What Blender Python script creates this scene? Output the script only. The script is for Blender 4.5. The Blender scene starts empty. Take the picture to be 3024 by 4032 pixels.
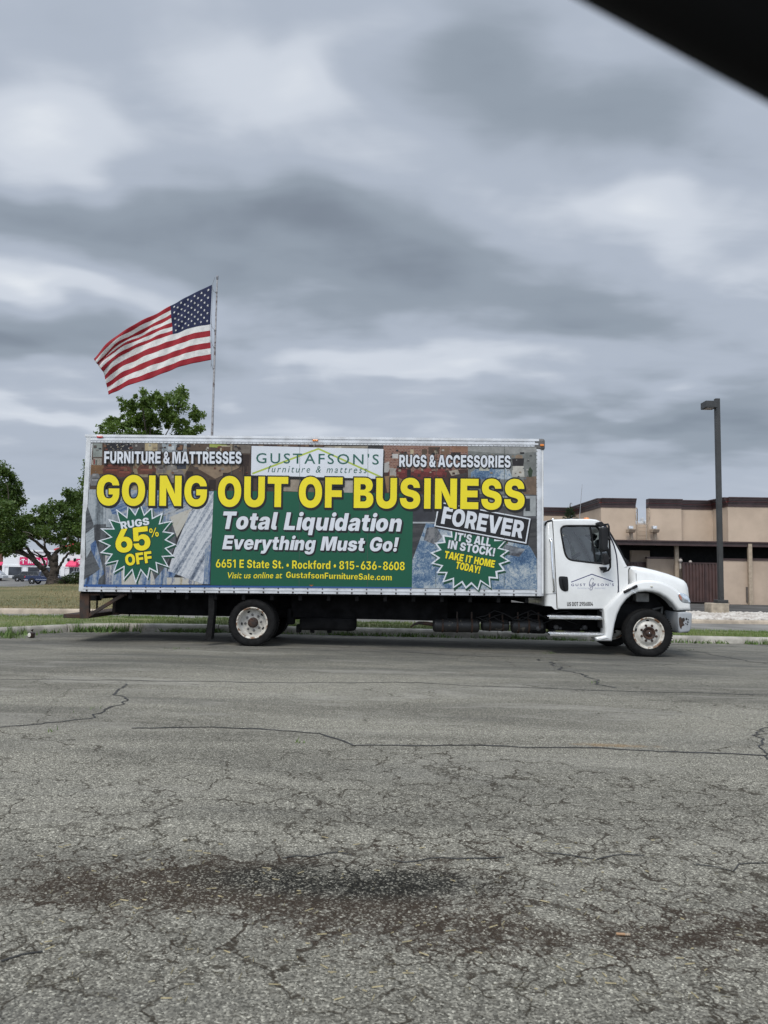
import bpy, bmesh, math, random
import numpy as np
from mathutils import Vector, Matrix, noise as mnoise
from mathutils.geometry import tessellate_polygon, delaunay_2d_cdt
R = math.radians
random.seed(7); rng = np.random.default_rng(7)
SC = bpy.context.scene; COL = SC.collection

# ------------------------------------------------------------------ camera
CAM_H, PITCH, ROLL, F = 1.30, R(4.8), R(0.95), 3033.0
RM = Matrix.Rotation(R(90) + PITCH, 3, 'X') @ Matrix.Rotation(ROLL, 3, 'Z')
cd = bpy.data.cameras.new('camera'); cam = bpy.data.objects.new('camera', cd); COL.objects.link(cam)
cam.matrix_world = Matrix.Translation((0, 0, CAM_H)) @ RM.to_4x4()
cd.sensor_fit = 'HORIZONTAL'; cd.sensor_width = 36.0; cd.lens = 36.0 * F / 3024.0
cd.clip_start = 0.05; cd.clip_end = 3000
cd.dof.use_dof = True; cd.dof.focus_distance = 14.0; cd.dof.aperture_fstop = 9.4
SC.camera = cam

def at(u, v, Y):
    """the world point at depth Y that the photograph shows at pixel (u, v)"""
    d = RM @ Vector(((u - 1512) / F, -(v - 2016) / F, -1))
    t = Y / d.y
    return Vector((d.x * t, Y, CAM_H + d.z * t))
def direction(u, v):
    return (RM @ Vector(((u - 1512) / F, -(v - 2016) / F, -1))).normalized()

# ------------------------------------------------------------------ node helper
class NT:
    def __init__(s, tree): s.t = tree
    def n(s, kind, ins=None, **kw):
        nd = s.t.nodes.new(kind)
        for k, v in kw.items(): setattr(nd, k, v)
        for k, v in (ins or {}).items(): s.set(nd, k, v)
        return nd
    def set(s, nd, k, v):
        sock = nd.inputs[k]
        if hasattr(v, 'is_output'): s.t.links.new(v, sock)
        elif hasattr(v, 'outputs'): s.t.links.new(v.outputs[0], sock)
        else:
            if isinstance(v, (tuple, list)) and len(v) == 3 and sock.type == 'RGBA': v = (*v, 1)
            sock.default_value = v
    def math(s, op, a, b=0.0, c=None, clamp=False):
        ins = {0: a, 1: b}
        if c is not None: ins[2] = c
        return s.n('ShaderNodeMath', ins, operation=op, use_clamp=clamp).outputs[0]
    def mix(s, fac, a, b, blend='MIX'):
        nd = s.n('ShaderNodeMix', None, data_type='RGBA', blend_type=blend)
        s.set(nd, 0, fac); s.set(nd, 6, a); s.set(nd, 7, b)
        return nd.outputs[2]
    def ramp(s, fac, stops, interp='LINEAR'):
        nd = s.n('ShaderNodeValToRGB', {0: fac}); cr = nd.color_ramp; cr.interpolation = interp
        while len(cr.elements) < len(stops): cr.elements.new(0.5)
        for e, (p, c) in zip(cr.elements, stops):
            e.position = p; e.color = (c, c, c, 1) if not isinstance(c, tuple) else (*c, 1)
        return nd.outputs[0]
    def noise(s, vec, scale, detail=4, rough=0.55, dist=0.0, out=0):
        return s.n('ShaderNodeTexNoise', {'Vector': vec, 'Scale': scale, 'Detail': detail, 'Roughness': rough, 'Distortion': dist}).outputs[out]
    def smooth(s, v, a, b, lo=0.0, hi=1.0):
        return s.n('ShaderNodeMapRange', {0: v, 1: a, 2: b, 3: lo, 4: hi}, interpolation_type='SMOOTHSTEP').outputs[0]
    def vmath(s, op, a, b=(0, 0, 0), out=0):
        return s.n('ShaderNodeVectorMath', {0: a, 1: b}, operation=op).outputs[out]

# ------------------------------------------------------------------ sky
SUN_EL, SUN_AZ = R(52), R(205)          # azimuth measured clockwise from +Y
world = bpy.data.worlds.new('World'); SC.world = world; world.use_nodes = True
wt = world.node_tree; wt.nodes.clear(); w = NT(wt)
gen = w.n('ShaderNodeTexCoord').outputs['Generated']
dirn = w.vmath('NORMALIZE', gen)
sx = w.n('ShaderNodeSeparateXYZ', {0: dirn})
dx, dy, dz = sx.outputs[0], sx.outputs[1], sx.outputs[2]
den = w.math('ADD', w.math('MAXIMUM', dz, 0.0), 0.16)
plane = w.n('ShaderNodeCombineXYZ', {0: w.math('DIVIDE', dx, den), 1: w.math('DIVIDE', dy, den), 2: 0.0}).outputs[0]
n1 = w.noise(w.vmath('ADD', plane, (6.6, -3.7, 0)), 1.0, 3.0, 0.45, 0.3)
n2 = w.noise(w.vmath('ADD', plane, (-5.3, 1.1, 0)), 2.6, 4.0, 0.48, 0.3)
n3 = w.noise(w.n('ShaderNodeMapping', {0: plane, 2: (0, 0, R(10)), 3: (0.8, 2.0, 1.0)}).outputs[0], 3.2, 5.0, 0.5, 0.4)
lowsoft = w.smooth(dz, 0.03, 0.26, 0.30, 1.0)
val = w.math('MULTIPLY_ADD', w.math('SUBTRACT', n1, 0.5), w.math('MULTIPLY', lowsoft, 0.55), 0.46)
val = w.math('MULTIPLY_ADD', w.math('SUBTRACT', n2, 0.5), w.math('MULTIPLY', lowsoft, 0.48), val)
val = w.math('MULTIPLY_ADD', w.math('SUBTRACT', n3, 0.5), w.math('MULTIPLY', lowsoft, 0.27), val)
# banks of cloud by bearing and height, their edges pulled about by noise
wob = w.noise(plane, 1.6, 3.0, 0.5, 0.0, out=1)
ae = w.n('ShaderNodeCombineXYZ', {0: w.math('ARCTAN2', dx, dy), 1: w.math('ARCSINE', dz), 2: 0.0}).outputs[0]
ae = w.vmath('ADD', ae, w.vmath('MULTIPLY', w.vmath('SUBTRACT', wob, (0.5, 0.5, 0.5)), (0.36, 0.17, 0.0)))
k = 1.8228
for (u, v, rx, ry, amp) in [(320, 170, 440, 180, .17), (100, 290, 190, 100, .15), (90, 215, 90, 60, .07), (560, 170, 200, 85, .18), (690, 120, 90, 100, .16), (330, 150, 110, 60, .06), (900, 40, 190, 45, .14), (1400, 430, 130, 65, .17), (1380, 440, 260, 115, .20), (1300, 525, 230, 55, .14),
                            (1180, 430, 150, 45, .10), (120, 602, 160, 28, .24), (850, 785, 260, 38, .18), (930, 832, 170, 22, .22), (640, 760, 150, 30, .10), (120, 890, 160, 28, .26), (480, 850, 110, 30, .12), (1500, 796, 90, 16, .14), (1250, 870, 150, 14, .12),
                            (1060, 120, 130, 170, -.20), (1260, 250, 230, 85, -.22), (1520, 310, 170, 60, -.18), (240, 470, 340, 58, -.28), (660, 500, 260, 62, -.24), (960, 580, 340, 95, -.30), (90, 705, 210, 52, -.32), (350, 720, 200, 50, -.14), (1520, 905, 210, 48, -.30), (1350, 680, 260, 42, -.12), (1130, 700, 180, 40, -.10)]:
    c_ = direction(u * k, v * k); az, el = math.atan2(c_.x, c_.y), math.asin(c_.z); sx_, sy_ = 1664.0 / rx, 1664.0 / ry
    q = w.n('ShaderNodeVectorMath', {0: ae, 1: (sx_, sy_, 0), 2: (-az * sx_, -el * sy_, 0)}, operation='MULTIPLY_ADD').outputs[0]
    val = w.math('MULTIPLY_ADD', w.math('POWER', 0.3679, w.vmath('DOT_PRODUCT', q, q, out=1)), amp, val)
val = w.math('ADD', val, w.smooth(dz, 0.16, 0.0, 0.0, 0.06))
cloud = w.ramp(val, [(0.0, (.225, .26, .31)), (0.26, (.30, .35, .415)), (0.47, (.44, .495, .585)), (0.66, (.63, .68, .76)), (0.95, (.88, .915, .95))], 'EASE')
# an overcast sky is brighter towards the zenith and round the veiled sun, which stands behind the camera
boost = w.math('ADD', w.smooth(dz, 0.60, 0.95, 1.0, 2.5), w.smooth(dy, -0.05, -0.75, 0.0, 1.25))
cloud = w.mix(1.0, cloud, w.n('ShaderNodeCombineColor', {0: boost, 1: boost, 2: boost}).outputs[0], 'MULTIPLY')
nish = w.n('ShaderNodeTexSky', sky_type='NISHITA', sun_disc=False, sun_elevation=SUN_EL, sun_rotation=SUN_AZ)
bg1 = w.n('ShaderNodeBackground', {0: nish.outputs[0], 1: 0.08})
bg2 = w.n('ShaderNodeBackground', {0: cloud, 1: 1.0})
cover = w.smooth(val, 0.02, 0.30, 0.88, 0.97)
w.n('ShaderNodeOutputWorld', {0: w.n('ShaderNodeMixShader', {0: cover, 1: bg1.outputs[0], 2: bg2.outputs[0]})})
# ------------------------------------------------------------------ veiled sun
ld = bpy.data.lights.new('sun', 'SUN'); ld.energy = 2.1; ld.angle = R(24); ld.color = (1.0, 0.95, 0.87)
sun = bpy.data.objects.new('sun', ld); COL.objects.link(sun)
to_sun = Vector((math.sin(SUN_AZ) * math.cos(SUN_EL), math.cos(SUN_AZ) * math.cos(SUN_EL), math.sin(SUN_EL)))
sun.rotation_euler = to_sun.to_track_quat('Z', 'Y').to_euler()
SC.view_settings.view_transform = 'Standard'; SC.view_settings.look = 'None'
SC.view_settings.exposure = 0.0; SC.view_settings.gamma = 1.0
SC.render.engine = 'CYCLES'
SC.cycles.use_denoising = True
SC.cycles.max_bounces = 8; SC.cycles.transparent_max_bounces = 12

# ------------------------------------------------------------------ materials
def mat(name, col, rough=0.6, metal=0.0, var=0.12, scale=6.0, bump=0.0, bscale=60.0, spec=0.5, coat=0.0, col2=None, space='Object'):
    m = bpy.data.materials.new(name); m.use_nodes = True; t = NT(m.node_tree)
    b = m.node_tree.nodes['Principled BSDF']
    co = t.n('ShaderNodeTexCoord').outputs[space]
    nz = t.noise(co, scale, 5, 0.6)
    c2 = col2 or tuple(max(0, c * (1 - 2 * var)) for c in col)
    c1 = tuple(min(1, c * (1 + var * .6)) for c in col) if col2 is None else col
    t.set(b, 'Base Color', t.mix(t.smooth(nz, .3, .7), c1, c2))
    t.set(b, 'Roughness', t.smooth(nz, .25, .75, max(0, rough - .07), min(1, rough + .07)))
    b.inputs['Metallic'].default_value = metal; b.inputs['Specular IOR Level'].default_value = spec
    b.inputs['Coat Weight'].default_value = coat; b.inputs['Coat Roughness'].default_value = .08
    if bump:
        bn = t.n('ShaderNodeBump', {'Strength': bump, 'Distance': .01, 'Height': t.noise(co, bscale, 4, .6)})
        t.set(b, 'Normal', bn)
    return m
def rusty(name, col, rust=(.10, .045, .022), lo=.52, hi=.62, scale=9, rough=.5, metal=0.0):
    m = mat(name, col, rough, metal); t = NT(m.node_tree); b = m.node_tree.nodes['Principled BSDF']
    co = t.n('ShaderNodeTexCoord').outputs['Object']
    f = t.smooth(t.noise(co, scale, 8, .68, .3), lo, hi)
    old = b.inputs['Base Color'].links[0].from_socket
    rc = t.mix(t.noise(co, 40, 3), rust, tuple(c * .45 for c in rust))
    t.set(b, 'Base Color', t.mix(f, old, rc))
    return m
def glass(name, tint=(.55, .6, .6), gloss=.06):
    m = bpy.data.materials.new(name); m.use_nodes = True; t = NT(m.node_tree); m.node_tree.nodes.clear()
    fr = t.n('ShaderNodeFresnel', {0: 1.5}).outputs[0]
    tr = t.n('ShaderNodeBsdfTransparent', {0: tint}); gl = t.n('ShaderNodeBsdfGlossy', {0: (.9, .93, .95), 1: .03})
    t.n('ShaderNodeOutputMaterial', {0: t.n('ShaderNodeMixShader', {0: t.math('ADD', t.math('MULTIPLY', fr, 1.0), gloss, clamp=True), 1: tr.outputs[0], 2: gl.outputs[0]})})
    return m

# ------------------------------------------------------------------ mesh builder
class MB:
    def __init__(s): s.v = []; s.f = []; s.m = []; s.sm = []
    def add(s, vs, fs, mi=0, smooth=False):
        o = len(s.v); s.v += [tuple(p) for p in vs]
        for f in fs: s.f.append(tuple(i + o for i in f)); s.m.append(mi); s.sm.append(smooth)
    def box(s, a, b, mi=0):
        (x0, y0, z0), (x1, y1, z1) = a, b
        s.add([(x0, y0, z0), (x1, y0, z0), (x1, y1, z0), (x0, y1, z0), (x0, y0, z1), (x1, y0, z1), (x1, y1, z1), (x0, y1, z1)],
              [(0, 3, 2, 1), (4, 5, 6, 7), (0, 1, 5, 4), (1, 2, 6, 5), (2, 3, 7, 6), (3, 0, 4, 7)], mi)
    def hexa(s, p, mi=0):   # eight corners, bottom four then top four
        s.add(p, [(0, 3, 2, 1), (4, 5, 6, 7), (0, 1, 5, 4), (1, 2, 6, 5), (2, 3, 7, 6), (3, 0, 4, 7)], mi)
    def tube(s, pts, rad, seg=8, mi=0, caps=True, smooth=True):
        pts = [Vector(p) for p in pts]; n = len(pts)
        if not hasattr(rad, '__len__'): rad = [rad] * n
        rings = []; ref = Vector((.31, .17, .93)).normalized()
        for i, p in enumerate(pts):
            d = (pts[min(i + 1, n - 1)] - pts[max(i - 1, 0)]).normalized()
            if abs(d.dot(ref)) > .97: ref = Vector((.9, .4, .1)).normalized()
            a = d.cross(ref).normalized(); b = d.cross(a)
            rings.append([p + (a * math.cos(2 * math.pi * k / seg) + b * math.sin(2 * math.pi * k / seg)) * rad[i] for k in range(seg)])
        vs = [q for r in rings for q in r]
        fs = [(i * seg + k, i * seg + (k + 1) % seg, (i + 1) * seg + (k + 1) % seg, (i + 1) * seg + k) for i in range(n - 1) for k in range(seg)]
        s.add(vs, fs, mi, smooth)
        if caps: s.add(rings[0], [tuple(reversed(range(seg)))], mi); s.add(rings[-1], [tuple(range(seg))], mi)
    def lathe(s, prof, c, axis='Y', seg=48, mi=0, smooth=True, caps=(False, False)):
        """prof: (radius, offset along axis)"""
        c = Vector(c); vs = []
        for r, o in prof:
            for k_ in range(seg):
                a = 2 * math.pi * k_ / seg; ca, sa = math.cos(a) * r, math.sin(a) * r
                vs.append(c + (Vector((ca, o, sa)) if axis == 'Y' else Vector((o, ca, sa)) if axis == 'X' else Vector((ca, sa, o))))
        n = len(prof)
        fs = [(i * seg + q, (i + 1) * seg + q, (i + 1) * seg + (q + 1) % seg, i * seg + (q + 1) % seg) for i in range(n - 1) for q in range(seg)]
        if caps[0]: fs.append(tuple(range(seg)))
        if caps[1]: fs.append(tuple((n - 1) * seg + q for q in reversed(range(seg))))
        s.add(vs, fs, mi, smooth)
    def prism(s, poly, y0, y1, mi=0):     # polygon in (x, z) pulled from y0 to y1
        n = len(poly)
        tri = tessellate_polygon([[Vector((p[0], p[1], 0)) for p in poly]])
        vs = [(p[0], y0, p[1]) for p in poly] + [(p[0], y1, p[1]) for p in poly]
        fs = [tuple(t) for t in tri] + [tuple(i + n for i in t) for t in tri] + [(i, (i + 1) % n, n + (i + 1) % n, n + i) for i in range(n)]
        s.add(vs, fs, mi)
    def build(s, name, mats, parent=None, bevel=0.0, recalc=True, sub=0):
        me = bpy.data.meshes.new(name); me.from_pydata(s.v, [], s.f)
        for m_ in (mats if isinstance(mats, (list, tuple)) else [mats]): me.materials.append(m_)
        me.polygons.foreach_set('material_index', s.m); me.polygons.foreach_set('use_smooth', s.sm); me.update()
        if recalc:
            bm = bmesh.new(); bm.from_mesh(me); bmesh.ops.recalc_face_normals(bm, faces=bm.faces); bm.to_mesh(me); bm.free()
        return link(name, me, parent, bevel, sub)
def link(name, me, parent=None, bevel=0.0, sub=0):
    o = bpy.data.objects.new(name, me); COL.objects.link(o)
    if parent is not None:
        o.parent = parent; o.matrix_parent_inverse = wm(parent).inverted()
    if bevel:
        b = o.modifiers.new('bevel', 'BEVEL'); b.width = bevel; b.segments = 2; b.limit_method = 'ANGLE'; b.angle_limit = R(40); b.harden_normals = False
    if sub:
        b = o.modifiers.new('subd', 'SUBSURF'); b.levels = sub; b.render_levels = sub
    return o
def wm(o):
    m = o.matrix_basis.copy()
    if o.parent is not None: m = wm(o.parent) @ o.matrix_parent_inverse @ m
    return m
def quadmesh(name, verts, nper, mats, midx=None, parent=None, smooth=False):
    """fast mesh of many loose n-gons: verts (N*nper, 3)"""
    me = bpy.data.meshes.new(name); nv = len(verts); nf = nv // nper
    me.vertices.add(nv); me.vertices.foreach_set('co', np.asarray(verts, dtype=np.float32).ravel())
    me.loops.add(nv); me.loops.foreach_set('vertex_index', np.arange(nv, dtype=np.int32))
    me.polygons.add(nf); me.polygons.foreach_set('loop_start', np.arange(0, nv, nper, dtype=np.int32))
    for m_ in (mats if isinstance(mats, (list, tuple)) else [mats]): me.materials.append(m_)
    if midx is not None: me.polygons.foreach_set('material_index', np.asarray(midx, dtype=np.int32))
    me.update(calc_edges=True); me.validate()
    return link(name, me, parent)
def thing(name, label, cat, loc, group=None):
    o = bpy.data.objects.new(name, None); COL.objects.link(o); o.location = loc; o.empty_display_size = .2
    return tag(o, label, cat, group)
def tag(o, label, cat, group=None):
    o['label'] = label; o['category'] = cat
    if group: o['group'] = group
    return o
def struct(o): o['kind'] = 'structure'; return o
def stuff(o, label=None):
    o['kind'] = 'stuff'
    if label: o['label'] = label
    return o
def curve_plate(name, outline, holes, y0, y1, m, parent=None, bevel=.02, res=3, smooth_outline=False):
    """plate with holes in the XZ plane between y0 and y1 with rounded edges"""
    cu = bpy.data.curves.new(name, 'CURVE'); cu.dimensions = '2D'; cu.fill_mode = 'BOTH'
    th = abs(y1 - y0); cu.extrude = max(0.0005, th / 2 - bevel); cu.bevel_depth = bevel; cu.bevel_resolution = res; cu.offset = -bevel
    for pl in [outline] + list(holes):
        sp = cu.splines.new('POLY'); sp.points.add(len(pl) - 1); sp.use_cyclic_u = True
        for p, q in zip(sp.points, pl): p.co = (q[0], q[1], 0, 1)
    ob = bpy.data.objects.new(name, cu); COL.objects.link(ob)
    dg = bpy.context.evaluated_depsgraph_get(); me = bpy.data.meshes.new_from_object(ob.evaluated_get(dg))
    bpy.data.objects.remove(ob); bpy.data.curves.remove(cu)
    ym = (y0 + y1) / 2
    for v_ in me.vertices: x, z, y = v_.co.x, v_.co.y, v_.co.z; v_.co = (x, ym + y, z)
    me.materials.clear(); me.materials.append(m)
    bm = bmesh.new(); bm.from_mesh(me); bmesh.ops.remove_doubles(bm, verts=bm.verts, dist=.0008); bmesh.ops.recalc_face_normals(bm, faces=bm.faces); bm.to_mesh(me); bm.free()
    for p in me.polygons: p.use_smooth = True
    try: me.set_sharp_from_angle(angle=R(40))
    except Exception: pass
    return link(name, me, parent)
def split_pieces(o, gap=.004):
    """each far-apart piece of a mesh becomes a part of its own, under the same parent"""
    me = o.data; n = len(me.vertices); par = list(range(n))
    def fd(i):
        while par[i] != i: par[i] = par[par[i]]; i = par[i]
        return i
    for e in me.edges:
        a, b = fd(e.vertices[0]), fd(e.vertices[1])
        if a != b: par[a] = b
    isl = {}
    for i in range(n): isl.setdefault(fd(i), []).append(i)
    boxes = []
    for ids in isl.values():
        c = np.array([me.vertices[i].co[:] for i in ids]); boxes.append([c.min(0) - gap, c.max(0) + gap, ids])
    merged = True
    while merged:
        merged = False
        for i in range(len(boxes)):
            for j in range(i + 1, len(boxes)):
                if (boxes[i][0] <= boxes[j][1]).all() and (boxes[j][0] <= boxes[i][1]).all():
                    boxes[i] = [np.minimum(boxes[i][0], boxes[j][0]), np.maximum(boxes[i][1], boxes[j][1]), boxes[i][2] + boxes[j][2]]; del boxes[j]; merged = True; break
            if merged: break
    out = [o]
    if len(boxes) > 1:
        src = me; name = o.name.split('.')[0]
        for q, bx in enumerate(boxes):
            bm = bmesh.new(); bm.from_mesh(src); keep = set(bx[2]); bm.verts.ensure_lookup_table()
            bmesh.ops.delete(bm, geom=[v for v in bm.verts if v.index not in keep], context='VERTS')
            m2 = bpy.data.meshes.new(name); bm.to_mesh(m2); bm.free()
            for m_ in src.materials: m2.materials.append(m_)
            if q == 0: o.data = m2
            else: c = o.copy(); c.data = m2; COL.objects.link(c); out.append(c)
    return out
def smooth_poly(pts, n=6, closed=True):
    """Catmull-Rom through the points"""
    P = [Vector(p) for p in pts]; N = len(P); out = []
    rngi = range(N) if closed else range(N - 1)
    for i in rngi:
        if closed: p0, p1, p2, p3 = P[i - 1], P[i], P[(i + 1) % N], P[(i + 2) % N]
        else: p0, p1, p2, p3 = P[max(i - 1, 0)], P[i], P[i + 1], P[min(i + 2, N - 1)]
        for q in range(n):
            t = q / n
            out.append(.5 * ((2 * p1) + (p2 - p0) * t + (2 * p0 - 5 * p1 + 4 * p2 - p3) * t * t + (3 * p1 - p0 - 3 * p2 + p3) * t ** 3))
    if not closed: out.append(P[-1])
    return out

def r1(x, y): return (300 + x * .60277, 1680 + y * .60277)
def r2(x, y): return (1200 + x * .60277, 1680 + y * .60277)
def r3(x, y): return (2050 + x * .45208, 1850 + y * .45215)
def r4(x, y): return (x * .36166, 1750 + y * .36166)
def r5(x, y): return (2100 + x * .55696, 1500 + y * .55696)
def r6(x, y): return (300 + x * .42194, 1050 + y * .42194)
def dip(y): return float(np.interp(y, [45, 60, 85, 126, 134, 150], [0, -.12, -.54, -.54, 0, 0]))
def gz(x, y=0): return -0.010 * max(-8.0, min(4.0, x - 4.5))
# ------------------------------------------------------------------ ground
def asphalt_material():
    m = bpy.data.materials.new('worn_asphalt'); m.use_nodes = True; t = NT(m.node_tree); b = m.node_tree.nodes['Principled BSDF']
    co = t.n('ShaderNodeTexCoord').outputs['Object']
    s = t.n('ShaderNodeSeparateXYZ', {0: co}); X, Y = s.outputs[0], s.outputs[1]
    # stones of the mix
    vor = t.n('ShaderNodeTexVoronoi', {'Vector': co, 'Scale': 150.0, 'Randomness': 1.0}, feature='F1')
    stone = t.n('ShaderNodeSeparateColor', {0: vor.outputs['Color']}).outputs[0]
    agg = t.ramp(stone, [(0, (.060, .056, .046)), (.3, (.145, .14, .121)), (.70, (.26, .25, .216)), (.92, (.41, .395, .338)), (1, (.66, .64, .55))])
    fine = t.noise(co, 60, 6, .75)
    base = t.mix(t.smooth(fine, .40, .80, 0.0, .74), agg, (.225, .214, .184))
    base = t.mix(t.smooth(t.noise(co, 150, 3, .6), .60, .72), base, (.05, .049, .046))
    # broad wear: grey polished patches and darker binder, drawn out along the lanes
    lane = t.n('ShaderNodeMapping', {0: co, 3: (.28, 1.0, 1.0)}).outputs[0]
    wear = t.smooth(t.noise(lane, .62, 6, .66, .6), .40, .62)
    base = t.mix(t.math('MULTIPLY', wear, .62), base, t.mix(1.0, base, (.44, .44, .45), 'MULTIPLY'))
    wear2 = t.smooth(t.noise(lane, 1.5, 8, .74, .8), .50, .66)
    far = t.smooth(Y, 4.0, 9.0)
    base = t.mix(t.math('MULTIPLY', t.smooth(t.noise(lane, .9, 5, .65, .5), .50, .66), t.smooth(Y, 2.2, 3.2, .45, .25)), base, (.082, .083, .084))
    base = t.mix(t.math('MULTIPLY', wear2, t.math('MULTIPLY_ADD', far, .50, .16)), base, (.30, .29, .262))
    base = t.mix(t.math('MULTIPLY', t.smooth(Y, 8.0, 12.5), t.smooth(t.noise(lane, 1.1, 6, .7, .5), .62, .36, .20, .78)), base, (.085, .085, .082))
    # alligator cracking, gathered where the old surface fails
    wv = t.vmath('ADD', co, t.vmath('MULTIPLY', t.vmath('SUBTRACT', t.noise(co, 5.0, 4, .6, out=1), (.5, .5, .5)), (.30, .30, .3)))
    def gauss(cx, cy, rx, ry):
        a = t.math('DIVIDE', t.math('SUBTRACT', X, cx), rx); c = t.math('DIVIDE', t.math('SUBTRACT', Y, cy), ry)
        return t.math('EXPONENT', t.math('MULTIPLY', t.math('ADD', t.math('MULTIPLY', a, a), t.math('MULTIPLY', c, c)), -1.0))
    near = t.smooth(Y, 6.4, 3.6)
    zone = t.math('ADD', t.math('MULTIPLY', near, .42), t.math('ADD', gauss(.15, 3.5, 1.9, .9), gauss(1.9, 3.4, 1.3, .9)))
    zone = t.math('ADD', zone, t.math('MULTIPLY', gauss(0.4, 4.9, .8, 1.0), .5))
    zone = t.math('MULTIPLY', zone, t.smooth(t.noise(co, 1.1, 4, .6), .28, .60), clamp=True)
    def crack(scale, width, seed):
        e = t.n('ShaderNodeTexVoronoi', {'Vector': t.vmath('ADD', wv, (seed, seed * .7, 0)), 'Scale': scale}, feature='DISTANCE_TO_EDGE').outputs[0]
        return t.smooth(e, width, width * .25)
    c1 = t.math('MULTIPLY', crack(7.0, .045, 1.3), t.smooth(zone, .36, .72))
    c2 = t.math('MULTIPLY', crack(3.1, .030, 5.1), t.smooth(zone, .05, .20))
    c3 = t.math('MULTIPLY', crack(.55, .0055, 9.7), t.smooth(t.noise(co, .45, 3), .46, .56))
    cr = t.math('MAXIMUM', c1, t.math('MAXIMUM', c2, c3))
    cr = t.math('MULTIPLY', cr, t.smooth(t.noise(co, 7, 4, .7), .34, .56))
    base = t.mix(t.math('MULTIPLY', cr, .84), base, (.032, .026, .019))
    # old leak: a brown-black stain of oil and rotted leaves
    st = t.math('ADD', gauss(-.10, 3.20, 1.0, .42), t.math('MULTIPLY', gauss(1.85, 2.90, 1.1, .25), .85))
    st = t.math('ADD', st, t.math('MULTIPLY', gauss(-1.15, 3.22, .85, .30), .66))
    st = t.math('ADD', st, t.math('MULTIPLY', gauss(.45, 2.75, .8, .20), .42))
    st = t.math('ADD', st, t.math('MULTIPLY', gauss(.45, 3.75, .5, .18), .40))
    br = t.noise(co, 2.4, 9, .78, .6); br2 = t.noise(co, 40, 5, .75); br3 = t.noise(co, 11, 5, .7, .3)
    brk = t.math('ADD', t.math('MULTIPLY', t.math('SUBTRACT', br, .5), 2.2), t.math('ADD', t.math('MULTIPLY', t.math('SUBTRACT', br2, .5), 1.8), t.math('MULTIPLY', t.math('SUBTRACT', br3, .5), 1.5)))
    stm = t.smooth(t.math('ADD', t.math('ADD', st, t.math('MULTIPLY', cr, .35)), t.math('MULTIPLY', brk, t.smooth(st, .02, .35))), .44, 1.08)
    base = t.mix(t.math('MULTIPLY', stm, t.smooth(stone, .70, .90, .92, .38)), base, t.mix(t.smooth(gauss(-.10, 3.30, .8, .22), .25, .85), t.mix(t.noise(co, 60, 3), (.058, .042, .031), (.024, .019, .016)), t.mix(t.smooth(t.noise(co, 70, 4, .7), .55, .72), (.012, .012, .011), (.10, .092, .075))))
    # a rusty bleed
    rb = t.smooth(t.math('ADD', gauss(1.8, 6.1, .5, .10), t.math('MULTIPLY', t.math('SUBTRACT', t.noise(co, 12, 5, .7), .5), 1.4)), .5, 1.1)
    base = t.mix(t.math('MULTIPLY', rb, .5), base, (.25, .15, .06))
    # black tyre scrub across the lane, to the right
    tm = t.math('MULTIPLY', gauss(5.4, 8.6, 1.6, .42), t.smooth(t.noise(lane, 3.5, 5, .6), .30, .6))
    base = t.mix(t.math('MULTIPLY', tm, .65), base, (.04, .04, .042))
    base = t.mix(1.0, base, (1.0, .985, .945), 'MULTIPLY')
    t.set(b, 'Base Color', base); b.inputs['Roughness'].default_value = .95; b.inputs['Specular IOR Level'].default_value = .08
    h = t.math('ADD', t.math('MULTIPLY', vor.outputs['Distance'], -.9), t.math('ADD', t.math('MULTIPLY', fine, .6), t.math('MULTIPLY', cr, -1.4)))
    t.set(b, 'Normal', t.n('ShaderNodeBump', {'Strength': .55, 'Distance': .006, 'Height': h}))
    return m
M_ASPH = asphalt_material()
M_DRIVE = mat('pale_asphalt', (.225, .217, .20), .95, spec=.05, var=.16, scale=.7, bump=.3, bscale=120)
M_FARROAD = mat('old_far_asphalt', (.19, .185, .175), .95, spec=.05, var=.2, scale=.25)
M_CONC = mat('kerb_concrete', (.40, .375, .325), .88, var=.22, scale=2.2, bump=.35, bscale=70)
M_CONC2 = mat('tan_kerb_concrete', (.43, .36, .28), .88, var=.18, scale=2.2, bump=.3, bscale=70)
M_CRACK = mat('crack_filler', (.042, .041, .040), .85, var=.3, scale=9)
M_SOIL = mat('grass_soil', (.085, .115, .033), .95, var=.3, scale=1.8, bump=.6, bscale=40, col2=(.17, .165, .07))

def sheet(name, xs, ys, zf, m):
    mb = MB(); nx = len(xs)
    mb.add([(x, y, zf(x, y)) for y in ys for x in xs], [(j * nx + i, j * nx + i + 1, (j + 1) * nx + i + 1, (j + 1) * nx + i) for j in range(len(ys) - 1) for i in range(nx - 1)], 0, True)
    return mb.build(name, m, recalc=False)
gx = [-900, -400, -150, -60] + [x * 1.0 for x in range(-30, 31)] + [60, 150, 400, 900]
ground = sheet('ground', gx, [-60, -20] + list(range(-10, 20, 2)) + [30, 45, 60, 85, 126, 134, 150, 300, 1500], lambda x, y: gz(x) + dip(y), M_ASPH); struct(ground)

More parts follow.
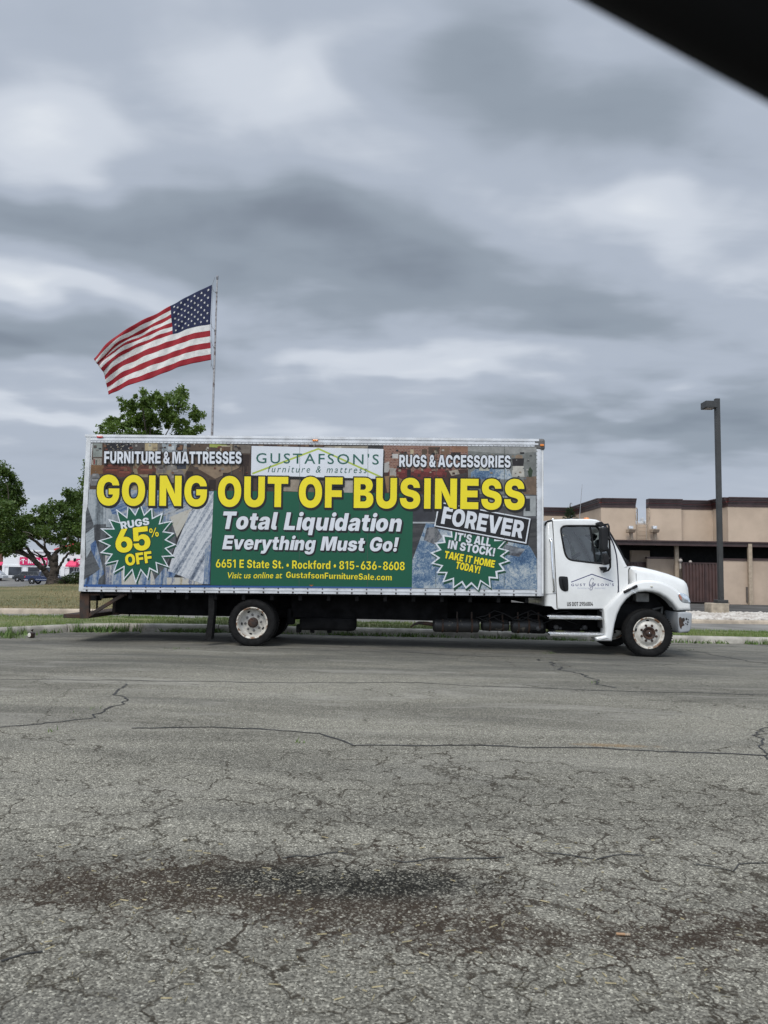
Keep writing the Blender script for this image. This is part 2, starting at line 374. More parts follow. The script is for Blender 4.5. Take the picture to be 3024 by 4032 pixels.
# the kerb line between the lot and the grass strip, and the strip's far edge
KERB = [(-22, 7.5), (-14, 10.4), (-9.5, 12.75), (-7.6, 14.2), (-6.9, 15.0), (-6.4, 15.7), (-5.6, 16.1), (-4.5, 16.28), (0, 16.55), (5, 16.85), (9, 17.1), (16, 17.5), (40, 19)]
KERBS = [tuple(p) for p in smooth_poly([Vector((a, b, 0)) for a, b in KERB], 8, closed=False)]
def kerb(name, line, h, wd, m, joint=3.0):
    """cast kerb with a rounded nose, swept along a plan line, with open joints"""
    P = [Vector((p[0], p[1], 0)) for p in line]
    prof = [(0, -.05), (.012, h * .55), (.03, h * .86), (.06, h * .98), (.10, h), (wd, h), (wd, -.05)]
    d = [0]
    for a, b in zip(P, P[1:]): d.append(d[-1] + (b - a).length)
    mb = MB(); L = d[-1]; s0 = .7
    def pos(s):
        for i in range(len(P) - 1):
            if s <= d[i + 1]: return P[i].lerp(P[i + 1], (s - d[i]) / (d[i + 1] - d[i])), (P[i + 1] - P[i]).normalized()
        return P[-1], (P[-1] - P[-2]).normalized()
    while s0 < L - .3:
        s1 = min(L, s0 + joint + random.uniform(-.4, .6)); n = 7; vs = []
        dzj = random.uniform(-.008, .008)
        for i in range(n):
            p, tdir = pos(s0 + (s1 - .018 - s0) * i / (n - 1)); nrm = Vector((-tdir.y, tdir.x, 0))
            for a, b in prof: vs.append((p.x + nrm.x * a, p.y + nrm.y * a, gz(p.x) + b + dzj))
        q = len(prof)
        mb.add(vs, [(i * q + j, (i + 1) * q + j, (i + 1) * q + j + 1, i * q + j + 1) for i in range(n - 1) for j in range(q - 1)], 0, True)
        mb.add(vs[:q], [tuple(range(q))]); mb.add(vs[-q:], [tuple(range(q))])
        s0 = s1
    return struct(mb.build(name, m))
kerb('kerb', KERBS, .15, .17, M_CONC)

def strip_between(name, line, offs, yfar, zf, m, n=14):
    vs = []; rows = []
    for (x, y, *_r) in line:
        for j in range(n):
            yy = y + offs + (yfar(x) - y - offs) * j / (n - 1)
            vs.append((x, yy, zf(x, yy, j / (n - 1))))
    mb = MB(); mb.add(vs, [(i * n + j, (i + 1) * n + j, (i + 1) * n + j + 1, i * n + j + 1) for i in range(len(line) - 1) for j in range(n - 1)], 0, True)
    return mb.build(name, m)
YS = lambda x: 19.0 + .01 * x
zs = lambda x, y, t: gz(x) + (.135 + .03 * math.sin(t * math.pi)) if t < .97 else gz(x) + .02
strip = strip_between('grass_verge', KERBS, .165, YS, zs, M_SOIL); struct(strip)
# the drive beyond the verge
FK = lambda x: 21.9 + (x + 10.5) * .165
drive = sheet('driveway', [-60, -30] + [x for x in range(-20, 21, 2)] + [30, 60], [18.7, 20, 22, 24, 27, 31], lambda x, y: gz(x) + .006, M_DRIVE); struct(drive)
kl = [(x, FK(x)) for x in [-30, -20, -14, -10.5, -8, -6.5]]
kerb('lawn_kerb', kl, .15, .18, M_CONC2)
kerb('bed_kerb', [(x, 25.0 + (x - 9.5) * .05) for x in [2, 6, 9.5, 12, 16, 24, 34]], .13, .2, M_CONC2)
farlot = sheet('far_road', [-260, -120, -60, -30, -10, 10, 30, 60, 120, 260], [38, 45, 60, 85, 126, 134, 150, 300], lambda x, y: gz(x) + dip(y) + .006, M_FARROAD); struct(farlot)
rear = sheet('rear_lot', [4, 8, 12, 20, 30, 60, 100], [30.6, 36, 45, 60], lambda x, y: gz(x) + dip(y) + .012, mat('dark_rear_asphalt', (.105, .10, .094), .95, spec=.05, var=.25, scale=.4)); struct(rear)

# lawn with its mound round the trees
def lawn_z(x, y):
    t = (y - FK(x)) / 3.0
    m_ = .60 * math.exp(-((x + 11.2) / 3.6) ** 2 - ((y - 32.5) / 4.6) ** 2) + .18 * math.exp(-((x + 17) / 5) ** 2 - ((y - 31) / 4.5) ** 2)
    return gz(x) + .13 + .06 * max(0, min(1, t)) + m_
lx = [x * .8 for x in range(-40, 1)]
lmb = MB(); nL = 24
lmb.add([(x, FK(x) + .17 + (41 - FK(x) + 2 * math.sin(x * .5)) * j / (nL - 1), lawn_z(x, FK(x) + .17 + (41 - FK(x)) * j / (nL - 1)) - (.2 if j == nL - 1 else 0)) for x in lx for j in range(nL)],
        [(i * nL + j, (i + 1) * nL + j, (i + 1) * nL + j + 1, i * nL + j + 1) for i in range(len(lx) - 1) for j in range(nL - 1)], 0, True)
def lawn_mat():
    m = bpy.data.materials.new('dry_lawn'); m.use_nodes = True; t = NT(m.node_tree); b = m.node_tree.nodes['Principled BSDF']
    co = t.n('ShaderNodeTexCoord').outputs['Object']
    n_ = t.noise(t.n('ShaderNodeMapping', {0: co, 3: (.35, 1, 1)}).outputs[0], .55, 6, .6, .5); f_ = t.noise(co, 14, 6, .7)
    c = t.mix(t.smooth(n_, .38, .62), (.120, .115, .046), (.28, .215, .11))
    t.set(b, 'Base Color', t.mix(t.smooth(f_, .3, .7), c, (.07, .08, .028))); b.inputs['Roughness'].default_value = .95
    t.set(b, 'Normal', t.n('ShaderNodeBump', {'Strength': .8, 'Distance': .03, 'Height': f_}))
    return m
M_LAWN = lawn_mat()
lawn = lmb.build('lawn', M_LAWN); struct(lawn)
isl = MB()
isl.lathe([(0.01, .2), (4, .19), (5.2, .15), (5.3, 0)], (-26.0, 47.5, gz(-20)), axis='Z', seg=32); iso = isl.build('grass_island', M_LAWN); iso.scale = (1.6, .55, 1); iso.location = (15.6, 21.4, 0); struct(iso)

# sealed and open cracks in the lot: long narrow ribbons with a ragged edge
def ground_pt(u, v):
    d = RM @ Vector(((u - 1512) / F, -(v - 2016) / F, -1)); z0 = 0.0
    for _ in range(4):
        t_ = (z0 - CAM_H) / d.z; p = Vector((d.x * t_, d.y * t_, z0)); z0 = gz(p.x)
    return p
cm = MB()
def ribbon(pts, wid, jit=.02):
    P = [ground_pt(u * k, v * k) for u, v in pts]; Q = []
    for a, b in zip(P, P[1:]):
        n = max(2, int((b - a).length / .06))
        for i in range(n): Q.append(a.lerp(b, i / n))
    Q.append(P[-1]); vs = []
    for i, p in enumerate(Q):
        d_ = (Q[min(i + 1, len(Q) - 1)] - Q[max(i - 1, 0)]).normalized(); nn = Vector((-d_.y, d_.x, 0))
        off = jit * (mnoise.noise(p * 2.3) * 2 + mnoise.noise(p * 9) * 1.1 + mnoise.noise(p * 23) * .5); ww = wid * (.55 + .9 * abs(mnoise.noise(p * 4 + Vector((3, 1, 2))))) + .002
        for s_ in (-1, 1):
            q = p + nn * (off + s_ * ww); vs.append((q.x, q.y, gz(q.x) + .004))
    cm.add(vs, [(2 * i, 2 * i + 1, 2 * i + 3, 2 * i + 2) for i in range(len(Q) - 1)])
ribbon([(0, 1467), (180, 1469), (420, 1472), (640, 1476), (900, 1474), (990, 1480), (1200, 1488), (1330, 1493), (1500, 1497), (1659, 1502)], .012, .03)
ribbon([(285, 1573), (420, 1572), (560, 1576), (690, 1585), (730, 1597), (765, 1610), (900, 1612), (1080, 1612), (1300, 1618), (1480, 1625), (1659, 1633)], .013, .02)
ribbon([(600, 1401), (760, 1407), (880, 1409), (960, 1415), (1100, 1419), (1300, 1424), (1659, 1432)], .014, .03)
ribbon([(1168, 1424), (1215, 1445), (1262, 1460), (1300, 1476), (1318, 1486)], .020, .08)
ribbon([(1475, 1403), (1530, 1412), (1580, 1422), (1650, 1434)], .016, .05)
ribbon([(0, 1573), (110, 1566), (180, 1552), (235, 1534), (262, 1514), (250, 1496), (262, 1478)], .010, .07)
for seg in ([(610, 1850), (760, 1848)], [(840, 1853), (1010, 1849), (1090, 1855)], [(1180, 1853), (1290, 1860), (1400, 1857)], [(1500, 1866), (1659, 1868)]): ribbon(seg, .0035, .055)
ribbon([(0, 2072), (90, 2052)], .004, .02)
ribbon([(1659, 1560), (1640, 1590), (1650, 1640)], .009, .05)
struct(cm.build('ground_cracks', M_CRACK, recalc=False))

# ------------------------------------------------------------------ grass, weeds, stones
def blade_mat(name, c1, c2, c3):
    m = bpy.data.materials.new(name); m.use_nodes = True; t = NT(m.node_tree); b = m.node_tree.nodes['Principled BSDF']
    co = t.n('ShaderNodeTexCoord').outputs['Object']
    c = t.mix(t.smooth(t.noise(co, .8, 4), .35, .65), c1, c2)
    t.set(b, 'Base Color', t.mix(t.smooth(t.noise(co, 22, 2), .5, .75), c, c3)); b.inputs['Roughness'].default_value = .7
    b.inputs['Subsurface Weight'].default_value = 0.0
    return m
M_BLADE = blade_mat('grass_blade', (.085, .155, .028), (.14, .19, .045), (.24, .23, .10))
M_DRY = blade_mat('dry_grass_blade', (.13, .125, .048), (.26, .20, .095), (.32, .26, .14))
M_WEED = blade_mat('weed_leaf', (.06, .12, .022), (.10, .16, .035), (.16, .19, .06))
def blades(pos, hmin, hmax, wid, lean=.5):
    n = len(pos); a = rng.uniform(0, 2 * np.pi, n); h = rng.uniform(hmin, hmax, n); le = rng.uniform(.05, lean, n) * h; la = rng.uniform(0, 2 * np.pi, n)
    w_ = wid * rng.uniform(.6, 1.3, n); dx_, dy_ = np.cos(a) * w_, np.sin(a) * w_; v = np.zeros((n, 3, 3))
    v[:, 0] = pos + np.stack([dx_, dy_, 0 * h], 1); v[:, 1] = pos - np.stack([dx_, dy_, 0 * h], 1); v[:, 2] = pos + np.stack([np.cos(la) * le, np.sin(la) * le, h], 1)
    return v.reshape(-1, 3)
kx = np.array([p[0] for p in KERBS]); ky = np.array([p[1] for p in KERBS])
N = 70000
px = rng.uniform(-14, 16, N); y0 = np.interp(px, kx, ky) + .18; py = y0 + (19.0 - y0) * rng.uniform(0, 1, N)
GZ = np.vectorize(gz)
cl = np.array([mnoise.noise((float(a) * 1.2, float(b) * 1.5, 0)) for a, b in zip(px, py)])
keep = cl > -.28; px, py, cl = px[keep], py[keep], cl[keep]
o = quadmesh('verge_grass', blades(np.stack([px, py, GZ(px) + .13], 1), .03, .10, .007), 3, M_BLADE); stuff(o, 'rough green grass on the verge behind the truck')
N = 26000
px = rng.uniform(-24, -4, N); f = np.array([FK(x) for x in px]) + .2; py = f + (38 - f) * rng.uniform(0, 1, N) ** 1.3
pz = np.array([lawn_z(a, b) for a, b in zip(px, py)])
o = quadmesh('lawn_grass', blades(np.stack([px, py, pz - .01], 1), .03, .08, .012), 3, M_DRY); stuff(o, 'patchy half-dried lawn grass round the tree mound')
# weeds along the foot of the kerb: clumps of leaves and a few tall stems
wp = []
for i in range(150):
    s_ = random.random(); x = random.uniform(-8.5, 13)
    y = float(np.interp(x, kx, ky)) - random.uniform(.0, .10)
    dens = max(0, mnoise.noise((x * .9, 3.3, 0)) + .35)
    big = 1.5 if -6.2 < x < -4.6 else 1.0
    if x > 3.0: dens *= .8
    n = int(90 * dens * big * random.uniform(.3, 1.2)); r = random.uniform(.06, .2) * big
    p = np.stack([x + rng.normal(0, r, n), y + rng.normal(0, r * .45, n) - .03, np.full(n, gz(x))], 1)
    wp.append(blades(p, .02, .11 * big, .016, 1.2))
for (x, hh) in [(-7.05, .30), (-6.2, .34), (-5.35, .30), (-5.1, .26), (-5.6, .25), (8.4, .22), (8.95, .18), (9.6, .14), (-6.9, .2), (2.85, .2)]:
    y = float(np.interp(x, kx, ky)) - .05; n = 34
    p = np.stack([x + rng.normal(0, .05, n), y + rng.normal(0, .04, n), np.full(n, gz(x))], 1); wp.append(blades(p, hh * .4, hh, .007, .45))
for (u, v, n, r) in [(135, 2470, 60, .1), (30, 2492, 90, .14)]:
    q = ground_pt(u, v + 20); p = np.stack([q.x + rng.normal(0, r, n), q.y + rng.normal(0, r * .6, n), np.full(n, q.z)], 1); wp.append(blades(p, .05, .16, .01, .9))
# sprigs in the cracks of the lot
for (u, v, n, r) in [(1190, 1412, 26, .06), (380, 1402, 22, .08), (690, 1497, 6, .03), (640, 1605, 9, .03), (115, 1580, 8, .03), (1285, 1475, 8, .05), (200, 1532, 12, .06), (960, 1398, 12, .06), (1490, 1404, 8, .05)]:
    q = ground_pt(u * k, v * k); p = np.stack([q.x + rng.normal(0, r, n), q.y + rng.normal(0, r, n), np.full(n, q.z)], 1); wp.append(blades(p, .012, .05, .004, .9))
o = quadmesh('weeds', np.concatenate(wp), 3, M_WEED); stuff(o, 'green weeds sprouting along the kerb foot and in the cracks')

# white river stones in the bed round the lamp post
M_STONE = mat('river_stone', (.56, .53, .48), .8, var=.3, scale=2.5, col2=(.34, .30, .26))
ico = bmesh.new(); bmesh.ops.create_icosphere(ico, subdivisions=1, radius=1); iv = np.array([v.co[:] for v in ico.verts]); itri = np.array([[v.index for v in f_.verts] for f_ in ico.faces]); ico.free()
tri = iv[itri].reshape(-1, 3); sv = []
for i in range(3600):
    x = random.uniform(7.2, 17.5); y = 25.25 + (x - 9.5) * .05 + random.random() ** 1.25 * 5.4; s_ = random.uniform(.055, .125)
    A = np.array(Matrix.Rotation(random.uniform(0, 6.28), 3, 'Z')); sc_ = np.array([1.25, .9, .62]) * s_ * rng.uniform(.8, 1.2, 3)
    sv.append((tri * sc_) @ A.T + np.array([x, y, gz(x) + .10 + random.uniform(0, .05)]))
o = quadmesh('river_stones', np.concatenate(sv), 3, M_STONE); stuff(o, 'pale river stones filling the bed round the lamp post')
M_BED = mat('bed_soil', (.20, .18, .15), .95, var=.3, scale=3)
bed = strip_between('gravel_bed', [(x, 25.0 + (x - 9.5) * .05) for x in (2, 6, 9.5, 12, 16, 24, 34)], .19, lambda x: 30.8, lambda x, y, t: gz(x) + (.10 if t < .95 else -.02), M_BED, 8); struct(bed)
# ------------------------------------------------------------------ heavy lettering outlines, per thousand of the em: char|advance|contours (* = off-curve)
GLYPHS = r"""!|314|71,229 54,728 261,728 244,229/157,-10 113,-10* 54,46* 54,90 54,133* 113,189* 157,189 201,189* 260,133* 260,90 260,46* 201,-10*
%|1028|244,349 190,349* 110,396* 65,478* 65,532 65,556 65,610* 110,692* 191,739* 244,739 299,739* 379,692* 424,610* 424,556 424,532 424,478* 379,395* 298,349*/244,460 271,460* 297,498* 297,532 297,556 297,589* 271,629* 244,629 218,629* 193,589* 193,556 193,532 193,498* 219,460*/783,-12 729,-12* 649,35* 604,117* 604,171 604,195 604,249* 649,332* 730,379* 783,379 838,379* 918,332* 963,249* 963,195 963,171 963,117* 918,35* 837,-12*/783,100 810,100* 836,137* 836,171 836,195 836,229* 810,268* 783,268 757,268* 731,228* 731,195 731,171 731,137* 757,100*/202,0 702,728 824,728 324,0
&|686|278,-12 199,-12* 86,44* 26,137* 26,193 26,234* 56,298* 112,351* 151,375 316,478 332,488* 351,510* 359,531* 359,540 359,557* 333,584* 306,584 289,584* 265,572* 252,549* 252,534 252,513* 275,468* 317,418* 344,388 696,0 500,0 205,312 183,336* 131,403* 93,487* 93,537 93,593* 146,684* 242,738* 306,738 367,738* 455,688* 503,604* 503,554 503,520* 481,458* 438,404* 406,382 256,275 239,263* 213,232* 213,207 213,187* 233,157* 268,142* 291,142 328,142* 401,177* 461,241* 497,328* 497,379 653,379 653,316* 626,199* 568,102* 521,68 466,43 423,14* 323,-12*
'|321|90,419 72,728 248,728 231,419
,|269|27,-207 62,102 245,102 158,-207
-|648|496,356 496,209 155,209 155,356
.|269|146,-10 104,-10* 45,48* 45,90 45,133* 104,191* 146,191 189,191* 247,133* 247,90 247,48* 189,-10*
0|645|322,-11 221,-11* 87,79* 20,246* 20,363 20,480* 87,648* 221,738* 322,738 423,738* 558,648* 625,480* 625,363 625,246* 558,79* 424,-11*/322,147 361,147* 409,196* 431,292* 431,363 431,435* 409,532* 361,581* 322,581 284,581* 236,532* 213,435* 213,363 213,292* 236,196* 284,147*
1|540|450,728 450,0 254,0 254,553 251,553 90,450 90,618 263,728
2|648|58,0 58,142 331,364 354,383* 396,421* 422,467* 422,496 422,523* 399,562* 358,584* 331,584 303,584* 259,559* 235,510* 235,475 48,475 48,557* 117,675* 245,738* 331,738 415,738* 541,683* 612,580* 612,509 612,460* 574,376* 493,291* 431,240 333,160 333,157 617,157 617,0
3|648|325,-11 229,-11* 98,57* 30,171* 29,239 223,239 223,211* 250,168* 296,144* 325,144 354,144* 397,167* 421,210* 421,238 421,264* 394,303* 347,326* 315,326 213,326 213,439 358,567 358,569 65,569 65,728 589,728 589,581 354,379 354,422 440,433* 559,386* 622,289* 622,226 622,155* 546,49* 413,-11*
4|648|35,130 35,283 317,728 510,728 232,284 232,281 662,281 662,130/390,0 390,176 393,244 393,454 576,454 576,0
5|648|337,-11 253,-11* 125,48* 52,156* 48,229 238,229 238,203* 265,162* 310,138* 338,138 368,138* 413,165* 439,212* 439,244 439,276* 413,325* 368,352* 338,352 303,352* 251,320* 241,293 62,307 86,728 584,728 584,569 257,569 246,435 248,435 269,461* 342,492* 388,492 436,492* 524,456* 591,390* 629,302* 629,250 629,174* 557,56* 426,-11*
6|648|352,-10 270,-10* 137,51* 58,164* 58,242 58,304* 105,415* 143,473 315,728 521,728 307,410 249,410 260,424* 299,455* 358,477* 398,477 470,477* 576,421* 636,318* 636,246 636,170* 563,54* 435,-10*/347,140 377,140* 423,167* 449,213* 449,243 449,273* 423,320* 377,346* 347,346 319,346* 273,320* 247,273* 247,243 247,213* 273,167* 319,140*
7|648|113,0 399,563 399,565 64,565 64,728 604,728 604,569 317,0
8|648|343,-11 253,-11* 117,42* 40,136* 40,197 40,245* 86,320* 169,368* 223,376 223,377 151,389* 64,475* 64,540 64,599* 135,688* 261,738* 343,738 426,738* 552,689* 622,599* 622,540 622,475* 536,389* 463,377 463,376 518,368* 600,320* 646,245* 646,197 646,136* 569,42* 433,-11*/343,125 371,125* 415,148* 439,188* 439,214 439,239* 415,278* 371,301* 343,301 315,301* 272,279* 247,239* 247,214 247,188* 272,148* 315,125*/343,441 369,441* 407,460* 429,496* 429,519 429,542* 407,577* 369,597* 343,597 317,597* 279,577* 258,542* 258,519 258,496* 279,461* 317,441*
9|648|342,737 424,737* 557,676* 636,563* 636,486 636,424* 590,312* 551,255 379,0 173,0 387,317 445,317 435,303* 396,272* 337,251* 296,251 224,251* 117,307* 58,410* 58,482 58,558* 131,673* 259,737*/346,587 317,587* 271,561* 245,514* 245,484 245,455* 271,408* 317,381* 346,381 376,381* 421,408* 447,455* 447,484 447,514* 421,561* 376,587*
:|269|146,-10 104,-10* 45,48* 45,90 45,133* 104,191* 146,191 189,191* 247,133* 247,90 247,48* 189,-10*/146,385 104,385* 45,443* 45,485 45,528* 104,586* 146,586 189,586* 247,528* 247,485 247,443* 189,385*
A|776|9,0 250,728 522,728 767,0 541,0 458,282 431,374* 382,561* 360,658 411,658 388,561* 340,374* 313,282 231,0/188,128 188,280 589,280 589,128
B|657|42,0 42,728 358,728 441,728* 554,681* 612,600* 612,546 612,505* 576,437* 513,393* 471,385 471,381 518,379* 593,335* 637,257* 637,206 637,146* 577,53* 464,0* 385,0/239,154 341,154 383,154* 429,193* 429,227 429,251* 408,284* 369,302* 342,302 239,302/239,437 329,437 353,437* 389,454* 408,484* 408,506 408,537* 365,574* 330,574 239,574
C|737|378,-11 278,-11* 119,76* 25,243* 25,363 25,485* 119,652* 279,738* 378,738 447,738* 563,699* 651,626* 705,522* 712,457 510,457 506,482* 485,521* 453,549* 409,564* 382,564 333,564* 265,517* 230,427* 230,363 230,299* 265,209* 333,163* 382,163 409,163* 452,178* 485,206* 506,246* 510,270 713,270 707,213* 656,111* 570,33* 452,-11*
D|716|325,0 126,0 126,168 316,168 373,168* 450,207* 488,293* 488,363 488,434* 449,520* 370,560* 310,560 123,560 123,728 322,728 434,728* 600,639* 690,475* 690,363 690,252* 600,89* 437,0*/243,728 243,0 42,0 42,728
E|624|42,0 42,728 590,728 590,561 243,561 243,446 562,446 562,284 243,284 243,167 589,167 589,0
F|597|42,0 42,728 575,728 575,561 243,561 243,418 550,418 550,257 243,257 243,0
G|746|382,-11 275,-11* 114,80* 25,248* 25,363 25,484* 120,652* 281,738* 380,738 445,738* 560,702* 649,633* 703,538* 708,481 504,481 500,501* 481,532* 451,553* 411,564* 386,564 336,564* 266,517* 230,428* 230,364 230,300* 265,210* 336,163* 388,163 431,163* 490,189* 520,236* 520,267 559,263 388,263 388,406 715,406 715,303 715,206* 631,66* 481,-11*
H|736|42,0 42,728 243,728 243,454 493,454 493,728 694,728 694,0 493,0 493,287 243,287 243,0
I|330|67,0 67,728 263,728 263,0
J|590|282,-11 157,-11* 21,114* 21,230 21,283 212,283 212,227 212,190* 248,151* 280,151 313,151* 348,190* 348,228 348,728 547,728 547,227 547,112* 410,-11*
K|741|192,113 192,328 215,366* 260,433* 309,501* 339,541 484,728 718,728 414,353 396,356/42,0 42,728 243,728 243,571 241,362 243,266 243,0/500,0 324,292 447,442 732,0
L|571|42,0 42,728 243,728 243,167 549,167 549,0
M|937|42,0 42,728 349,728 414,500 423,471* 445,381* 468,281* 487,190* 492,158 446,158 452,190* 471,281* 493,381* 515,471* 523,500 588,728 895,728 895,0 696,0 696,281 696,306* 698,387* 701,482* 704,580* 704,622 722,622 712,578* 689,481* 665,387* 643,308* 636,281 551,0 387,0 301,281 293,308* 271,387* 247,481* 223,578* 212,622 234,622 234,580* 236,482* 239,387* 241,306* 241,281 241,0
N|751|42,0 42,728 252,728 428,442 444,416* 481,348* 519,268* 537,225 516,191 513,231* 509,333* 505,430* 505,461 505,728 709,728 709,0 498,0 334,266 315,298* 272,374* 227,465* 202,516 234,523 238,472* 243,372* 245,291* 245,266 245,0
O|758|379,-11 280,-11* 119,76* 25,243* 25,363 25,485* 119,652* 280,738* 379,738 478,738* 638,652* 732,485* 732,363 732,242* 638,75* 478,-11*/379,163 427,163* 494,210* 528,300* 528,363 528,427* 494,517* 427,564* 379,564 331,564* 264,517* 230,427* 230,363 230,300* 264,210* 331,163*
P|651|42,0 42,728 353,728 438,728* 562,665* 631,550* 631,472 631,394* 562,280* 436,218* 350,218 160,218 160,380 325,380 358,380* 404,403* 429,444* 429,472 429,501* 404,542* 358,564* 325,564 243,564 243,0
Q|762|309,270 463,270 518,200 612,94 737,-54 564,-54 479,47 415,131/379,-11 280,-11* 119,76* 25,243* 25,363 25,485* 119,652* 280,738* 379,738 478,738* 638,652* 732,485* 732,363 732,242* 638,75* 478,-11*/379,163 427,163* 494,210* 528,300* 528,363 528,427* 494,517* 427,564* 379,564 331,564* 264,517* 230,427* 230,363 230,300* 264,210* 331,163*
R|667|42,0 42,728 353,728 438,728* 562,667* 631,554* 631,476 631,400* 560,291* 431,233* 344,233 165,233 165,388 325,388 358,388* 404,409* 429,448* 429,476 429,505* 404,544* 358,565* 325,565 243,565 243,0/441,0 275,332 484,332 654,0
S|677|343,-11 245,-11* 105,47* 30,162* 30,248 220,248 222,217* 252,173* 306,150* 344,150 376,150* 422,166* 446,195* 446,213 446,231* 423,256* 372,276* 331,284 259,299 157,319* 46,424* 46,506 46,576* 121,680* 254,738* 342,738 432,738* 561,680* 633,572* 634,498 447,498 444,535* 390,578* 344,578 315,578* 273,562* 251,535* 251,518 251,500* 272,475* 318,457* 355,450 414,438 475,426* 564,388* 621,334* 647,265* 647,222 647,148* 575,44* 439,-11*
T|668|23,561 23,728 646,728 646,561 435,561 435,0 234,0 234,561
U|712|356,-11 261,-11* 120,56* 42,178* 42,260 42,728 239,728 239,277 239,243* 270,190* 322,160* 356,160 390,160* 442,190* 472,242* 472,277 472,728 670,728 670,260 670,178* 591,56* 450,-11*
V|768|253,0 9,728 233,728 317,445 344,354* 393,167* 417,73 363,73 385,167* 431,354* 458,445 538,728 759,728 523,0
W|1055|202,0 9,728 230,728 288,445 299,392* 318,277* 336,163* 345,109 301,109 311,163* 331,277* 352,392* 364,445 429,728 626,728 691,445 703,392* 724,277* 744,163* 754,109 710,109 719,163* 737,277* 756,392* 767,445 825,728 1046,728 853,0 630,0 552,320 539,374* 517,513* 499,595 556,595 537,513* 517,375* 504,320 425,0
Y|748|280,0 280,250 9,728 241,728 346,517 359,490* 383,434* 394,403 365,403 376,434* 398,490* 410,517 508,728 739,728 476,250 476,0
a|588|201,-9 149,-9* 69,25* 24,93* 24,146 24,190* 55,251* 109,291* 182,311* 223,314 269,317* 324,327* 349,346* 349,360 349,362 349,375* 334,392* 308,402* 289,402 270,402* 241,391* 224,370* 221,354 44,362 49,415* 109,494* 217,538* 295,538 354,538* 446,512* 510,465* 543,398* 543,356 543,0 356,0 356,74 353,74 336,43* 291,7* 235,-9*/264,113 286,113* 326,131* 351,163* 351,187 351,229 343,227* 327,222* 307,217* 286,213* 273,211 251,207* 223,192* 208,171* 208,157 208,143* 222,124* 248,113*
b|633|388,-10 352,-10* 294,13* 253,55* 241,84 239,84 239,0 45,0 45,728 241,728 241,449 242,449 257,477* 298,516* 354,538* 390,538 451,538* 549,473* 608,351* 608,264 608,177* 551,55* 452,-10*/324,142 351,142* 389,172* 408,227* 408,264 408,302* 389,356* 351,386* 324,386 298,386* 257,356* 235,302* 235,264 235,227* 257,172* 298,142*
c|591|304,-11 219,-11* 94,58* 26,181* 26,263 26,345* 94,469* 219,538* 304,538 360,538* 454,506* 523,448* 563,368* 566,319 382,308 380,327* 368,357* 349,377* 323,388* 307,388 281,388* 244,359* 224,304* 224,264 224,224* 244,168* 282,138* 307,138 323,138* 349,150* 368,171* 380,201* 382,221 566,210 564,160* 525,79* 456,21* 361,-11*
d|633|245,-10 181,-10* 82,55* 26,177* 26,264 26,351* 84,473* 183,538* 243,538 280,538* 336,516* 377,477* 391,449 392,449 392,728 588,728 588,0 394,0 394,84 392,84 381,55* 339,13* 281,-10*/309,142 336,142* 376,172* 398,227* 398,264 398,302* 376,356* 336,386* 309,386 282,386* 245,356* 225,302* 225,264 225,227* 245,172* 282,142*
e|592|302,-11 219,-11* 94,57* 26,181* 26,263 26,345* 94,468* 217,538* 298,538 359,538* 458,499* 530,427* 569,328* 569,267 569,218 84,218 84,326 479,326 388,306 388,335* 368,377* 330,399* 302,399 275,399* 236,377* 216,335* 216,306 216,223 216,191* 239,148* 280,126* 309,126 329,126* 363,137* 386,157* 392,171 564,161 553,110* 481,33* 371,-11*
f|424|402,528 402,382 10,382 10,528/101,0 101,562 101,623* 145,703* 232,741* 296,741 331,741* 396,737* 411,735 399,590 390,591* 359,592* 347,592 319,592* 297,569* 297,544 297,0
g|634|309,-213 228,-213* 117,-170* 56,-94* 48,-46 228,-36 231,-49* 252,-69* 286,-80* 309,-80 352,-80* 395,-36* 395,10 395,95 389,95 378,66* 337,26* 280,7* 245,7 181,7* 82,69* 26,186* 26,268 26,353* 84,474* 183,538* 244,538 280,538* 337,515* 379,475* 393,448 395,448 395,528 589,528 589,30 589,-52* 521,-160* 396,-213*/309,153 336,153* 376,181* 398,234* 398,270 398,307* 376,360* 336,388* 309,388 282,388* 245,360* 225,307* 225,270 225,234* 245,181* 282,153*
h|631|241,287 241,0 45,0 45,728 239,728 239,387 218,387 240,452* 328,538* 405,538 463,538* 543,487* 586,395* 586,334 586,0 390,0 390,291 390,331* 351,375* 316,375 292,375* 259,355* 241,316*
i|242|45,0 45,528 241,528 241,0/160,571 116,571* 59,623* 59,663 59,703* 116,755* 160,755 203,755* 261,703* 261,663 261,623* 203,571*
k|595|220,122 220,354 245,354 376,528 597,528 377,250 322,250/45,0 45,728 241,728 241,0/380,0 256,206 383,344 602,0
l|321|241,-1 139,-1* 45,75* 45,159 45,728 241,728 241,178 241,161* 259,144* 277,144 284,144* 295,144* 300,145 311,5 298,3* 263,-1*
m|930|45,0 45,528 229,528 234,394 225,394 237,444* 287,508* 355,538* 392,538 450,538* 532,467* 546,388 529,388 540,440* 594,506* 669,538* 710,538 762,538* 841,492* 885,410* 885,354 885,0 690,0 690,305 690,340* 654,381* 623,381 604,381* 574,362* 558,329* 558,305 558,0 372,0 372,305 372,340* 336,381* 306,381 286,381* 257,362* 241,329* 241,305 241,0
n|631|241,287 241,0 45,0 45,528 234,528 236,387 218,387 240,452* 328,538* 405,538 463,538* 543,487* 586,395* 586,334 586,0 390,0 390,291 390,331* 351,375* 316,375 292,375* 259,355* 241,316*
o|614|307,-11 222,-11* 95,57* 26,180* 26,263 26,346* 95,469* 222,538* 307,538 393,538* 520,469* 589,346* 589,263 589,180* 520,57* 393,-11*/307,139 332,139* 369,168* 390,224* 390,264 390,304* 369,359* 332,388* 307,388 283,388* 245,359* 224,304* 224,264 224,224* 245,168* 283,139*
